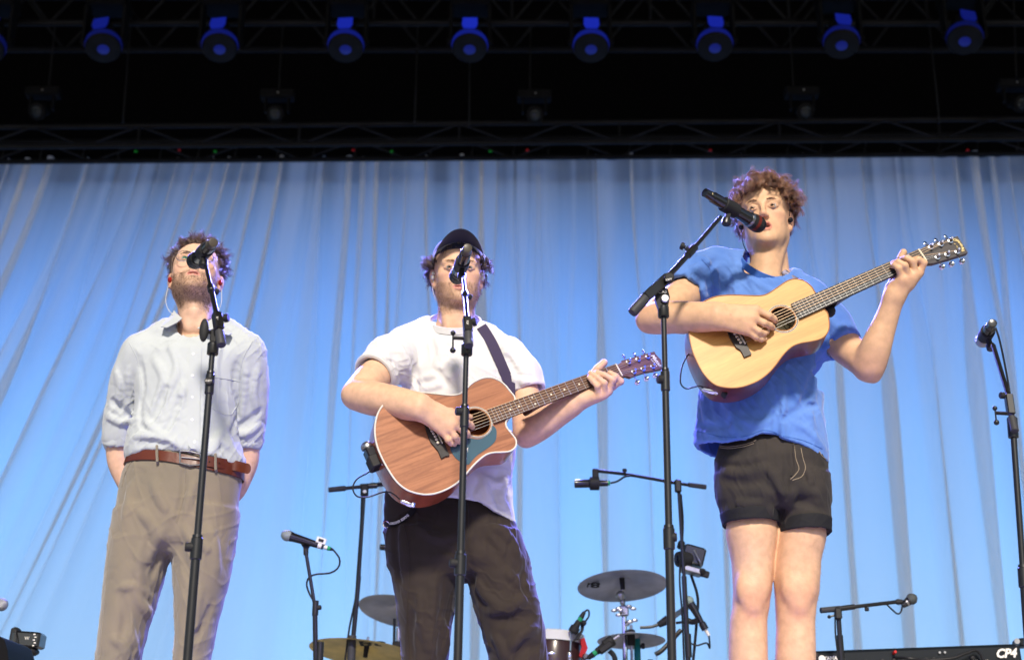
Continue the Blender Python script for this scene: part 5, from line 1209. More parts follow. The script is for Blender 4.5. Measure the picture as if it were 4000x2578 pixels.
# trousers
M_TRB = mat('brown_black_trousers', (.032, .0225, .0165), .8, col2=(.019, .0135, .0105), vscale=6, var=.2, bump=.12, bscale=60, sheen=.10)
S = SDF(); S.loft(stations([(1860, 1545, 1965, .088), (1925, 1502, 1975, .096), (1990, 1499, 1980, .102), (2050, 1500, 2018, .120), (2120, 1508, 2040, .132), (2200, 1518, 2066, .130), (2260, 1560, 2040, .10)], YM), .03)
a_ = stations([(2080, 1504, 1800, .118), (2177, 1516, 1800, .122), (2260, 1530, 1790, .118), (2378, 1549, 1776, .112), (2470, 1560, 1763, .105), (2578, 1569, 1751, .100)], YM); zz = a_[-1]; S.loft(a_ + [(.22, zz[1] + .01, YM, .075, .09), (.06, zz[1] + .01, YM, .072, .088)], .02)
b_ = stations([(2080, 1790, 2030, .118), (2177, 1795, 2060, .122), (2260, 1824, 2081, .118), (2378, 1853, 2113, .115), (2470, 1882, 2128, .108), (2578, 1910, 2143, .102)], YM); zz2 = b_[-1]; S.loft(b_ + [(.22, zz2[1] + .03, YM, .08, .09), (.06, zz2[1] + .03, YM, .076, .088)], .02)
LT = [([(1700, 2260), (1690, 2400), (1680, 2560)], .02, .008), ([(1640, 2320), (1650, 2430), (1690, 2560)], .018, .008), ([(1610, 2400), (1600, 2490), (1610, 2578)], .016, -.008), ([(1720, 2420), (1740, 2490), (1735, 2570)], .015, .007), ([(1570, 2060), (1580, 2140), (1570, 2240)], .02, .007), ([(1545, 2050), (1545, 2160), (1565, 2300)], .016, -.007),
      ([(1850, 2250), (1900, 2330), (1990, 2400)], .018, .008), ([(2060, 2330), (2000, 2370), (1900, 2390)], .018, .008), ([(2080, 2400), (2010, 2420), (1930, 2430)], .018, -.008), ([(2100, 2450), (2040, 2480), (1990, 2540)], .018, .009), ([(2110, 2520), (2060, 2530), (2010, 2578)], .018, -.008), ([(1930, 2050), (1990, 2100), (2030, 2180)], .018, .007), ([(1880, 2080), (1930, 2150), (1990, 2220)], .018, -.006), ([(1810, 2110), (1830, 2200), (1850, 2280)], .016, -.007), ([(1980, 2230), (2030, 2280), (2060, 2290)], .016, .007), ([(2060, 2200), (2040, 2270), (2070, 2340)], .014, -.006), ([(1640, 2060), (1700, 2100), (1780, 2090)], .018, .005), ([(1760, 2150), (1790, 2210), (1800, 2240)], .012, -.007), ([(1930, 2480), (1960, 2530), (1980, 2578)], .016, .007)]
LT = [(p_, r_ * 1.5, h_ * 1.5) for p_, r_, h_ in LT]
tr2, st2 = cloth('trousers', S, M_TRB, m2, lines=LT, wr=(.0030, 30, 9))
seam('stitching', st2, [(1826, 1965), (1830, 2060), (1815, 2140), (1800, 2210)], M_TRB, m2, .002, .001)
seam('side_seam', st2, [(1560, 2010), (1585, 2080), (1600, 2200), (1590, 2400), (1600, 2570)], M_TRB, m2, .0018, .001)
# lanyard from the pocket
M_LAN = mat('black_lanyard', (.008, .008, .009), .8)
lp = spline([V(1520, 2048), V(1545, 2045), V(1575, 2030), V(1600, 2010), V(1622, 1985)], 20); vs = []
LP = []
for p in lp:
    h = st2.hit(*p); LP.append((h[0] if h is not None else B(p[0], p[1], YM - .12)) + V(0, -.007, 0))
for i, p in enumerate(LP):
    d = nrm(LP[min(i + 1, 19)] - LP[max(i - 1, 0)]); s_ = nrm(np.cross(d, dn)); vs += [p - s_ * .009, p + s_ * .009, p + s_ * .009 + V(0, -.002, 0), p - s_ * .009 + V(0, -.002, 0)]
lan = mesh_obj('lanyard', vs, [(i * 4 + a_, i * 4 + (a_ + 1) % 4, i * 4 + 4 + (a_ + 1) % 4, i * 4 + 4 + a_) for i in range(19) for a_ in range(4)], M_LAN, m2, True, 40)
mb = MB(); W_ = 'OSTREICHER BOOKING'; AR = spline(LP[1:14], len(W_))
for i, ch in enumerate(W_):
    if ch == ' ': continue
    dd = AR[min(i + 1, len(AR) - 1)] - AR[max(i - 1, 0)]; text_geo(mb, ch, AR[i] + V(0, -.004, 0), dd, np.cross(V(0, -1, 0), dd), .012)
mb.build('lettering', M_WHITE, lan, False)
ring_at(LP[0] + V(-.008, -.004, -.002), V(.3, -1, 0), .010, .0022, 'clip_ring', M_CHROME, m2)
shoe(m2, zz[1], YM, M_SHOE, M_SOLE, -.2); shoe(m2, zz2[1] + .03, YM, M_SHOE, M_SOLE, .25)
# ------------------------------------------------------------------ the musician with glasses
YM = .15
m1 = thing('person', (at(720, 1500, YM)[0], YM, 0), 'person with round glasses in pale shirt and brown trousers, hands behind the hips, at left', 'person')
H1 = Head(763, 1104, YM + .01, R(9), R(22), R(0), 1.04, (1.0, 1, 1.02))
SK1 = (.66, .42, .295)
S = SDF(); add_head(S, H1, jaw=1.02, mouth=.003, lid=-.0004)
nb = B(765, 1290, YM + .03)
S.cone(H1.w(0, .03, -.05), nb, .055, .060, .03); S.cone(H1.w(0, -.015, -.085), B(762, 1270, YM - .025), .040, .044, .025)
for q in (-1, 1): S.cone(H1.w(q * .05, .02, -.06), B(762 + q * 24, 1285, YM - .05), .012, .010, .02)
S.ell(B(760, 1215, YM - .065), (.010, .010, .014), None, .02)
S.chain([B(590, 1390, YM), nb + V(0, 0, -.03), B(920, 1385, YM)], [.04, .055, .04], .03)
S.loft(stations([(1340, 620, 900, .06), (1500, 590, 890, .075), (1700, 580, 880, .075), (1850, 540, 880, .075), (2050, 500, 870, .08)], YM), .03)
for xs in ((500, 620, 425, 500), (720, 850, 712, 785)):
    st = stations([(2000, xs[0], xs[1], .065), (2578, xs[2], xs[3], .05)], YM); st += [(.2, st[-1][1], YM, .045, .05), (.09, st[-1][1], YM, .036, .042)]; S.loft(st, .02)
for pts, rr in (([B(560, 1400, YM), B(500, 1560, .21), B(472, 1700, .26), B(470, 1800, .28), B(498, 1880, .29), B(535, 1930, .30)], [.04, .04, .040, .036, .029, .034]), ([B(950, 1395, YM), B(972, 1560, .21), B(960, 1710, .26), B(960, 1800, .28), B(935, 1880, .29), B(900, 1930, .30)], [.04, .04, .040, .036, .029, .034])): S.chain(pts, rr, .02, sub=16)
for s_, x0 in ((1, 535), (-1, 900)):
    for k in range(4): S.chain([B(x0, 1930, .30), B(x0 + s_ * (8 + 14 * k), 1985, .305), B(x0 + s_ * (14 + 14 * k), 2030, .30)], [.015, .010, .008], .006)
    S.chain([B(x0, 1915, .30), B(x0 + s_ * 35, 1940, .29), B(x0 + s_ * 48, 1965, .285)], [.014, .011, .009], .006)
v1, f1, n1 = body(S, m1, H1, SK1, beard=(.62, (.20, .12, .075)), lipc=(.58, .24, .20))
eyes(m1, H1, (.06, .20, .13), (.0, -.05))
MB().box(H1.w(0, -.083, -.0645), (.020, .006, .006), H1.R.T, .001).build('teeth', mat('teeth', (.72, .68, .60), .3), m1)
M_HAIR1 = mat('dark_wavy_hair', (.085, .034, .020), .40, var=.5, vscale=60, spec=.7, sheen=.3)
M_BEARD1 = mat('dark_stubble', (.17, .10, .06), .6, var=.4, vscale=90)
brows(m1, H1, M_HAIR1, n=120)
stubble(m1, v1, n1, H1, bm_, 3200, .0055, M_BEARD1)
def keep1(p, d): return (p[2] > .045 - .9 * max(p[1], 0)) and not (p[1] < -.04 and p[2] < .068) and not (abs(p[0]) > .05 and p[2] < .03 and p[1] < .03)
P, D = scalp_roots(H1, 620, keep1)
topm = (P[:, 2] > .070)
tx = np.where(P[:, 0] > -.02, .8, -.5)
frontm = (P[:, 1] < -.035) & topm
fl = np.stack([np.where(topm, tx, D[:, 0] * .3), np.where(topm, .30, .35), np.where(topm, .35, -.75)], 1)
fl[frontm] = np.stack([P[frontm, 0] * 6 + .2, np.full(frontm.sum(), -.05), np.full(frontm.sum(), .9)], 1)
Lh = np.where(topm, .050, .026); Lh = np.where(frontm, .046, Lh); Lh = np.where(P[:, 2] < .03, .016, Lh)
Wp, rr = locks(H1, P, D, Lh, 16, .10, fl, .0085, 1.25, .20, .0010, 14, .0022, np.where(topm, .42, .12)[:, None, None]); strand_mesh('hair', Wp, rr, M_HAIR1, m1)
v_, f_ = SDF().ell(H1.w(0, .022, .040), V(.0785, .096, .082) * H1.s, H1.R, .02).ell(H1.w(.002, .010, .080), V(.058, .062, .038) * H1.s, H1.R, .03).ell(H1.w(0, .06, -.02), V(.055, .05, .05) * H1.s, H1.R, .03).ell(H1.w(0, -.082, .012), V(.064, .055, .066) * H1.s, H1.R, .012, 's').ell(H1.w(.088, -.02, -.03), V(.03, .05, .05) * H1.s, H1.R, .01, 's').ell(H1.w(-.088, -.02, -.03), V(.03, .05, .05) * H1.s, H1.R, .01, 's').mesh(.004)
v_ = wrinkle(v_, normals(v_, f_), .004, 160, 4); mesh_obj('hair_base', v_, f_, M_HAIR1, m1, True, 0)
# glasses
M_WIRE = mat('steel_wire', (.55, .53, .50), .25, 1.0)
gl = bpy.data.objects.new('eyeglasses', None); link(gl, m1)
M_GLASS = bpy.data.materials.new('thin_glass'); M_GLASS.use_nodes = True
_n = M_GLASS.node_tree.nodes; _n.clear(); _o = _n.new('ShaderNodeOutputMaterial'); _m = _n.new('ShaderNodeMixShader'); _t = _n.new('ShaderNodeBsdfTransparent'); _g = _n.new('ShaderNodeBsdfGlossy'); _g.inputs['Roughness'].default_value = .05
_m.inputs[0].default_value = .06; M_GLASS.node_tree.links.new(_t.outputs[0], _m.inputs[1]); M_GLASS.node_tree.links.new(_g.outputs[0], _m.inputs[2]); M_GLASS.node_tree.links.new(_m.outputs[0], _o.inputs[0])
for q in (-1, 1):
    ring = [H1.w(q * .034 + .0245 * math.cos(t), -.100 + .12 * abs(q * .034 + .0245 * math.cos(t)) - .004, -.006 + .0225 * math.sin(t)) for t in np.linspace(0, 2 * math.pi, 37)]
    MB().tube(ring, .0012, 6, False).build('rim', M_WIRE, gl)
    mb = MB(); mb.add(ring[:-1], [tuple(range(36))]); mb.build('lens', M_GLASS, gl, False)
    MB().tube(spline([H1.w(q * .058, -.096, .0), H1.w(q * .070, -.080, .0), H1.w(q * .0765, -.02, -.001), H1.w(q * .0775, .010, .004)], 14), .0012, 6).build('temple', M_WIRE, gl)
MB().tube(spline([H1.w(-.0105, -.103, -.002), H1.w(0, -.107, .002), H1.w(.0105, -.103, -.002)], 8), .0012, 6).build('nose_bridge', M_WIRE, gl)
for q in (-1, 1):
    MB().ball(H1.w(q * .080, .006, -.014), (.0075, .0095, .0105), 12).build('in_ear_monitor', M_IEMR, m1); MB().ball(H1.w(q * .0795, .010, -.046), .0035, 8).build('ear_stud', M_CHROME, m1)
    MB().tube(spline([H1.w(q * .079, .012, .004), H1.w(q * .083, .02, -.02), H1.w(q * .088, .03, -.075), H1.w(q * .078, .035, -.11), H1.w(q * .060, .035, -.135)], 16), .0011, 6).build('ear_cable', M_CLEAR, m1)
# shirt
M_SHIRT = mat('pale_blue_cotton', (.45, .485, .505), .85, var=.03, bump=.08, bscale=50, sheen=.2)
S = SDF(); S.loft(stations([(1330, 620, 900, .085, .01), (1400, 545, 945, .112), (1500, 528, 938, .122), (1600, 528, 925, .122), (1700, 500, 928, .125), (1765, 486, 950, .130), (1810, 494, 962, .128), (1850, 500, 960, .122)], YM), .03)
S.chain([B(560, 1382, YM), B(660, 1320, YM + .015), B(765, 1295, YM + .02), B(870, 1315, YM + .015), B(955, 1378, YM)], [.072, .055, .052, .055, .072], .045)
for pts in ([B(562, 1392, YM), B(507, 1480, .18), B(483, 1590, .22), B(472, 1670, .25), B(472, 1728, .265)], [B(945, 1390, YM), B(974, 1480, .18), B(978, 1590, .22), B(964, 1675, .25), B(958, 1730, .265)]):
    S.chain(pts, [.066, .054, .049, .049, .049], .025, sub=14)
S.mark()
hp_ = [(480, 1772), (520, 1765), (560, 1752), (650, 1760), (760, 1766), (860, 1790), (930, 1812), (966, 1822)]
hx1 = [B(x, y, YM - .12)[0] for x, y in hp_]; hz1 = [B(x, y, YM - .12)[2] for x, y in hp_]
S.op((lambda hx_, hz_: lambda q: np.where(np.abs(q[..., 1] - YM) < .16, np.interp(q[..., 0], hx_, hz_) - q[..., 2], -1.0))(hx1, hz1), (hx1[0] + .02, YM - .2, .7), (hx1[-1] - .012, YM + .16, 1.3), .02, 'i')
RING1, RN1 = neck_ring(S, B(700, 1262, YM + .0), B(768, 1320, YM - .080), B(838, 1266, YM + .0), B(765, 1240, YM + .08))
for c_, d_ in ((B(472, 1735, .265), None), (B(958, 1737, .265), None)): S.cone(c_ + V(0, 0, -.02), c_ + V(0, 0, .03), .044, .040, .004, 's')
L1 = [([(545, 1400), (560, 1500), (545, 1600), (560, 1680)], .016, -.009), ([(930, 1400), (915, 1500), (930, 1600), (905, 1700)], .015, -.009), ([(600, 1400), (640, 1480), (600, 1600)], .022, .007), ([(690, 1450), (640, 1560), (580, 1690)], .024, .009), ([(720, 1500), (690, 1600), (640, 1720)], .022, .008), ([(650, 1520), (610, 1610), (560, 1690)], .018, -.008), ([(700, 1560), (660, 1660), (600, 1740)], .016, -.007), ([(560, 1640), (620, 1690), (690, 1740)], .016, .006), ([(510, 1720), (560, 1700), (640, 1720)], .016, .008), ([(540, 1740), (600, 1730), (680, 1750)], .014, -.006), ([(800, 1480), (790, 1600), (800, 1720)], .018, .006), ([(860, 1640), (890, 1710), (920, 1780)], .018, .008), ([(830, 1660), (850, 1720), (890, 1790)], .016, -.007), ([(900, 1650), (860, 1700), (830, 1760)], .015, .006), ([(870, 1720), (910, 1760), (950, 1800)], .014, .006),
      ([(450, 1440), (470, 1520), (450, 1600)], .016, .006), ([(500, 1440), (505, 1540), (520, 1640)], .014, .007), ([(430, 1560), (480, 1600), (520, 1640)], .014, -.006), ([(420, 1620), (470, 1650), (530, 1640)], .014, .007), ([(1010, 1430), (990, 1530), (1010, 1620)], .016, .006), ([(960, 1430), (955, 1540), (940, 1640)], .014, .007), ([(1020, 1600), (980, 1640), (930, 1670)], .014, -.006), ([(1015, 1660), (970, 1690), (930, 1700)], .013, .006), ([(660, 1340), (690, 1420), (680, 1500)], .016, .005), ([(860, 1340), (840, 1430), (850, 1500)], .016, .005)]
shirt, sf1 = cloth('shirt', S, M_SHIRT, m1, lines=L1, wr=(.0026, 40, 13))
for cx_, cy_, q in ((470, 1700, -1), (960, 1702, 1)):
    C = SDF(); top_, bot_ = B(cx_ + 2 * q * 0, 1652, .245), B(cx_, 1738, .27); C.cone(top_, bot_, .055, .058, .004); dd = nrm(bot_ - top_); cut(C, bot_, dd, bot_ - .12, bot_ + .12); cut(C, top_, -dd, top_ - .12, top_ + .12); C.cone(top_ - dd * .02, bot_ + dd * .02, .044, .046, .004, 's')
    v_, f_ = C.mesh(.004); v_ = relax(v_, f_, 2); N_ = normals(v_, f_); v_ = wrinkle(v_, N_, .006, 30, 3 + q); mesh_obj('rolled_cuff', v_, f_, M_SHIRT, m1, True, 0)
patch('placket', sf1, [(745, 1310), (790, 1310), (786, 1420), (782, 1560), (780, 1700), (782, 1775), (736, 1768), (733, 1650), (735, 1500), (740, 1400)], 30, .001, .0045, M_SHIRT, m1)
pk_ = [(812, 1440), (945, 1462), (935, 1560), (905, 1618), (880, 1620), (832, 1596), (800, 1560)]
seam('pocket_seam', sf1, [(812, 1440), (806, 1500), (800, 1560)], M_SHIRT, m1, .0016); seam('pocket_seam', sf1, [(800, 1560), (832, 1596), (880, 1620), (905, 1618)], M_SHIRT, m1, .0016); seam('pocket_seam', sf1, [(905, 1618), (935, 1560), (940, 1470)], M_SHIRT, m1, .0016); seam('pocket_seam', sf1, [(812, 1470), (880, 1480), (940, 1490)], M_SHIRT, m1, .0014)
seam('shoulder_seam', sf1, [(505, 1340), (535, 1400), (552, 1480), (552, 1540)], M_SHIRT, m1, .0014); seam('shoulder_seam', sf1, [(985, 1335), (950, 1400), (935, 1480), (932, 1540)], M_SHIRT, m1, .0014)
M_BTN = mat('shirt_button', (.62, .64, .66), .25)
for x, y in ((757, 1385), (753, 1469), (751, 1552), (750, 1641), (760, 1727)):
    h = sf1.hit(x, y)
    if h: MB().lathe([(0, .0055), (.002, .0055), (.003, .004), (.0026, .001)], h[0] + h[1] * .003, h[1], 14).build('button', M_BTN, m1)
# collar: band and two points
ribbon('collar_band', RING1[25:] + RING1[1:6], RN1, .030, .004, M_SHIRT, m1, .004)
def flap(pts):
    mb = MB(); P_ = [B(x, y, Y) for x, y, Y in pts]; n_ = V(0, -.0035, .001); mb.prism(P_, n_); mb.build('collar_point', M_SHIRT, m1, False)
c1 = lambda x, y, Y: (350 + x / 2.8, 850 + y / 2.8, Y)
flap([c1(930, 1020, YM + .01), c1(960, 1060, YM - .03), c1(1015, 1108, YM - .075), c1(960, 1150, YM - .098), c1(850, 1208, YM - .10), c1(780, 1200, YM - .09), c1(860, 1110, YM - .03)])
flap([c1(1345, 1105, YM - .0), c1(1330, 1120, YM - .03), c1(1180, 1215, YM - .085), c1(1300, 1245, YM - .105), c1(1520, 1290, YM - .10), c1(1560, 1270, YM - .08), c1(1430, 1150, YM - .03)])
# trousers
M_TRG = mat('brown_wool_trousers', (.235, .195, .145), .9, col2=(.175, .15, .115), vscale=5, var=.10, bump=.25, bscale=600, sheen=.3)
S = SDF(); S.loft(stations([(1735, 520, 930, .105), (1790, 503, 948, .113), (1858, 476, 946, .122), (1950, 459, 932, .126), (2050, 442, 925, .125), (2120, 440, 915, .112), (2170, 470, 880, .08)], YM), .03)
a_ = stations([(2000, 450, 700, .112), (2143, 424, 672, .115), (2250, 411, 640, .110), (2344, 402, 611, .104), (2478, 388, 569, .095), (2578, 378, 544, .090)], YM); zz = a_[-1]; S.loft(a_ + [(.2, zz[1] - .02, YM, .066, .08), (.05, zz[1] - .025, YM, .064, .08)], .02)
b_ = stations([(2000, 660, 928, .112), (2143, 670, 915, .115), (2250, 678, 898, .110), (2344, 683, 873, .104), (2478, 686, 840, .095), (2578, 678, 820, .090)], YM); zz2 = b_[-1]; S.loft(b_ + [(.2, zz2[1] - .01, YM, .066, .08), (.05, zz2[1] - .012, YM, .064, .08)], .02)
LT = [([(715, 1830), (718, 1900), (705, 1980), (690, 2050)], .010, -.006), ([(600, 1880), (620, 1940), (660, 2000)], .018, .007), ([(540, 1990), (590, 2050), (620, 2110)], .018, .006), ([(640, 2060), (600, 2130), (560, 2200)], .018, .007), ([(660, 2120), (620, 2180), (590, 2260)], .016, -.007), ([(560, 2110), (540, 2200), (545, 2300)], .018, .006), ([(460, 2300), (520, 2290), (590, 2330)], .016, .006), ([(520, 2300), (560, 2370), (590, 2400)], .016, .007), ([(500, 2390), (510, 2470), (540, 2560)], .016, .007), ([(440, 2490), (480, 2520), (500, 2578)], .016, .006), ([(470, 2320), (490, 2400), (480, 2480)], .016, -.006), ([(820, 2050), (840, 2140), (850, 2240)], .018, .006), ([(720, 2060), (760, 2120), (830, 2150)], .016, .006), ([(700, 2110), (720, 2200), (760, 2300)], .016, -.006), ([(780, 2300), (760, 2400), (770, 2520)], .018, .006), ([(830, 2350), (800, 2430), (760, 2500)], .016, -.006), ([(760, 1880), (740, 1950), (730, 2000)], .012, .005), ([(520, 1880), (500, 1960), (490, 2060)], .018, .006)]
LT = [(p_, r_ * 1.35, h_ * 1.35) for p_, r_, h_ in LT]
tr1, st1 = cloth('trousers', S, M_TRG, m1, lines=LT, wr=(.0026, 32, 17))
seam('fly_seam', st1, [(722, 1815), (722, 1880), (718, 1940), (702, 1995), (690, 2040)], M_TRG, m1, .0018); seam('side_seam', st1, [(425, 2150), (415, 2300), (402, 2440), (392, 2570)], M_TRG, m1, .0014); seam('pocket_edge', st1, [(520, 1790), (490, 1850), (478, 1900)], M_TRG, m1, .0022)
# belt
M_BELT = mat('brown_leather', (.115, .028, .014), .38, col2=(.075, .016, .009), vscale=12, var=.15, bump=.12, bscale=120, coat=.2)
pl, pr = B(505, 1772, YM - .03), B(955, 1842, YM - .03); slope = (pr[2] - pl[2]) / (pr[0] - pl[0]); ctr_ = V((pl[0] + pr[0]) / 2, YM, 0)
band('belt', st1, lambda: ctr_, lambda p: pl[2] + slope * (p[0] - pl[0]) - .010, .033, .003, .004, M_BELT, m1, 96)
bf = lambda x: 1790 + (x - 717) * .14
def belt_pt(x, dy, lift):
    h = st1.hit(x, bf(x) + dy); return (h[0] if h is not None else B(x, bf(x) + dy, YM - .12)) + V(0, -lift, 0)
MB().tube([belt_pt(706, -24, .010), belt_pt(745, -27, .012), belt_pt(785, -22, .012), belt_pt(787, 18, .012), belt_pt(745, 27, .012), belt_pt(706, 22, .010), belt_pt(706, -24, .010)], .0030, 8).build('belt_buckle', M_STEEL, m1); MB().rod(belt_pt(712, 0, .011), belt_pt(784, -2, .014), .0022, 8).build('buckle_pin', M_STEEL, m1)
bt = [belt_pt(790, 0, .010), belt_pt(850, 2, .010), belt_pt(920, 4, .013), B(960, bf(960) + 5, YM - .085), B(980, bf(980) + 4, YM - .09)]; bt = spline(bt, 20); vs = []
for i, p in enumerate(bt):
    w_ = .0165 if i < 16 else .0165 * math.sqrt(max(1 - ((i - 15) / 4.3) ** 2, .02)); vs += [p + V(0, 0, -w_), p + V(0, 0, w_), p + V(0, -.0035, w_), p + V(0, -.0035, -w_)]
mesh_obj('belt_end', vs, [(i * 4 + a_, i * 4 + (a_ + 1) % 4, i * 4 + 4 + (a_ + 1) % 4, i * 4 + 4 + a_) for i in range(19) for a_ in range(4)] + [(76, 77, 78, 79)], M_BELT, m1, True, 50)
for x in (805, 822, 860): MB().ball(belt_pt(x, 2, .0145), .0022, 8).build('belt_hole', M_BLACK, m1)
for x in (617, 845):
    p0, p1 = belt_pt(x, -34, .008), belt_pt(x + 1, 34, .008); MB().tube([p0 + V(0, .006, 0), p0 + V(0, -.006, -.003), (p0 + p1) / 2 + V(0, -.008, 0), p1 + V(0, -.006, .003), p1 + V(0, .006, 0)], .0042, 6).build('belt_loop', M_TRG, m1)
shoe(m1, zz[1] - .025, YM, M_SHOE, M_SOLE, -.15); shoe(m1, zz2[1] - .012, YM, M_SHOE, M_SOLE, .15)
# ------------------------------------------------------------------ microphone stands and microphones at the front
M_MICB = mat('mic_body_black', (.010, .010, .012), .22, spec=.6, coat=.3)
M_MICT = mat('mic_tail_bronze', (.07, .058, .045), .35, var=.1)
M_GRILLE = mat('mic_grille', (.025, .025, .027), .4, .5, bump=.9, bscale=700)
M_GRILLS = mat('mic_grille_silver', (.42, .43, .44), .35, .8, bump=.8, bscale=600)
M_GRILLR = mat('mic_grille_red', (.16, .02, .012), .4, .3, bump=.9, bscale=700)
def Q(*a): return at(*a)
def knob(t, p, d, r=.011, l=.018, name='clamp_knob', m=None): MB().lathe([(0, r * .5), (l * .35, r * .5), (l * .36, r), (l, r), (l * 1.12, r * .8)], p, d, 14).build(name, m or M_RUBBER, t)
def lever(t, p, d, up=V(0, 0, 1), L=.030):
    e = p + nrm(d) * .034; MB().rod(p, e, .0055, 10).build('lever_shaft', M_STAND, t)
    MB().rod(e + up * .012, e - up * L * 1.15, .0025, 8).ball(e + up * .014, .0075, 10).ball(e - up * L * 1.2, .0085, 10).build('lever', M_STAND, t)
def handheld(t_name, tail, head, label, grille, parts=True, r=.0185, collar=None, cat='microphone'):
    d = head - tail; L = np.linalg.norm(d); d = nrm(d); t = thing(t_name, tail, label, cat)
    MB().lathe([(0, .0105), (.001, .0135), (.030, .0140), (.034, .0155)], tail, d, 20).build('transmitter_tail', M_MICT if collar is None else M_MICB, t)
    for k in range(4): MB().box(tail + d * .024 + V((k - 1.5) * .0035, -.0142, 0), (.0016, .001, .006)).build('contact', M_GOLD, t)
    MB().lathe([(.034, .0165), (.036, .0172), (L * .62, r), (L * .72, r * 1.12), (L * .74, r * 1.12)], tail, d, 22).build('grip', M_MICB, t)
    MB().lathe([(L * .74, r * 1.22), (L * .755, r * 1.28), (L * .775, r * 1.22)], tail, d, 22).build('collar_ring', collar or M_STAND, t)
    MB().lathe([(L * .775, r * 1.18), (L * .82, r * 1.34), (L * .88, r * 1.38), (L * .90, r * 1.42), (L * .915, r * 1.38), (L * .96, r * 1.15), (L * .99, r * .7), (L, r * .2)], tail, d, 24).build('grille', grille, t)
    return t
def clip(t, p, d, down):
    """a holder that wraps the microphone, with its hinge"""
    s_, t_, d = frame(d); MB().lathe([(-.028, .0205), (-.026, .0225), (.026, .0225), (.028, .0205)], p, d, 20).build('mic_clip', M_RUBBER, t)
    q = p + nrm(down) * .026; MB().box(q, (.016, .016, .026), frame(down), .003).build('clip_hinge', M_RUBBER, t); MB().lathe([(0, .0125), (.004, .014), (.018, .014), (.022, .010)], q + nrm(down) * .012, down, 16).build('clip_collar', M_STAND, t)
def pole(t, P0, P1, cl, radii):
    """telescopic upright from the floor: cl = fractions of the height where clutches sit"""
    P0 = np.array(P0); P1 = np.array(P1); F = P0 + (P1 - P0) * ((0 - P0[2]) / (P1[2] - P0[2]))
    z = [F] + [P0 + (P1 - P0) * ((c - P0[2]) / (P1[2] - P0[2])) for c in cl] + [P1]; d = nrm(P1 - P0)
    for i in range(len(z) - 1): MB().rod(z[i] + d * (.02 if i == 0 else 0), z[i + 1], radii[i], 14).build('pole', M_STAND, t)
    for i, c in enumerate(z[1:-1]): MB().lathe([(-.032, radii[i] * 1.12), (-.03, radii[i] * 1.32), (.022, radii[i] * 1.32), (.024, radii[i] * 1.15), (.032, radii[i] * 1.1)], c, d, 16).build('clutch', M_STAND, t)
    MB().lathe([(0, .125), (.006, .13), (.014, .128), (.02, .05), (.03, .02)], V(F[0], F[1], 0), V(0, 0, 1), 32).build('base', M_STAND, t)
    return z[1:-1], d

def boom_block(t, a, b, m=None, w=.024):
    d = nrm(b - a); s_, t_, d = frame(d); MB().box((a + b) / 2, (w, w, np.linalg.norm(b - a)), [s_, t_, d], .003).build('boom_block', m or M_STAND, t)

# left stand
t = thing('mic_stand', (at(732, 2578, -.7)[0], -.7, 0), 'black microphone stand in front of the musician with glasses', 'mic stand', 'microphone stands along the stage front')
zf = lambda px, py, Y: float(at(px, py, Y)[2])
cl, d = pole(t, Q(732, 2578, -.7), Q(832, 1345, -.7), [zf(762, 2137, -.7), zf(817, 1495, -.7)], [.0115, .0092, .0074])
knob(t, cl[0], V(-1, -.25, 0), .012, .026); knob(t, cl[1], V(0, -1, 0), .011, .016); text('K&M', M_SILVER, t, cl[1] + V(0, -.0185, 0), V(1, 0, 0), V(0, 0, 1), .008)
MB().lathe([(0, .0145), (.002, .0155), (.03, .0155), (.034, .012)], Q(830, 1385, -.7), d, 16).build('top_collar', M_STAND, t)
ba, bb = Q(846, 1224, -.695), Q(856, 1288, -.715); boom_block(t, ba, bb); text('K&M', M_SILVER, t, (ba + bb) / 2 + V(.0, -.0135, 0), V(0, .0, -1), V(1, 0, 0), .009)
MB().box(Q(836, 1320, -.69), (.020, .018, .05), None, .004).build('tilt_joint', M_RUBBER, t)
MB().rod(bb, bb + (bb - ba) * .15, .008, 12).build('boom', M_STAND, t); MB().lathe([(0, .010), (.002, .0125), (.048, .0125), (.05, .0115)], bb + (bb - ba) * .1, Q(865, 1350, -.735) - bb, 18).build('grip', M_GRIP, t)
e0 = Q(805, 1040, -.43); mid = ba + (e0 - ba) * .5
MB().rod(ba, mid, .0075, 12).build('boom', M_STAND, t); MB().rod(mid, e0, .0058, 12).build('boom_tip', M_STAND, t); MB().lathe([(-.02, .009), (-.018, .0105), (.018, .0105), (.02, .009)], mid, e0 - ba, 14).build('boom_clutch', M_STAND, t); knob(t, mid, V(.8, .1, -.4), .009, .022)
knob(t, Q(868, 1245, -.70), V(1, -.2, .1), .012, .016)
MB().ball(Q(797, 1290, -.70), (.013, .009, .034), 14).build('wing_handle', M_RUBBER, t); MB().rod(Q(800, 1292, -.70), Q(834, 1300, -.69), .006, 10).build('lever_shaft', M_STAND, t)
tail, head = Q(834, 947, -.52), Q(754, 1027, -.285); clip(t, tail + (head - tail) * .42, head - tail, V(.05, -.25, -.9))
handheld('microphone', tail, head, 'black wireless microphone hiding one eye of the musician with glasses', M_GRILLE)

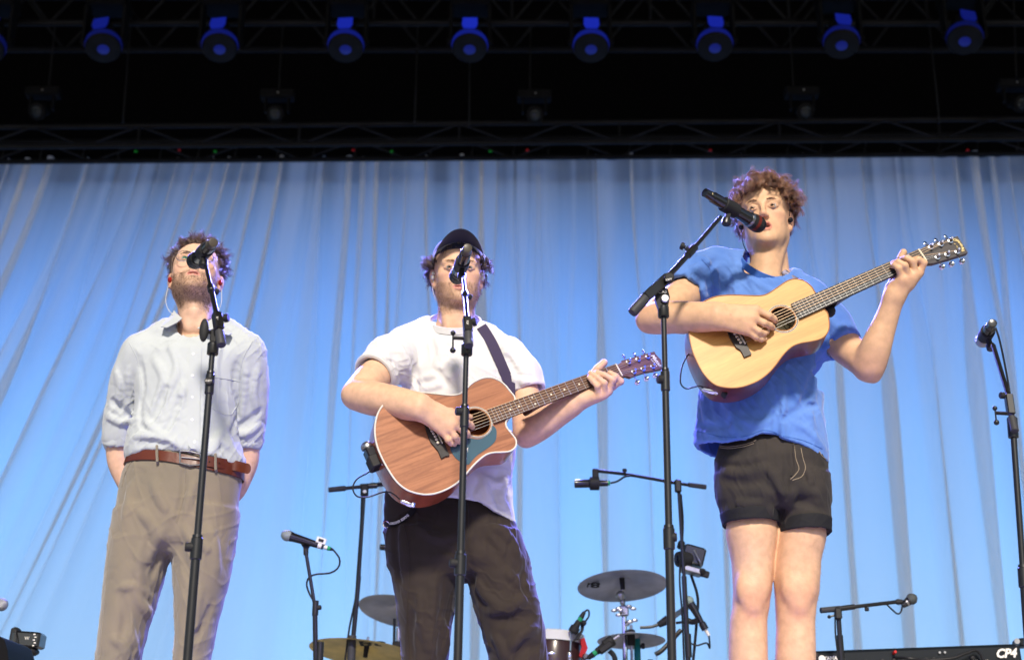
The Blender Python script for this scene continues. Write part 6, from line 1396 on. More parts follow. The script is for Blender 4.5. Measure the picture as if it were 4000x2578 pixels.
# middle stand
t = thing('mic_stand', (at(1788, 2578, -.62)[0], -.62, 0), 'black microphone stand crossing the reddish guitar of the capped musician', 'mic stand', 'microphone stands along the stage front')
cl, d = pole(t, Q(1788, 2578, -.62), Q(1822, 1345, -.62), [zf(1797, 2200, -.62), zf(1810, 1625, -.62)], [.0115, .0094, .0074])
knob(t, cl[0], V(-1, -.25, 0), .012, .026); knob(t, cl[1] + V(0, 0, .012), V(-1, -.3, 0), .0115, .022)
MB().lathe([(0, .0145), (.002, .0155), (.03, .0155), (.034, .012)], Q(1823, 1388, -.62), d, 16).build('top_collar', M_STAND, t)
ba, bb = Q(1824, 1242, -.615), Q(1829, 1300, -.635); boom_block(t, ba, bb); text('K&M', M_SILVER, t, (ba + bb) / 2 + V(0, -.0135, 0), V(0, 0, -1), V(1, 0, 0), .009)
MB().box(Q(1822, 1325, -.615), (.018, .018, .05), None, .004).build('tilt_joint', M_RUBBER, t)
MB().lathe([(0, .010), (.002, .0125), (.048, .0125), (.05, .0115)], bb, Q(1832, 1360, -.66) - bb, 18).build('grip', M_GRIP, t)
lever(t, Q(1818, 1322, -.62), V(-1, -.1, .02)); knob(t, Q(1840, 1260, -.62), V(1, -.2, .1), .012, .014)
e0 = Q(1810, 1082, -.33); mid = ba + (e0 - ba) * .55
MB().rod(ba, mid, .0072, 12).build('boom', M_STAND, t); MB().rod(mid, e0, .0056, 12).build('boom_tip', M_STAND, t); MB().lathe([(-.02, .009), (-.018, .0102), (.018, .0102), (.02, .009)], mid, e0 - ba, 14).build('boom_clutch', M_STAND, t); knob(t, mid, V(.8, .1, -.4), .008, .02)
tail, head = Q(1827, 968, -.42), Q(1782, 1092, -.17); clip(t, tail + (head - tail) * .50, head - tail, V(.02, -.25, -.9))
handheld('microphone', tail, head, 'black wireless microphone before the face of the capped musician', M_GRILLE)

# right stand, its boom rising to the singer
t = thing('mic_stand', (at(2625, 2578, -.66)[0], -.66, 0), 'black microphone stand between capped musician and singer, boom slanting up', 'mic stand', 'microphone stands along the stage front')
cl, d = pole(t, Q(2625, 2578, -.66), Q(2592, 1215, -.66), [zf(2612, 2098, -.66), zf(2597, 1483, -.66)], [.0115, .0094, .0076])
knob(t, cl[0], V(1, -.2, 0), .012, .018); knob(t, cl[1] + V(0, 0, 0), V(-1, -.3, 0), .0125, .020)
MB().lathe([(0, .0145), (.002, .0155), (.03, .0155), (.034, .012)], Q(2592, 1240, -.66), d, 16).build('top_collar', M_STAND, t)
MB().prism([Q(2570, 1215, -.652), Q(2606, 1215, -.652), Q(2614, 1170, -.652), Q(2606, 1140, -.652), Q(2590, 1130, -.652), Q(2560, 1150, -.652), Q(2555, 1175, -.652)], (0, -.02, 0)).build('tilt_joint', M_RUBBER, t)
MB().lathe([(0, .010), (.004, .012), (.008, .009)], Q(2597, 1168, -.674), V(0, -1, 0), 16).build('joint_bolt', M_STEEL, t)
text('CA3', M_WHITE, t, Q(2588, 1140, -.676), V(1, 0, .05), V(0, 0, 1), .013)
a0, a1 = Q(2520, 1163, -.69), Q(2606, 1085, -.67); boom_block(t, a0, a1, w=.028)
knob(t, Q(2612, 1092, -.685), V(0, -1, 0), .0135, .02); text('K&M', M_SILVER, t, Q(2612, 1092, -.7085), V(1, 0, .2), V(0, 0, 1), .008)
MB().rod(Q(2535, 1150, -.69), Q(2515, 1168, -.69), .0085, 12).build('boom', M_STAND, t); MB().lathe([(0, .0135), (.003, .0145), (.058, .0145), (.062, .013)], Q(2522, 1163, -.69), Q(2466, 1226, -.70) - Q(2522, 1163, -.69), 18).build('grip', M_GRIP, t)
e0 = Q(2815, 848, -.52); md = Q(2700, 982, -.60)
MB().rod(a1, md, .0080, 12).build('boom', M_STAND, t); MB().rod(md, e0, .0060, 12).build('boom_tip', M_STAND, t); MB().lathe([(-.024, .009), (-.022, .0112), (.022, .0112), (.024, .009)], md, e0 - a1, 14).build('boom_clutch', M_STAND, t)
MB().rod(md, Q(2680, 968, -.60), .0075, 10).build('clutch_arm', M_STAND, t); knob(t, Q(2678, 967, -.60), Q(2665, 962, -.60) - Q(2690, 972, -.60), .011, .014)
tail, head = Q(2752, 752, -.54), Q(2982, 890, -.385); clip(t, tail + (head - tail) * .42, head - tail, V(-.25, -.05, -.95))
mt = handheld('microphone', tail, head, 'black wireless microphone with reddish grille at the mouth of the singer', M_GRILLE, collar=M_STEEL)
dd = nrm(head - tail); LL_ = np.linalg.norm(head - tail); MB().lathe([(LL_ * .79, .0225), (LL_ * .83, .0252), (LL_ * .865, .0262)], tail, dd, 24).build('grille_band', M_GRILLR, mt)

# stand at the right edge
t = thing('mic_stand', (at(4010, 2500, -.3)[0], -.3, 0), 'black microphone stand at the right edge with a steep boom', 'mic stand', 'microphone stands along the stage front')
cl, d = pole(t, Q(4012, 2450, -.3), Q(3958, 1690, -.3), [zf(4002, 2250, -.3)], [.0115, .0088])
MB().lathe([(-.03, .012), (-.028, .015), (.03, .015), (.032, .012)], Q(3956, 1672, -.3), d, 14).build('tilt_joint', M_STAND, t)
a0, a1 = Q(3972, 1695, -.32), Q(3940, 1560, -.3); boom_block(t, Q(3950, 1620, -.305), Q(3938, 1540, -.295), w=.022); MB().lathe([(0, .0115), (.05, .0115), (.052, .01)], Q(3952, 1630, -.305), Q(3968, 1698, -.33) - Q(3952, 1630, -.305), 16).build('grip', M_GRIP, t)
lever(t, Q(3932, 1615, -.30), V(-1, -.1, .03), L=.024); knob(t, Q(3928, 1545, -.30), V(-1, -.2, 0), .010, .016)
e0 = Q(3880, 1350, -.16); MB().rod(Q(3938, 1540, -.295), e0, .0072, 12).build('boom', M_STAND, t)
MB().tube(spline([Q(3882, 1262, -.14), Q(3905, 1330, -.17), Q(3930, 1450, -.25), Q(3945, 1540, -.29), Q(3968, 1700, -.28), Q(3975, 1950, -.28), Q(3998, 2280, -.28)], 30), .0032, 8).build('cable', M_CABLE, t)
tail, head = Q(3878, 1262, -.20), Q(3833, 1338, -.02); clip(t, tail + (head - tail) * .55, head - tail, V(.1, -.2, -.9))
handheld('microphone', tail, head, 'silver headed microphone on the stand at the right edge', M_GRILLS, r=.0165, collar=M_STEEL)
# ------------------------------------------------------------------ drums, keyboard, cameras and stands behind
M_CYMB = mat('cymbal_bronze', (.74, .58, .22), .45, .6, var=.25, vscale=10, bump=.15, bscale=40)
M_CYMD = mat('cymbal_dark', (.50, .51, .58), .42, .75, var=.3, vscale=8, bump=.15, bscale=40)
M_SHELL = mat('drum_shell', (.045, .022, .022), .3, var=.25, vscale=8, coat=.3)
M_HEADW = mat('drum_head', (.72, .72, .70), .5)
M_RED = mat('red_clamp', (.45, .012, .012), .35)
M_GREEN = mat('green_tape', (.02, .30, .12), .6); M_TEAL = mat('teal_clamp', (.01, .20, .20), .4)
M_GREYB = mat('grey_green_grille', (.28, .36, .33), .5, .3, bump=.6, bscale=500)
M_INK = mat('black_ink', (.012, .011, .010), .6)
M_GLASSD = mat('camera_glass', (.006, .008, .02), .06, coat=.5)
def cymbal(px, py, Y, hw, tilt, m, label, ink=None, name='cymbal', stand=None):
    c = at(px, py, Y); r = np.linalg.norm(at(px + hw, py, Y) - c); n = nrm(V(*tilt)); t = thing(name, c, label, 'cymbal')
    b = r * .22
    MB().lathe([(b * .42, .004), (b * .40, b * .3), (b * .28, b * .7), (.002, b), (-.004, b * 1.15), (-.012, r * .6), (-.028, r * .985), (-.029, r), (-.030, r * .985), (-.014, r * .6), (-.006, b * 1.15), (0, b * .98), (b * .26, b * .68), (b * .38, b * .28), (b * .40, .003)], c, n, 64).build('plate', m, t)
    MB().lathe([(-.02, .012), (b * .3, .013), (b * .42, .016), (b * .5, .016)], c, n, 14).build('felt', M_RUBBER, t); MB().lathe([(b * .5, .006), (b * .5 + .02, .006), (b * .5 + .022, .003)], c, n, 10).build('wing_nut', M_STEEL, t)
    MB().lathe([(-.045, .011), (-.02, .011)], c, n, 12).build('sleeve', M_RUBBER, t)
    if ink:
        s_, t_, _ = frame(n, (0, 1, 0)); a, rad, size = ink
        p = c + r * rad * (math.cos(a) * V(1, 0, 0) + math.sin(a) * V(0, -1, 0)); p = p - n * ((p - c) @ n) - n * (.012 + .018 * max(rad - .6, 0) / .4 + .0035)
        text('B8', M_INK, t, p, V(1, 0, 0), V(0, 1, 0) - n * n[1], size, offset=.002)
    return t, c, n
def stub(t, pts, r, m=None, name='tube', n=10): MB().tube(spline(pts, 24) if len(pts) > 2 else pts, r, n).build(name, m or M_STAND, t)

cymbal(2430, 2266, 2.5, 176, (-.04, .20, 1), M_CYMD, 'large thin crash cymbal tilted above the smaller cymbal at centre right', (math.pi * .97, .74, .10))
cymbal(2465, 2479, 2.5, 133, (.0, .11, 1), M_CYMD, 'smaller flat hi-hat cymbal below the large crash cymbal')
cymbal(1568, 2368, 2.7, 166, (.16, .24, 1), M_CYMD, 'dark bluish cymbal half hidden behind the leg of the capped musician')
cymbal(1432, 2528, 2.4, 222, (.11, .13, 1), M_CYMB, 'yellow bronze cymbal low down, left of the capped musician', (math.pi * .42, .62, .12))

# chrome stand under the crash
t = thing('cymbal_stand', (at(2440, 2578, 2.52)[0], 2.52, 0), 'chrome cymbal stand with wing nuts at centre right', 'cymbal stand')
stub(t, [Q(2430, 2292, 2.5), Q(2433, 2330, 2.51), Q(2436, 2380, 2.52)], .009, M_CHROME, 'tilter_rod'); stub(t, [Q(2437, 2380, 2.52), V(Q(2444, 2578, 2.52)[0], 2.52, .03)], .012, M_CHROME, 'pole')
MB().ball(Q(2424, 2325, 2.49), .024, 12).ball(Q(2432, 2352, 2.5), .014, 10).build('tilter', M_STEEL, t); MB().box(Q(2437, 2385, 2.51), (.045, .03, .05), None, .006).build('clamp', M_STEEL, t)
for x, y, a in ((2408, 2380, .4), (2465, 2372, -.5), (2470, 2425, .3), (2420, 2392, 1.2)):
    p = Q(x, y, 2.49); MB().ball(p + V(.012 * math.cos(a), 0, .012 * math.sin(a)), (.016, .004, .008), 10).ball(p - V(.012 * math.cos(a), 0, .012 * math.sin(a)), (.016, .004, .008), 10).rod(p, p + V(-.03 if x > 2437 else .03, .01, 0), .004, 8).build('wing_nut', M_STEEL, t)
for q in range(3): stub(t, [V(Q(2440, 2578, 2.52)[0], 2.52, .35), V(Q(2440, 2578, 2.52)[0] + .3 * math.cos(q * 2.1), 2.52 + .3 * math.sin(q * 2.1), .01)], .009, M_CHROME, 'leg')
# hi-hat rod and boom arms round the kit
t = thing('hi_hat_stand', (at(2478, 2578, 2.55)[0], 2.55, 0), 'hi-hat stand with teal clamp under the small cymbal', 'cymbal stand')
stub(t, [Q(2465, 2440, 2.5), V(Q(2467, 2578, 2.5)[0], 2.5, .02)], .007, M_STEEL, 'pull_rod'); MB().lathe([(0, .018), (.07, .02), (.075, .012)], Q(2466, 2520, 2.5), V(0, 0, 1), 14).build('clutch', M_RUBBER, t); stub(t, [Q(2488, 2495, 2.55), V(Q(2492, 2578, 2.55)[0], 2.55, .02)], .016, M_TEAL, 'pole'); knob(t, Q(2500, 2522, 2.52), V(1, -.2, 0), .014, .02)
stub(t, [Q(2448, 2440, 2.5), Q(2460, 2425, 2.5)], .010, M_STEEL, 'wing')
t = thing('boom_stand', (at(2560, 2578, 2.3)[0], 2.3, 0), 'black boom arm reaching over the small cymbal from the right', 'mic stand')
stub(t, [Q(2500, 2450, 2.35), Q(2545, 2447, 2.35), Q(2590, 2432, 2.35)], .007); MB().lathe([(0, .014), (.05, .022), (.055, .016)], Q(2572, 2440, 2.35), Q(2600, 2425, 2.35) - Q(2570, 2442, 2.35), 14).build('grip', M_RUBBER, t); stub(t, [Q(2600, 2427, 2.35), Q(2692, 2366, 2.35)], .013, mat('boom_grey', (.22, .27, .28), .4), 'boom'); stub(t, [Q(2560, 2555, 2.3), Q(2590, 2535, 2.3), Q(2660, 2460, 2.32)], .011, name='brace'); stub(t, [Q(2540, 2575, 2.3), V(Q(2520, 2578, 2.3)[0], 2.3, .02)], .012, name='leg')

# tom drum
t = thing('tom_drum', (at(2165, 2578, 2.6)[0], 2.6, at(2165, 2578, 2.6)[2] - .2), 'dark tom drum with white rim beside the leg of the capped musician', 'drum')
tc = at(2168, 2484, 2.6); up = nrm(V(.06, .04, 1)); rr_ = .132
MB().lathe([(-.30, rr_ * .97), (-.29, rr_), (-.03, rr_), (-.025, rr_ * .98)], tc, up, 40).build('shell', M_SHELL, t); MB().lathe([(-.034, rr_ * 1.01), (-.036, rr_ * 1.06), (.008, rr_ * 1.06), (.012, rr_ * 1.02), (.006, rr_ * .98)], tc, up, 40).build('hoop', M_HEADW, t); MB().lathe([(0, rr_ * .97), (.003, rr_ * .9), (.004, .01)], tc, up, 32).build('drum_head', M_HEADW, t); MB().lathe([(-.31, rr_ * 1.05), (-.28, rr_ * 1.05)], tc, up, 40).build('hoop', M_CHROME, t)
for k in range(6):
    a = -math.pi / 2 + .55 + k * math.pi / 3; d = V(math.cos(a), math.sin(a), 0); MB().ball(tc + d * rr_ * 1.03 - up * .11, (.012, .012, .032), 12).build('lug', M_CHROME, t); MB().rod(tc + d * rr_ * 1.05 - up * .10, tc + d * rr_ * 1.05 + up * .006, .003, 6).build('tension_rod', M_CHROME, t)
bd = at(2155, 2550, 2.6 - rr_ - .003); MB().ball(bd, (.022, .003, .008), 12).build('badge', M_CHROME, t)
MB().prism([Q(2266, 2494, 2.5), Q(2284, 2490, 2.5), Q(2296, 2530, 2.5), Q(2280, 2570, 2.5), Q(2262, 2560, 2.5), Q(2272, 2525, 2.5)], (0, .04, 0)).build('clamp', M_RED, t); MB().lathe([(0, .014), (.03, .014)], Q(2285, 2562, 2.48), V(.2, -1, -.2), 12).build('clamp_bolt', M_STEEL, t)
# clip-on drum microphones
def small_mic(px, label, pts, r, loop, ring=None):
    t = thing('drum_microphone', pts[0], label, 'microphone', 'drum microphones'); d = pts[1] - pts[0]; L = np.linalg.norm(d)
    MB().lathe([(0, r * .8), (.004, r), (L * .5, r), (L * .55, r * .7), (L, r * .6)], pts[0], d, 14).build('capsule', M_RUBBER, t); MB().lathe([(L, r * .5), (L + .018, r * .5)], pts[0], d, 12).build('connector', M_GREEN, t); MB().lathe([(L + .018, r * .55), (L + .05, r * .35)], pts[0], d, 12).build('strain_relief', M_CABLE, t)
    stub(t, loop, .0045, M_CABLE, 'cable'); return t
t = small_mic(0, 'small black clip microphone arched over the tom drum rim', [Q(2236, 2470, 2.45), Q(2262, 2425, 2.45)], .024, [Q(2268, 2415, 2.45), Q(2282, 2390, 2.45), Q(2298, 2382, 2.45), Q(2300, 2405, 2.45), Q(2285, 2428, 2.45)])
MB().prism([Q(2270, 2430, 2.46), Q(2286, 2425, 2.46), Q(2280, 2460, 2.46), Q(2262, 2495, 2.46), Q(2240, 2500, 2.46), Q(2255, 2478, 2.46), Q(2268, 2460, 2.46)], (0, .03, 0)).build('holder', M_RUBBER, t); MB().ball(Q(2280, 2432, 2.45), .014, 10).build('knob', M_RUBBER, t)
t = small_mic(0, 'dark microphone slanting up below the small cymbal', [Q(2395, 2497, 2.3), Q(2330, 2545, 2.3)], .026, [Q(2310, 2560, 2.3), Q(2280, 2578, 2.3), Q(2270, 2600, 2.3)])
MB().lathe([(0, .010), (.03, .012)], Q(2397, 2496, 2.3), Q(2415, 2484, 2.3) - Q(2397, 2496, 2.3), 12).build('tip', M_STEEL, t); MB().box(Q(2365, 2528, 2.27), (.05, .03, .07), frame(Q(2395, 2497, 2.3) - Q(2330, 2545, 2.3)), .006).build('holder', M_RUBBER, t); stub(t, [Q(2380, 2540, 2.3), Q(2398, 2560, 2.3), Q(2405, 2590, 2.3)], .012, name='arm')

# overhead boom with pencil microphone, right of the capped musician
t = thing('boom_stand', (at(2690, 2578, 2.0)[0], 2.0, 0), 'tall thin boom stand holding a black pencil microphone over the drums', 'mic stand')
stub(t, [Q(2651, 1905, 2.0), Q(2672, 2250, 2.0)], .008, name='pole'); stub(t, [Q(2672, 2250, 2.0), V(Q(2692, 2578, 2.0)[0], 2.0, .02)], .0115, name='pole'); MB().lathe([(-.05, .015), (.05, .015)], Q(2688, 2520, 2.0), V(0, 0, 1), 12).build('clutch', M_STAND, t)
stub(t, [Q(2320, 1838, 1.9), Q(2430, 1850, 1.94), Q(2540, 1868, 1.97), Q(2650, 1888, 2.0), Q(2757, 1902, 2.03)], .0075, name='boom'); MB().box(Q(2648, 1898, 1.99), (.03, .03, .06), None, .006).build('tilt_joint', M_STAND, t); knob(t, Q(2440, 1848, 1.93), V(0, 0, 1), .010, .018); stub(t, [Q(2690, 1893, 2.01), Q(2757, 1902, 2.03)], .011, M_GRIP, 'grip'); MB().box(Q(2326, 1850, 1.9), (.028, .024, .045), None, .004).build('clip_joint', M_RUBBER, t)
stub(t, [Q(2660, 1930, 2.0), Q(2668, 2060, 2.01), Q(2655, 2250, 2.02), Q(2665, 2400, 2.02), Q(2672, 2578, 2.02)], .0045, M_CABLE, 'cable')
t = thing('pencil_microphone', Q(2245, 1890, 1.9), 'short black pencil microphone in shock mount, pointing left', 'microphone')
MB().lathe([(0, .016), (.002, .019), (.07, .019), (.078, .015), (.15, .014)], Q(2243, 1889, 1.9), V(1, 0, 0.02), 18).build('barrel', M_MICB, t); MB().lathe([(-.022, .022), (-.02, .03), (-.008, .03), (.008, .03), (.02, .03), (.022, .022)], Q(2322, 1888, 1.9), V(1, 0, 0), 18).build('shock_mount', M_RUBBER, t)
MB().rod(Q(2324, 1855, 1.9), Q(2322, 1910, 1.9), .010, 10).build('mount_post', M_RUBBER, t); MB().lathe([(0, .010), (.03, .010)], Q(2350, 1886, 1.9), V(1, 0, 0), 12).build('connector', M_SILVER, t); MB().lathe([(0, .011), (.012, .011)], Q(2372, 1886, 1.9), V(1, 0, 0), 12).build('tape', M_GREEN, t); stub(t, [Q(2384, 1886, 1.9), Q(2410, 1880, 1.9), Q(2440, 1862, 1.9), Q(2460, 1858, 1.9)], .0045, M_CABLE, 'cable')
# second overhead, tip showing left of the trousers
t = thing('pencil_microphone', Q(1487, 2137, 2.7), 'tip of a black microphone poking out left of dark trousers', 'microphone'); MB().lathe([(0, .012), (.003, .0155), (.11, .0155), (.115, .010)], Q(1484, 2136, 2.7), V(1, 0, -.05), 16).build('barrel', M_MICB, t); MB().lathe([(0, .017), (.03, .017)], Q(1530, 2139, 2.7), V(1, 0, -.05), 12).build('holder', M_RUBBER, t)
stub(t, [Q(1560, 2142, 2.7), Q(1600, 2150, 2.72), Q(1640, 2200, 2.75)], .007, name='arm')
t = thing('cymbal_stand', (Q(1545, 2578, 2.7)[0], 2.7, 0), 'thin dark cymbal stand close left of dark trousers', 'cymbal stand'); stub(t, [Q(1541, 2415, 2.7), V(Q(1544, 2578, 2.7)[0], 2.7, .02)], .007, name='pole'); MB().lathe([(0, .012), (.06, .012)], Q(1556, 2500, 2.65), V(0, 0, 1), 12).rod(Q(1556, 2470, 2.65), V(Q(1560, 2578, 2.65)[0], 2.65, .02), .010, 10).build('tube', M_STEEL, t); MB().box(Q(1553, 2516, 2.65), (.05, .03, .03), None, .006).build('clamp', M_RUBBER, t)

# handheld microphone on a straight stand, left
t = thing('mic_stand', (Q(1246, 2578, 1.6)[0], 1.6, 0), 'slim straight stand with a ball headed microphone, right of the man with glasses', 'mic stand')
stub(t, [Q(1194, 2150, 1.6), Q(1232, 2380, 1.6)], .0075, name='pole'); stub(t, [Q(1230, 2370, 1.6), V(Q(1260, 2700, 1.6)[0], 1.6, .02)], .0105, name='pole'); MB().lathe([(-.03, .013), (.03, .013)], Q(1232, 2374, 1.6), V(0, 0, 1), 12).build('clutch', M_STAND, t); knob(t, Q(1234, 2372, 1.6), V(1, -.1, 0), .010, .02); MB().lathe([(-.04, .015), (.04, .015)], Q(1250, 2545, 1.6), V(0, 0, 1), 12).build('clutch', M_STAND, t)
MB().prism([Q(1166, 2112, 1.6), Q(1215, 2120, 1.6), Q(1203, 2140, 1.6), Q(1202, 2165, 1.6), Q(1185, 2165, 1.6), Q(1184, 2138, 1.6)], (0, .02, 0)).build('mic_clip', M_RUBBER, t); MB().lathe([(0, .125), (.006, .13), (.014, .128), (.02, .05), (.03, .02)], V(Q(1262, 2700, 1.6)[0], 1.6, 0), V(0, 0, 1), 28).build('base', M_STAND, t)
stub(t, [Q(1302, 2147, 1.6), Q(1326, 2180, 1.6), Q(1322, 2215, 1.6), Q(1290, 2237, 1.6), Q(1235, 2242, 1.6), Q(1206, 2256, 1.6), Q(1198, 2285, 1.6), Q(1212, 2325, 1.6), Q(1232, 2365, 1.6), Q(1226, 2440, 1.62), Q(1245, 2570, 1.62)], .004, M_CABLE, 'cable')
t = thing('microphone', Q(1120, 2090, 1.59), 'ball headed handheld microphone with white label on the left straight stand', 'microphone'); a, b = Q(1120, 2090, 1.58), Q(1290, 2143, 1.60); d = nrm(b - a); L = np.linalg.norm(b - a)
MB().lathe([(-.024, .004), (-.022, .012), (-.012, .021), (0, .0245), (.010, .0235), (.018, .020)], a, d, 22).build('grille', mat('grey_ball_grille', (.30, .34, .34), .45, .5, bump=.8, bscale=500), t); MB().lathe([(.014, .021), (.022, .021), (.03, .019), (L * .85, .0125)], a, d, 18).build('grip', M_MICB, t); MB().lathe([(L * .72, .0138), (L * .80, .0132)], a, d, 18).build('tape_ring', M_SILVER, t)
MB().box(a + d * L * .74 + V(.01, -.008, .018), (.042, .01, .026), [d, V(0, -1, 0), np.cross(d, V(0, -1, 0))], .002).build('label_tag', M_WHITE, t); MB().box(a + d * L * .74 + V(.01, -.0136, .018), (.022, .002, .012), [d, V(0, -1, 0), np.cross(d, V(0, -1, 0))]).build('label_print', M_RUBBER, t); MB().lathe([(L * .86, .009), (L * .93, .009)], a, d, 12).build('connector', M_SILVER, t); MB().lathe([(L * .93, .0095), (L * 1.0, .0095)], a, d, 12).build('tape', M_GREEN, t); MB().lathe([(L, .008), (L * 1.08, .004)], a, d, 10).build('strain_relief', M_CABLE, t)
# boom stand behind the reddish guitar
t = thing('boom_stand', (Q(1378, 2578, 2.2)[0], 2.2, 0), 'boom stand with level arm, left of the dark trousers', 'mic stand')
stub(t, [Q(1422, 1935, 2.2), Q(1402, 2250, 2.2)], .0085, name='pole'); stub(t, [Q(1402, 2250, 2.2), Q(1378, 2510, 2.2)], .011, name='pole'); MB().lathe([(-.055, .019), (.055, .019)], Q(1374, 2530, 2.2), V(0, 0, 1), 14).build('clutch', M_GRIP, t); stub(t, [Q(1374, 2530, 2.2), V(Q(1370, 2600, 2.2)[0], 2.2, .02)], .012, name='pole')
MB().box(Q(1424, 1915, 2.19), (.036, .03, .06), None, .006).build('tilt_joint', M_RUBBER, t); MB().lathe([(0, .010), (.006, .008)], Q(1425, 1920, 2.172), V(0, -1, 0), 12).build('joint_bolt', M_STEEL, t); stub(t, [Q(1300, 1912, 2.15), Q(1430, 1899, 2.2), Q(1640, 1880, 2.28)], .0085, name='boom'); MB().lathe([(0, .012), (.075, .013), (.08, .010)], Q(1284, 1913, 2.14), Q(1345, 1907, 2.16) - Q(1284, 1913, 2.14), 14).build('grip', M_GRIP, t); MB().lathe([(-.04, .013), (.04, .013)], Q(1440, 1898, 2.2), V(1, .1, .08), 12).build('boom_block', M_STAND, t)
stub(t, [Q(1500, 1886, 2.2), Q(1470, 1888, 2.2), Q(1440, 1893, 2.2), Q(1415, 1930, 2.2), Q(1410, 2040, 2.21), Q(1395, 2250, 2.21), Q(1390, 2330, 2.21), Q(1365, 2450, 2.21), Q(1348, 2578, 2.21)], .0045, M_CABLE, 'cable')

# cameras
def camera_box(c, size, ax, label, lens_d, name='video_camera'):
    t = thing(name, c, label, 'camera'); MB().box(c, size, ax, .008).build('camera_body', M_MICB, t); return t
c = Q(2705, 2175, 2.1); axc = np.array(Matrix.Rotation(R(16), 3, 'Y')).T
t = camera_box(c, (.10, .12, .085), axc, 'black camera clamped to the tall boom stand', None)
MB().lathe([(0, .036), (.03, .038), (.06, .034), (.062, .028)], c + V(-.02, -.03, -.015), nrm(V(-.9, -.5, -.1)), 18).build('lens_barrel', M_RUBBER, t); MB().lathe([(.06, .027), (.063, .015)], c + V(-.02, -.03, -.015), nrm(V(-.9, -.5, -.1)), 16).build('lens_glass', M_GLASSD, t); MB().box(c + V(-.05, 0, .055), (.03, .05, .035), axc, .006).build('viewfinder', M_RUBBER, t); MB().box(c + V(-.01, -.02, -.065), (.10, .08, .03), axc, .006).build('clamp', M_STEEL, t); knob(t, c + V(.03, -.05, -.07), V(.3, -.8, -.3), .013, .02); MB().box(c + V(.045, -.05, -.085), (.04, .02, .03), axc, .004).build('lever', M_RUBBER, t); stub(t, [c + V(-.01, 0, -.08), Q(2725, 2330, 2.12), Q(2722, 2420, 2.12), Q(2708, 2578, 2.12)], .0065, M_CABLE, 'cable'); stub(t, [c + V(0, -.06, .02), c + V(.02, -.075, -.03), c + V(.03, -.06, -.05)], .004, M_STEEL, 'handle')
t = thing('microphone', Q(2692, 2343, 2.1), 'grey green ball headed microphone pointing up beside the right stand', 'microphone'); a, b = Q(2692, 2345, 2.08), Q(2756, 2458, 2.08); d = nrm(b - a); L = np.linalg.norm(b - a)
MB().lathe([(-.022, .004), (-.018, .012), (-.008, .0195), (.004, .021), (.014, .017)], a, d, 20).build('grille', M_GREYB, t); MB().lathe([(.012, .018), (.02, .0185), (L * .75, .012), (L * .78, .0165), (L, .0165)], a, d, 16).build('grip', M_MICB, t); MB().lathe([(L, .008), (L + .03, .007)], a, d, 12).build('connector', M_SILVER, t); stub(t, [b + d * .03, b + V(.015, 0, -.08), Q(2760, 2510, 2.1), Q(2720, 2520, 2.1), Q(2690, 2505, 2.1)], .004, M_CABLE, 'cable'); stub(t, [Q(2680, 2420, 2.1), Q(2705, 2428, 2.09), Q(2728, 2420, 2.08)], .013, name='holder'); stub(t, [Q(2640, 2432, 2.12), Q(2700, 2425, 2.1)], .006, name='arm')
c = Q(112, 2500, 1.5); axc = np.array(Matrix.Rotation(R(4), 3, 'Y')).T
t = camera_box(c, (.115, .09, .062), axc, 'small black video camera with silver logo low at the left edge', None); MB().box(c + V(-.055, -.005, .01), (.028, .06, .08), axc, .008).build('grip', M_RUBBER, t); MB().box(c + V(-.01, 0, -.042), (.10, .07, .03), axc, .01).build('battery', M_RUBBER, t); MB().box(c + V(-.028, 0, -.072), (.03, .03, .03), axc, .006).build('mount', M_RUBBER, t); MB().lathe([(0, .008), (.02, .009)], c + V(-.01, -.05, -.052), V(1, -.3, 0), 12).build('thumb_screw', M_STEEL, t); stub(t, [c + V(-.03, 0, -.08), V(c[0] - .05, c[1], .02)], .011, M_STEEL, 'stand_rod'); stub(t, [c + V(-.04, -.05, .035), c + V(-.03, -.06, -.01), c + V(-.02, -.05, -.06)], .003, M_CABLE, 'cable'); stub(t, [c + V(.03, -.03, -.05), c + V(.038, -.03, -.09), c + V(.034, -.03, -.2)], .002, M_CABLE, 'cable')
text('W', M_SILVER, t, c + V(.008, -.047, .002), V(1, 0, 0), V(0, 0, 1), .018)
for k in range(5): MB().box(c + V(.036 + .005 * (k % 2), -.046, .018 - .011 * k), (.008, .002, .004)).build('button', M_SILVER, t)
t = thing('microphone', Q(5, 2362, .9), 'silver ball of a microphone cut by the left edge', 'microphone'); MB().ball(Q(6, 2360, .9), .024, 18).build('grille', M_GRILLS, t); MB().lathe([(.015, .02), (.16, .013)], Q(6, 2360, .9), V(-1, 0, -.1), 16).build('grip', M_MICB, t); stub(t, [Q(-90, 2375, .9), V(Q(-90, 2375, .9)[0], .9, .02)], .010, name='stand_rod')
t = thing('floor_monitor', (Q(-60, 2578, .8)[0], .8, 0), 'rounded dark loudspeaker cabinet in the lower left corner', 'loudspeaker'); z0 = float(Q(10, 2484, .8)[2])
MB().prism([V(Q(-160, 2500, .8)[0], .8, 0), V(Q(42, 2578, .8)[0], .8, 0), V(Q(42, 2578, .8)[0], .8, z0 - .12), V(Q(30, 2540, .8)[0], .8, z0 - .05), V(Q(18, 2492, .8)[0], .8, z0 - .012), V(Q(0, 2482, .8)[0], .8, z0), V(Q(-160, 2480, .8)[0], .8, z0)], (0, .3, 0)).build('cabinet', M_FIX, t, True, 40); MB().box(V(Q(-80, 2500, .8)[0], .795, z0 * .5), (.12, .006, z0 * .7)).build('grille', M_RUBBER, t)

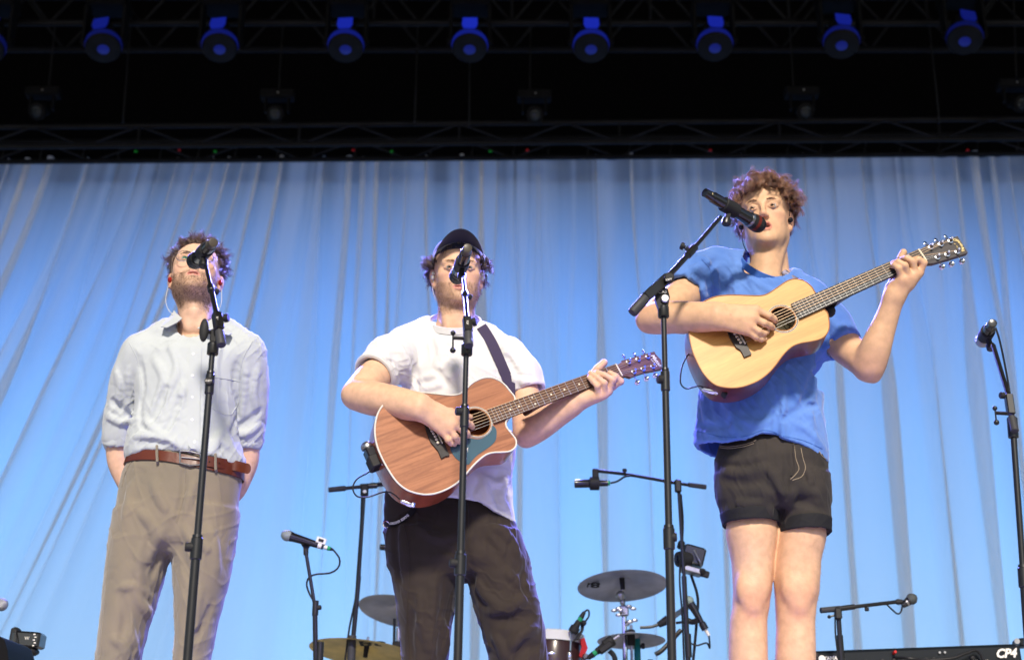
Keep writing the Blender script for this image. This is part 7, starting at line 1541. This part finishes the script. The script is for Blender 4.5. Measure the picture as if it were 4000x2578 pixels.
# keyboard seen from its back, with a boom microphone over it
KY = 1.75; k0, k1 = Q(3060, 2545, KY), Q(3985, 2512, KY); kd = nrm(k1 - k0); kl = np.linalg.norm(k1 - k0); ku = nrm(V(-kd[2], 0, kd[0])); kc = (k0 + k1) / 2
t = thing('stage_piano', (kc[0], KY, 0), 'dark stage piano seen from behind with printed logo, lower right', 'keyboard'); M_KEYB = mat('piano_case', (.010, .013, .017), .35, var=.2)
MB().box(kc - ku * .075 + V(0, .16, 0), (kl, .32, .15), [kd, np.cross(ku, kd), ku], .012).build('case', M_KEYB, t)
kb = lambda x, dn: Q(x, 2512 + (3985 - x) * .0357, KY) + V(0, -.007, 0) - ku * dn
text('CP4', M_SILVER, t, kb(3920, .040), kd, ku, .050, shear=.3, offset=.002); text('STAGE', M_SILVER, t, kb(3940, .078), kd, ku, .020, shear=.2, offset=.0005)
text('YAMAHA', M_SILVER, t, kb(3253, .034), kd, ku, .021, offset=.001); MB().lathe([(0, .014), (.002, .014)], kb(3206, .034), V(0, -1, 0), 20).build('emblem', M_SILVER, t)
for x in (3375, 3440, 3485, 3520, 3610, 3640, 3790): MB().lathe([(0, .008), (.004, .009), (.006, .006)], kb(x, .052), V(0, -1, 0), 12).build('socket', M_RUBBER, t)
for x in (3665, 3685): MB().lathe([(0, .005), (.004, .005)], kb(x, .026), V(0, -1, 0), 10).build('socket', M_STEEL, t)
MB().lathe([(0, .007), (.03, .006)], kb(3487, .022), V(0, -1, .1), 10).build('plug', M_RED, t); stub(t, [kb(3490, .04), kb(3530, .05) + V(0, -.05, 0), kb(3600, .058) + V(0, -.04, 0), kb(3700, .055) + V(0, -.04, 0), kb(3760, .035) + V(0, -.03, 0), kb(3810, .03) + V(0, -.02, 0), kb(3840, .12) + V(0, -.02, 0)], .006, M_CABLE, 'cable'); MB().box(kb(3395, .09), (.10, .003, .022), [kd, np.cross(ku, kd), ku]).build('label_strip', M_WHITE, t)
for x in (3250, 3480, 3570, 3800, 3840): MB().box(kb(x, .066), (.018, .003, .005), [kd, np.cross(ku, kd), ku]).build('label_strip', M_SILVER, t)
for s_ in (-1, 1):
    a = kc + kd * kl * .3 * s_; stub(t, [a - ku * .16 + V(0, .1, 0), V(a[0] - .25 * s_, KY + .15, .02)], .016, M_STAND, 'stand_leg')
t = thing('laptop_box', Q(3985, 2500, KY + .05), 'small dark box standing on the stage piano at the right edge', 'device'); MB().box(Q(3995, 2510, KY + .1) + V(.04, 0, .0), (.14, .10, .035), [kd, V(0, 1, 0), ku], .006).build('casing', M_KEYB, t); MB().lathe([(0, .012), (.004, .012)], Q(3972, 2503, KY + .04), V(0, -1, 0), 12).build('dial', M_STEEL, t)
t = thing('boom_stand', (Q(3268, 2578, 1.6)[0], 1.6, 0), 'low boom stand reaching right over the stage piano', 'mic stand')
stub(t, [Q(3274, 2390, 1.6), Q(3280, 2480, 1.6)], .010, name='pole'); stub(t, [Q(3280, 2480, 1.6), V(Q(3288, 2578, 1.6)[0], 1.6, .02)], .013, name='pole'); MB().box(Q(3273, 2395, 1.59), (.03, .028, .05), None, .006).build('tilt_joint', M_STAND, t); stub(t, [Q(3207, 2383, 1.58), Q(3290, 2375, 1.6), Q(3380, 2364, 1.62), Q(3500, 2350, 1.66)], .008, name='boom'); MB().lathe([(0, .012), (.085, .012)], Q(3206, 2383, 1.58), Q(3290, 2375, 1.6) - Q(3206, 2383, 1.58), 12).build('grip', M_GRIP, t); MB().lathe([(0, .011), (.07, .011)], Q(3275, 2377, 1.6), Q(3340, 2368, 1.61) - Q(3275, 2377, 1.6), 12).build('boom_block', M_STAND, t); knob(t, Q(3385, 2366, 1.62), V(0, 0, -1), .009, .018); MB().lathe([(0, .008), (.01, .013), (.03, .010)], Q(3498, 2350, 1.66), V(1, .1, .03), 12).build('mic_clip', M_RUBBER, t)
stub(t, [Q(3240, 2408, 1.6), Q(3268, 2400, 1.6)], .004, name='lever'); MB().ball(Q(3239, 2408, 1.6), .008, 8).build('lever_ball', M_STAND, t); stub(t, [Q(3525, 2366, 1.66), Q(3518, 2390, 1.66), Q(3505, 2396, 1.66), Q(3485, 2380, 1.66), Q(3460, 2356, 1.65)], .0035, M_CABLE, 'cable'); stub(t, [Q(3262, 2410, 1.6), Q(3264, 2480, 1.6), Q(3276, 2578, 1.6)], .0035, M_CABLE, 'cable')
t = thing('microphone', Q(3560, 2340, 1.66), 'small ball headed microphone on the low boom over the stage piano', 'microphone'); a, b = Q(3562, 2338, 1.66), Q(3525, 2364, 1.66); d = nrm(b - a); L = np.linalg.norm(b - a)
MB().lathe([(-.024, .004), (-.018, .014), (-.006, .023), (.006, .0235), (.016, .018)], a, d, 20).build('grille', mat('dark_grey_grille', (.08, .09, .09), .5, .3, bump=.6, bscale=500), t); MB().lathe([(.012, .019), (L, .012)], a, d, 14).build('grip', M_MICB, t); MB().lathe([(L * .5, .017), (L * .65, .016)], a, d, 14).build('ring', M_STEEL, t)
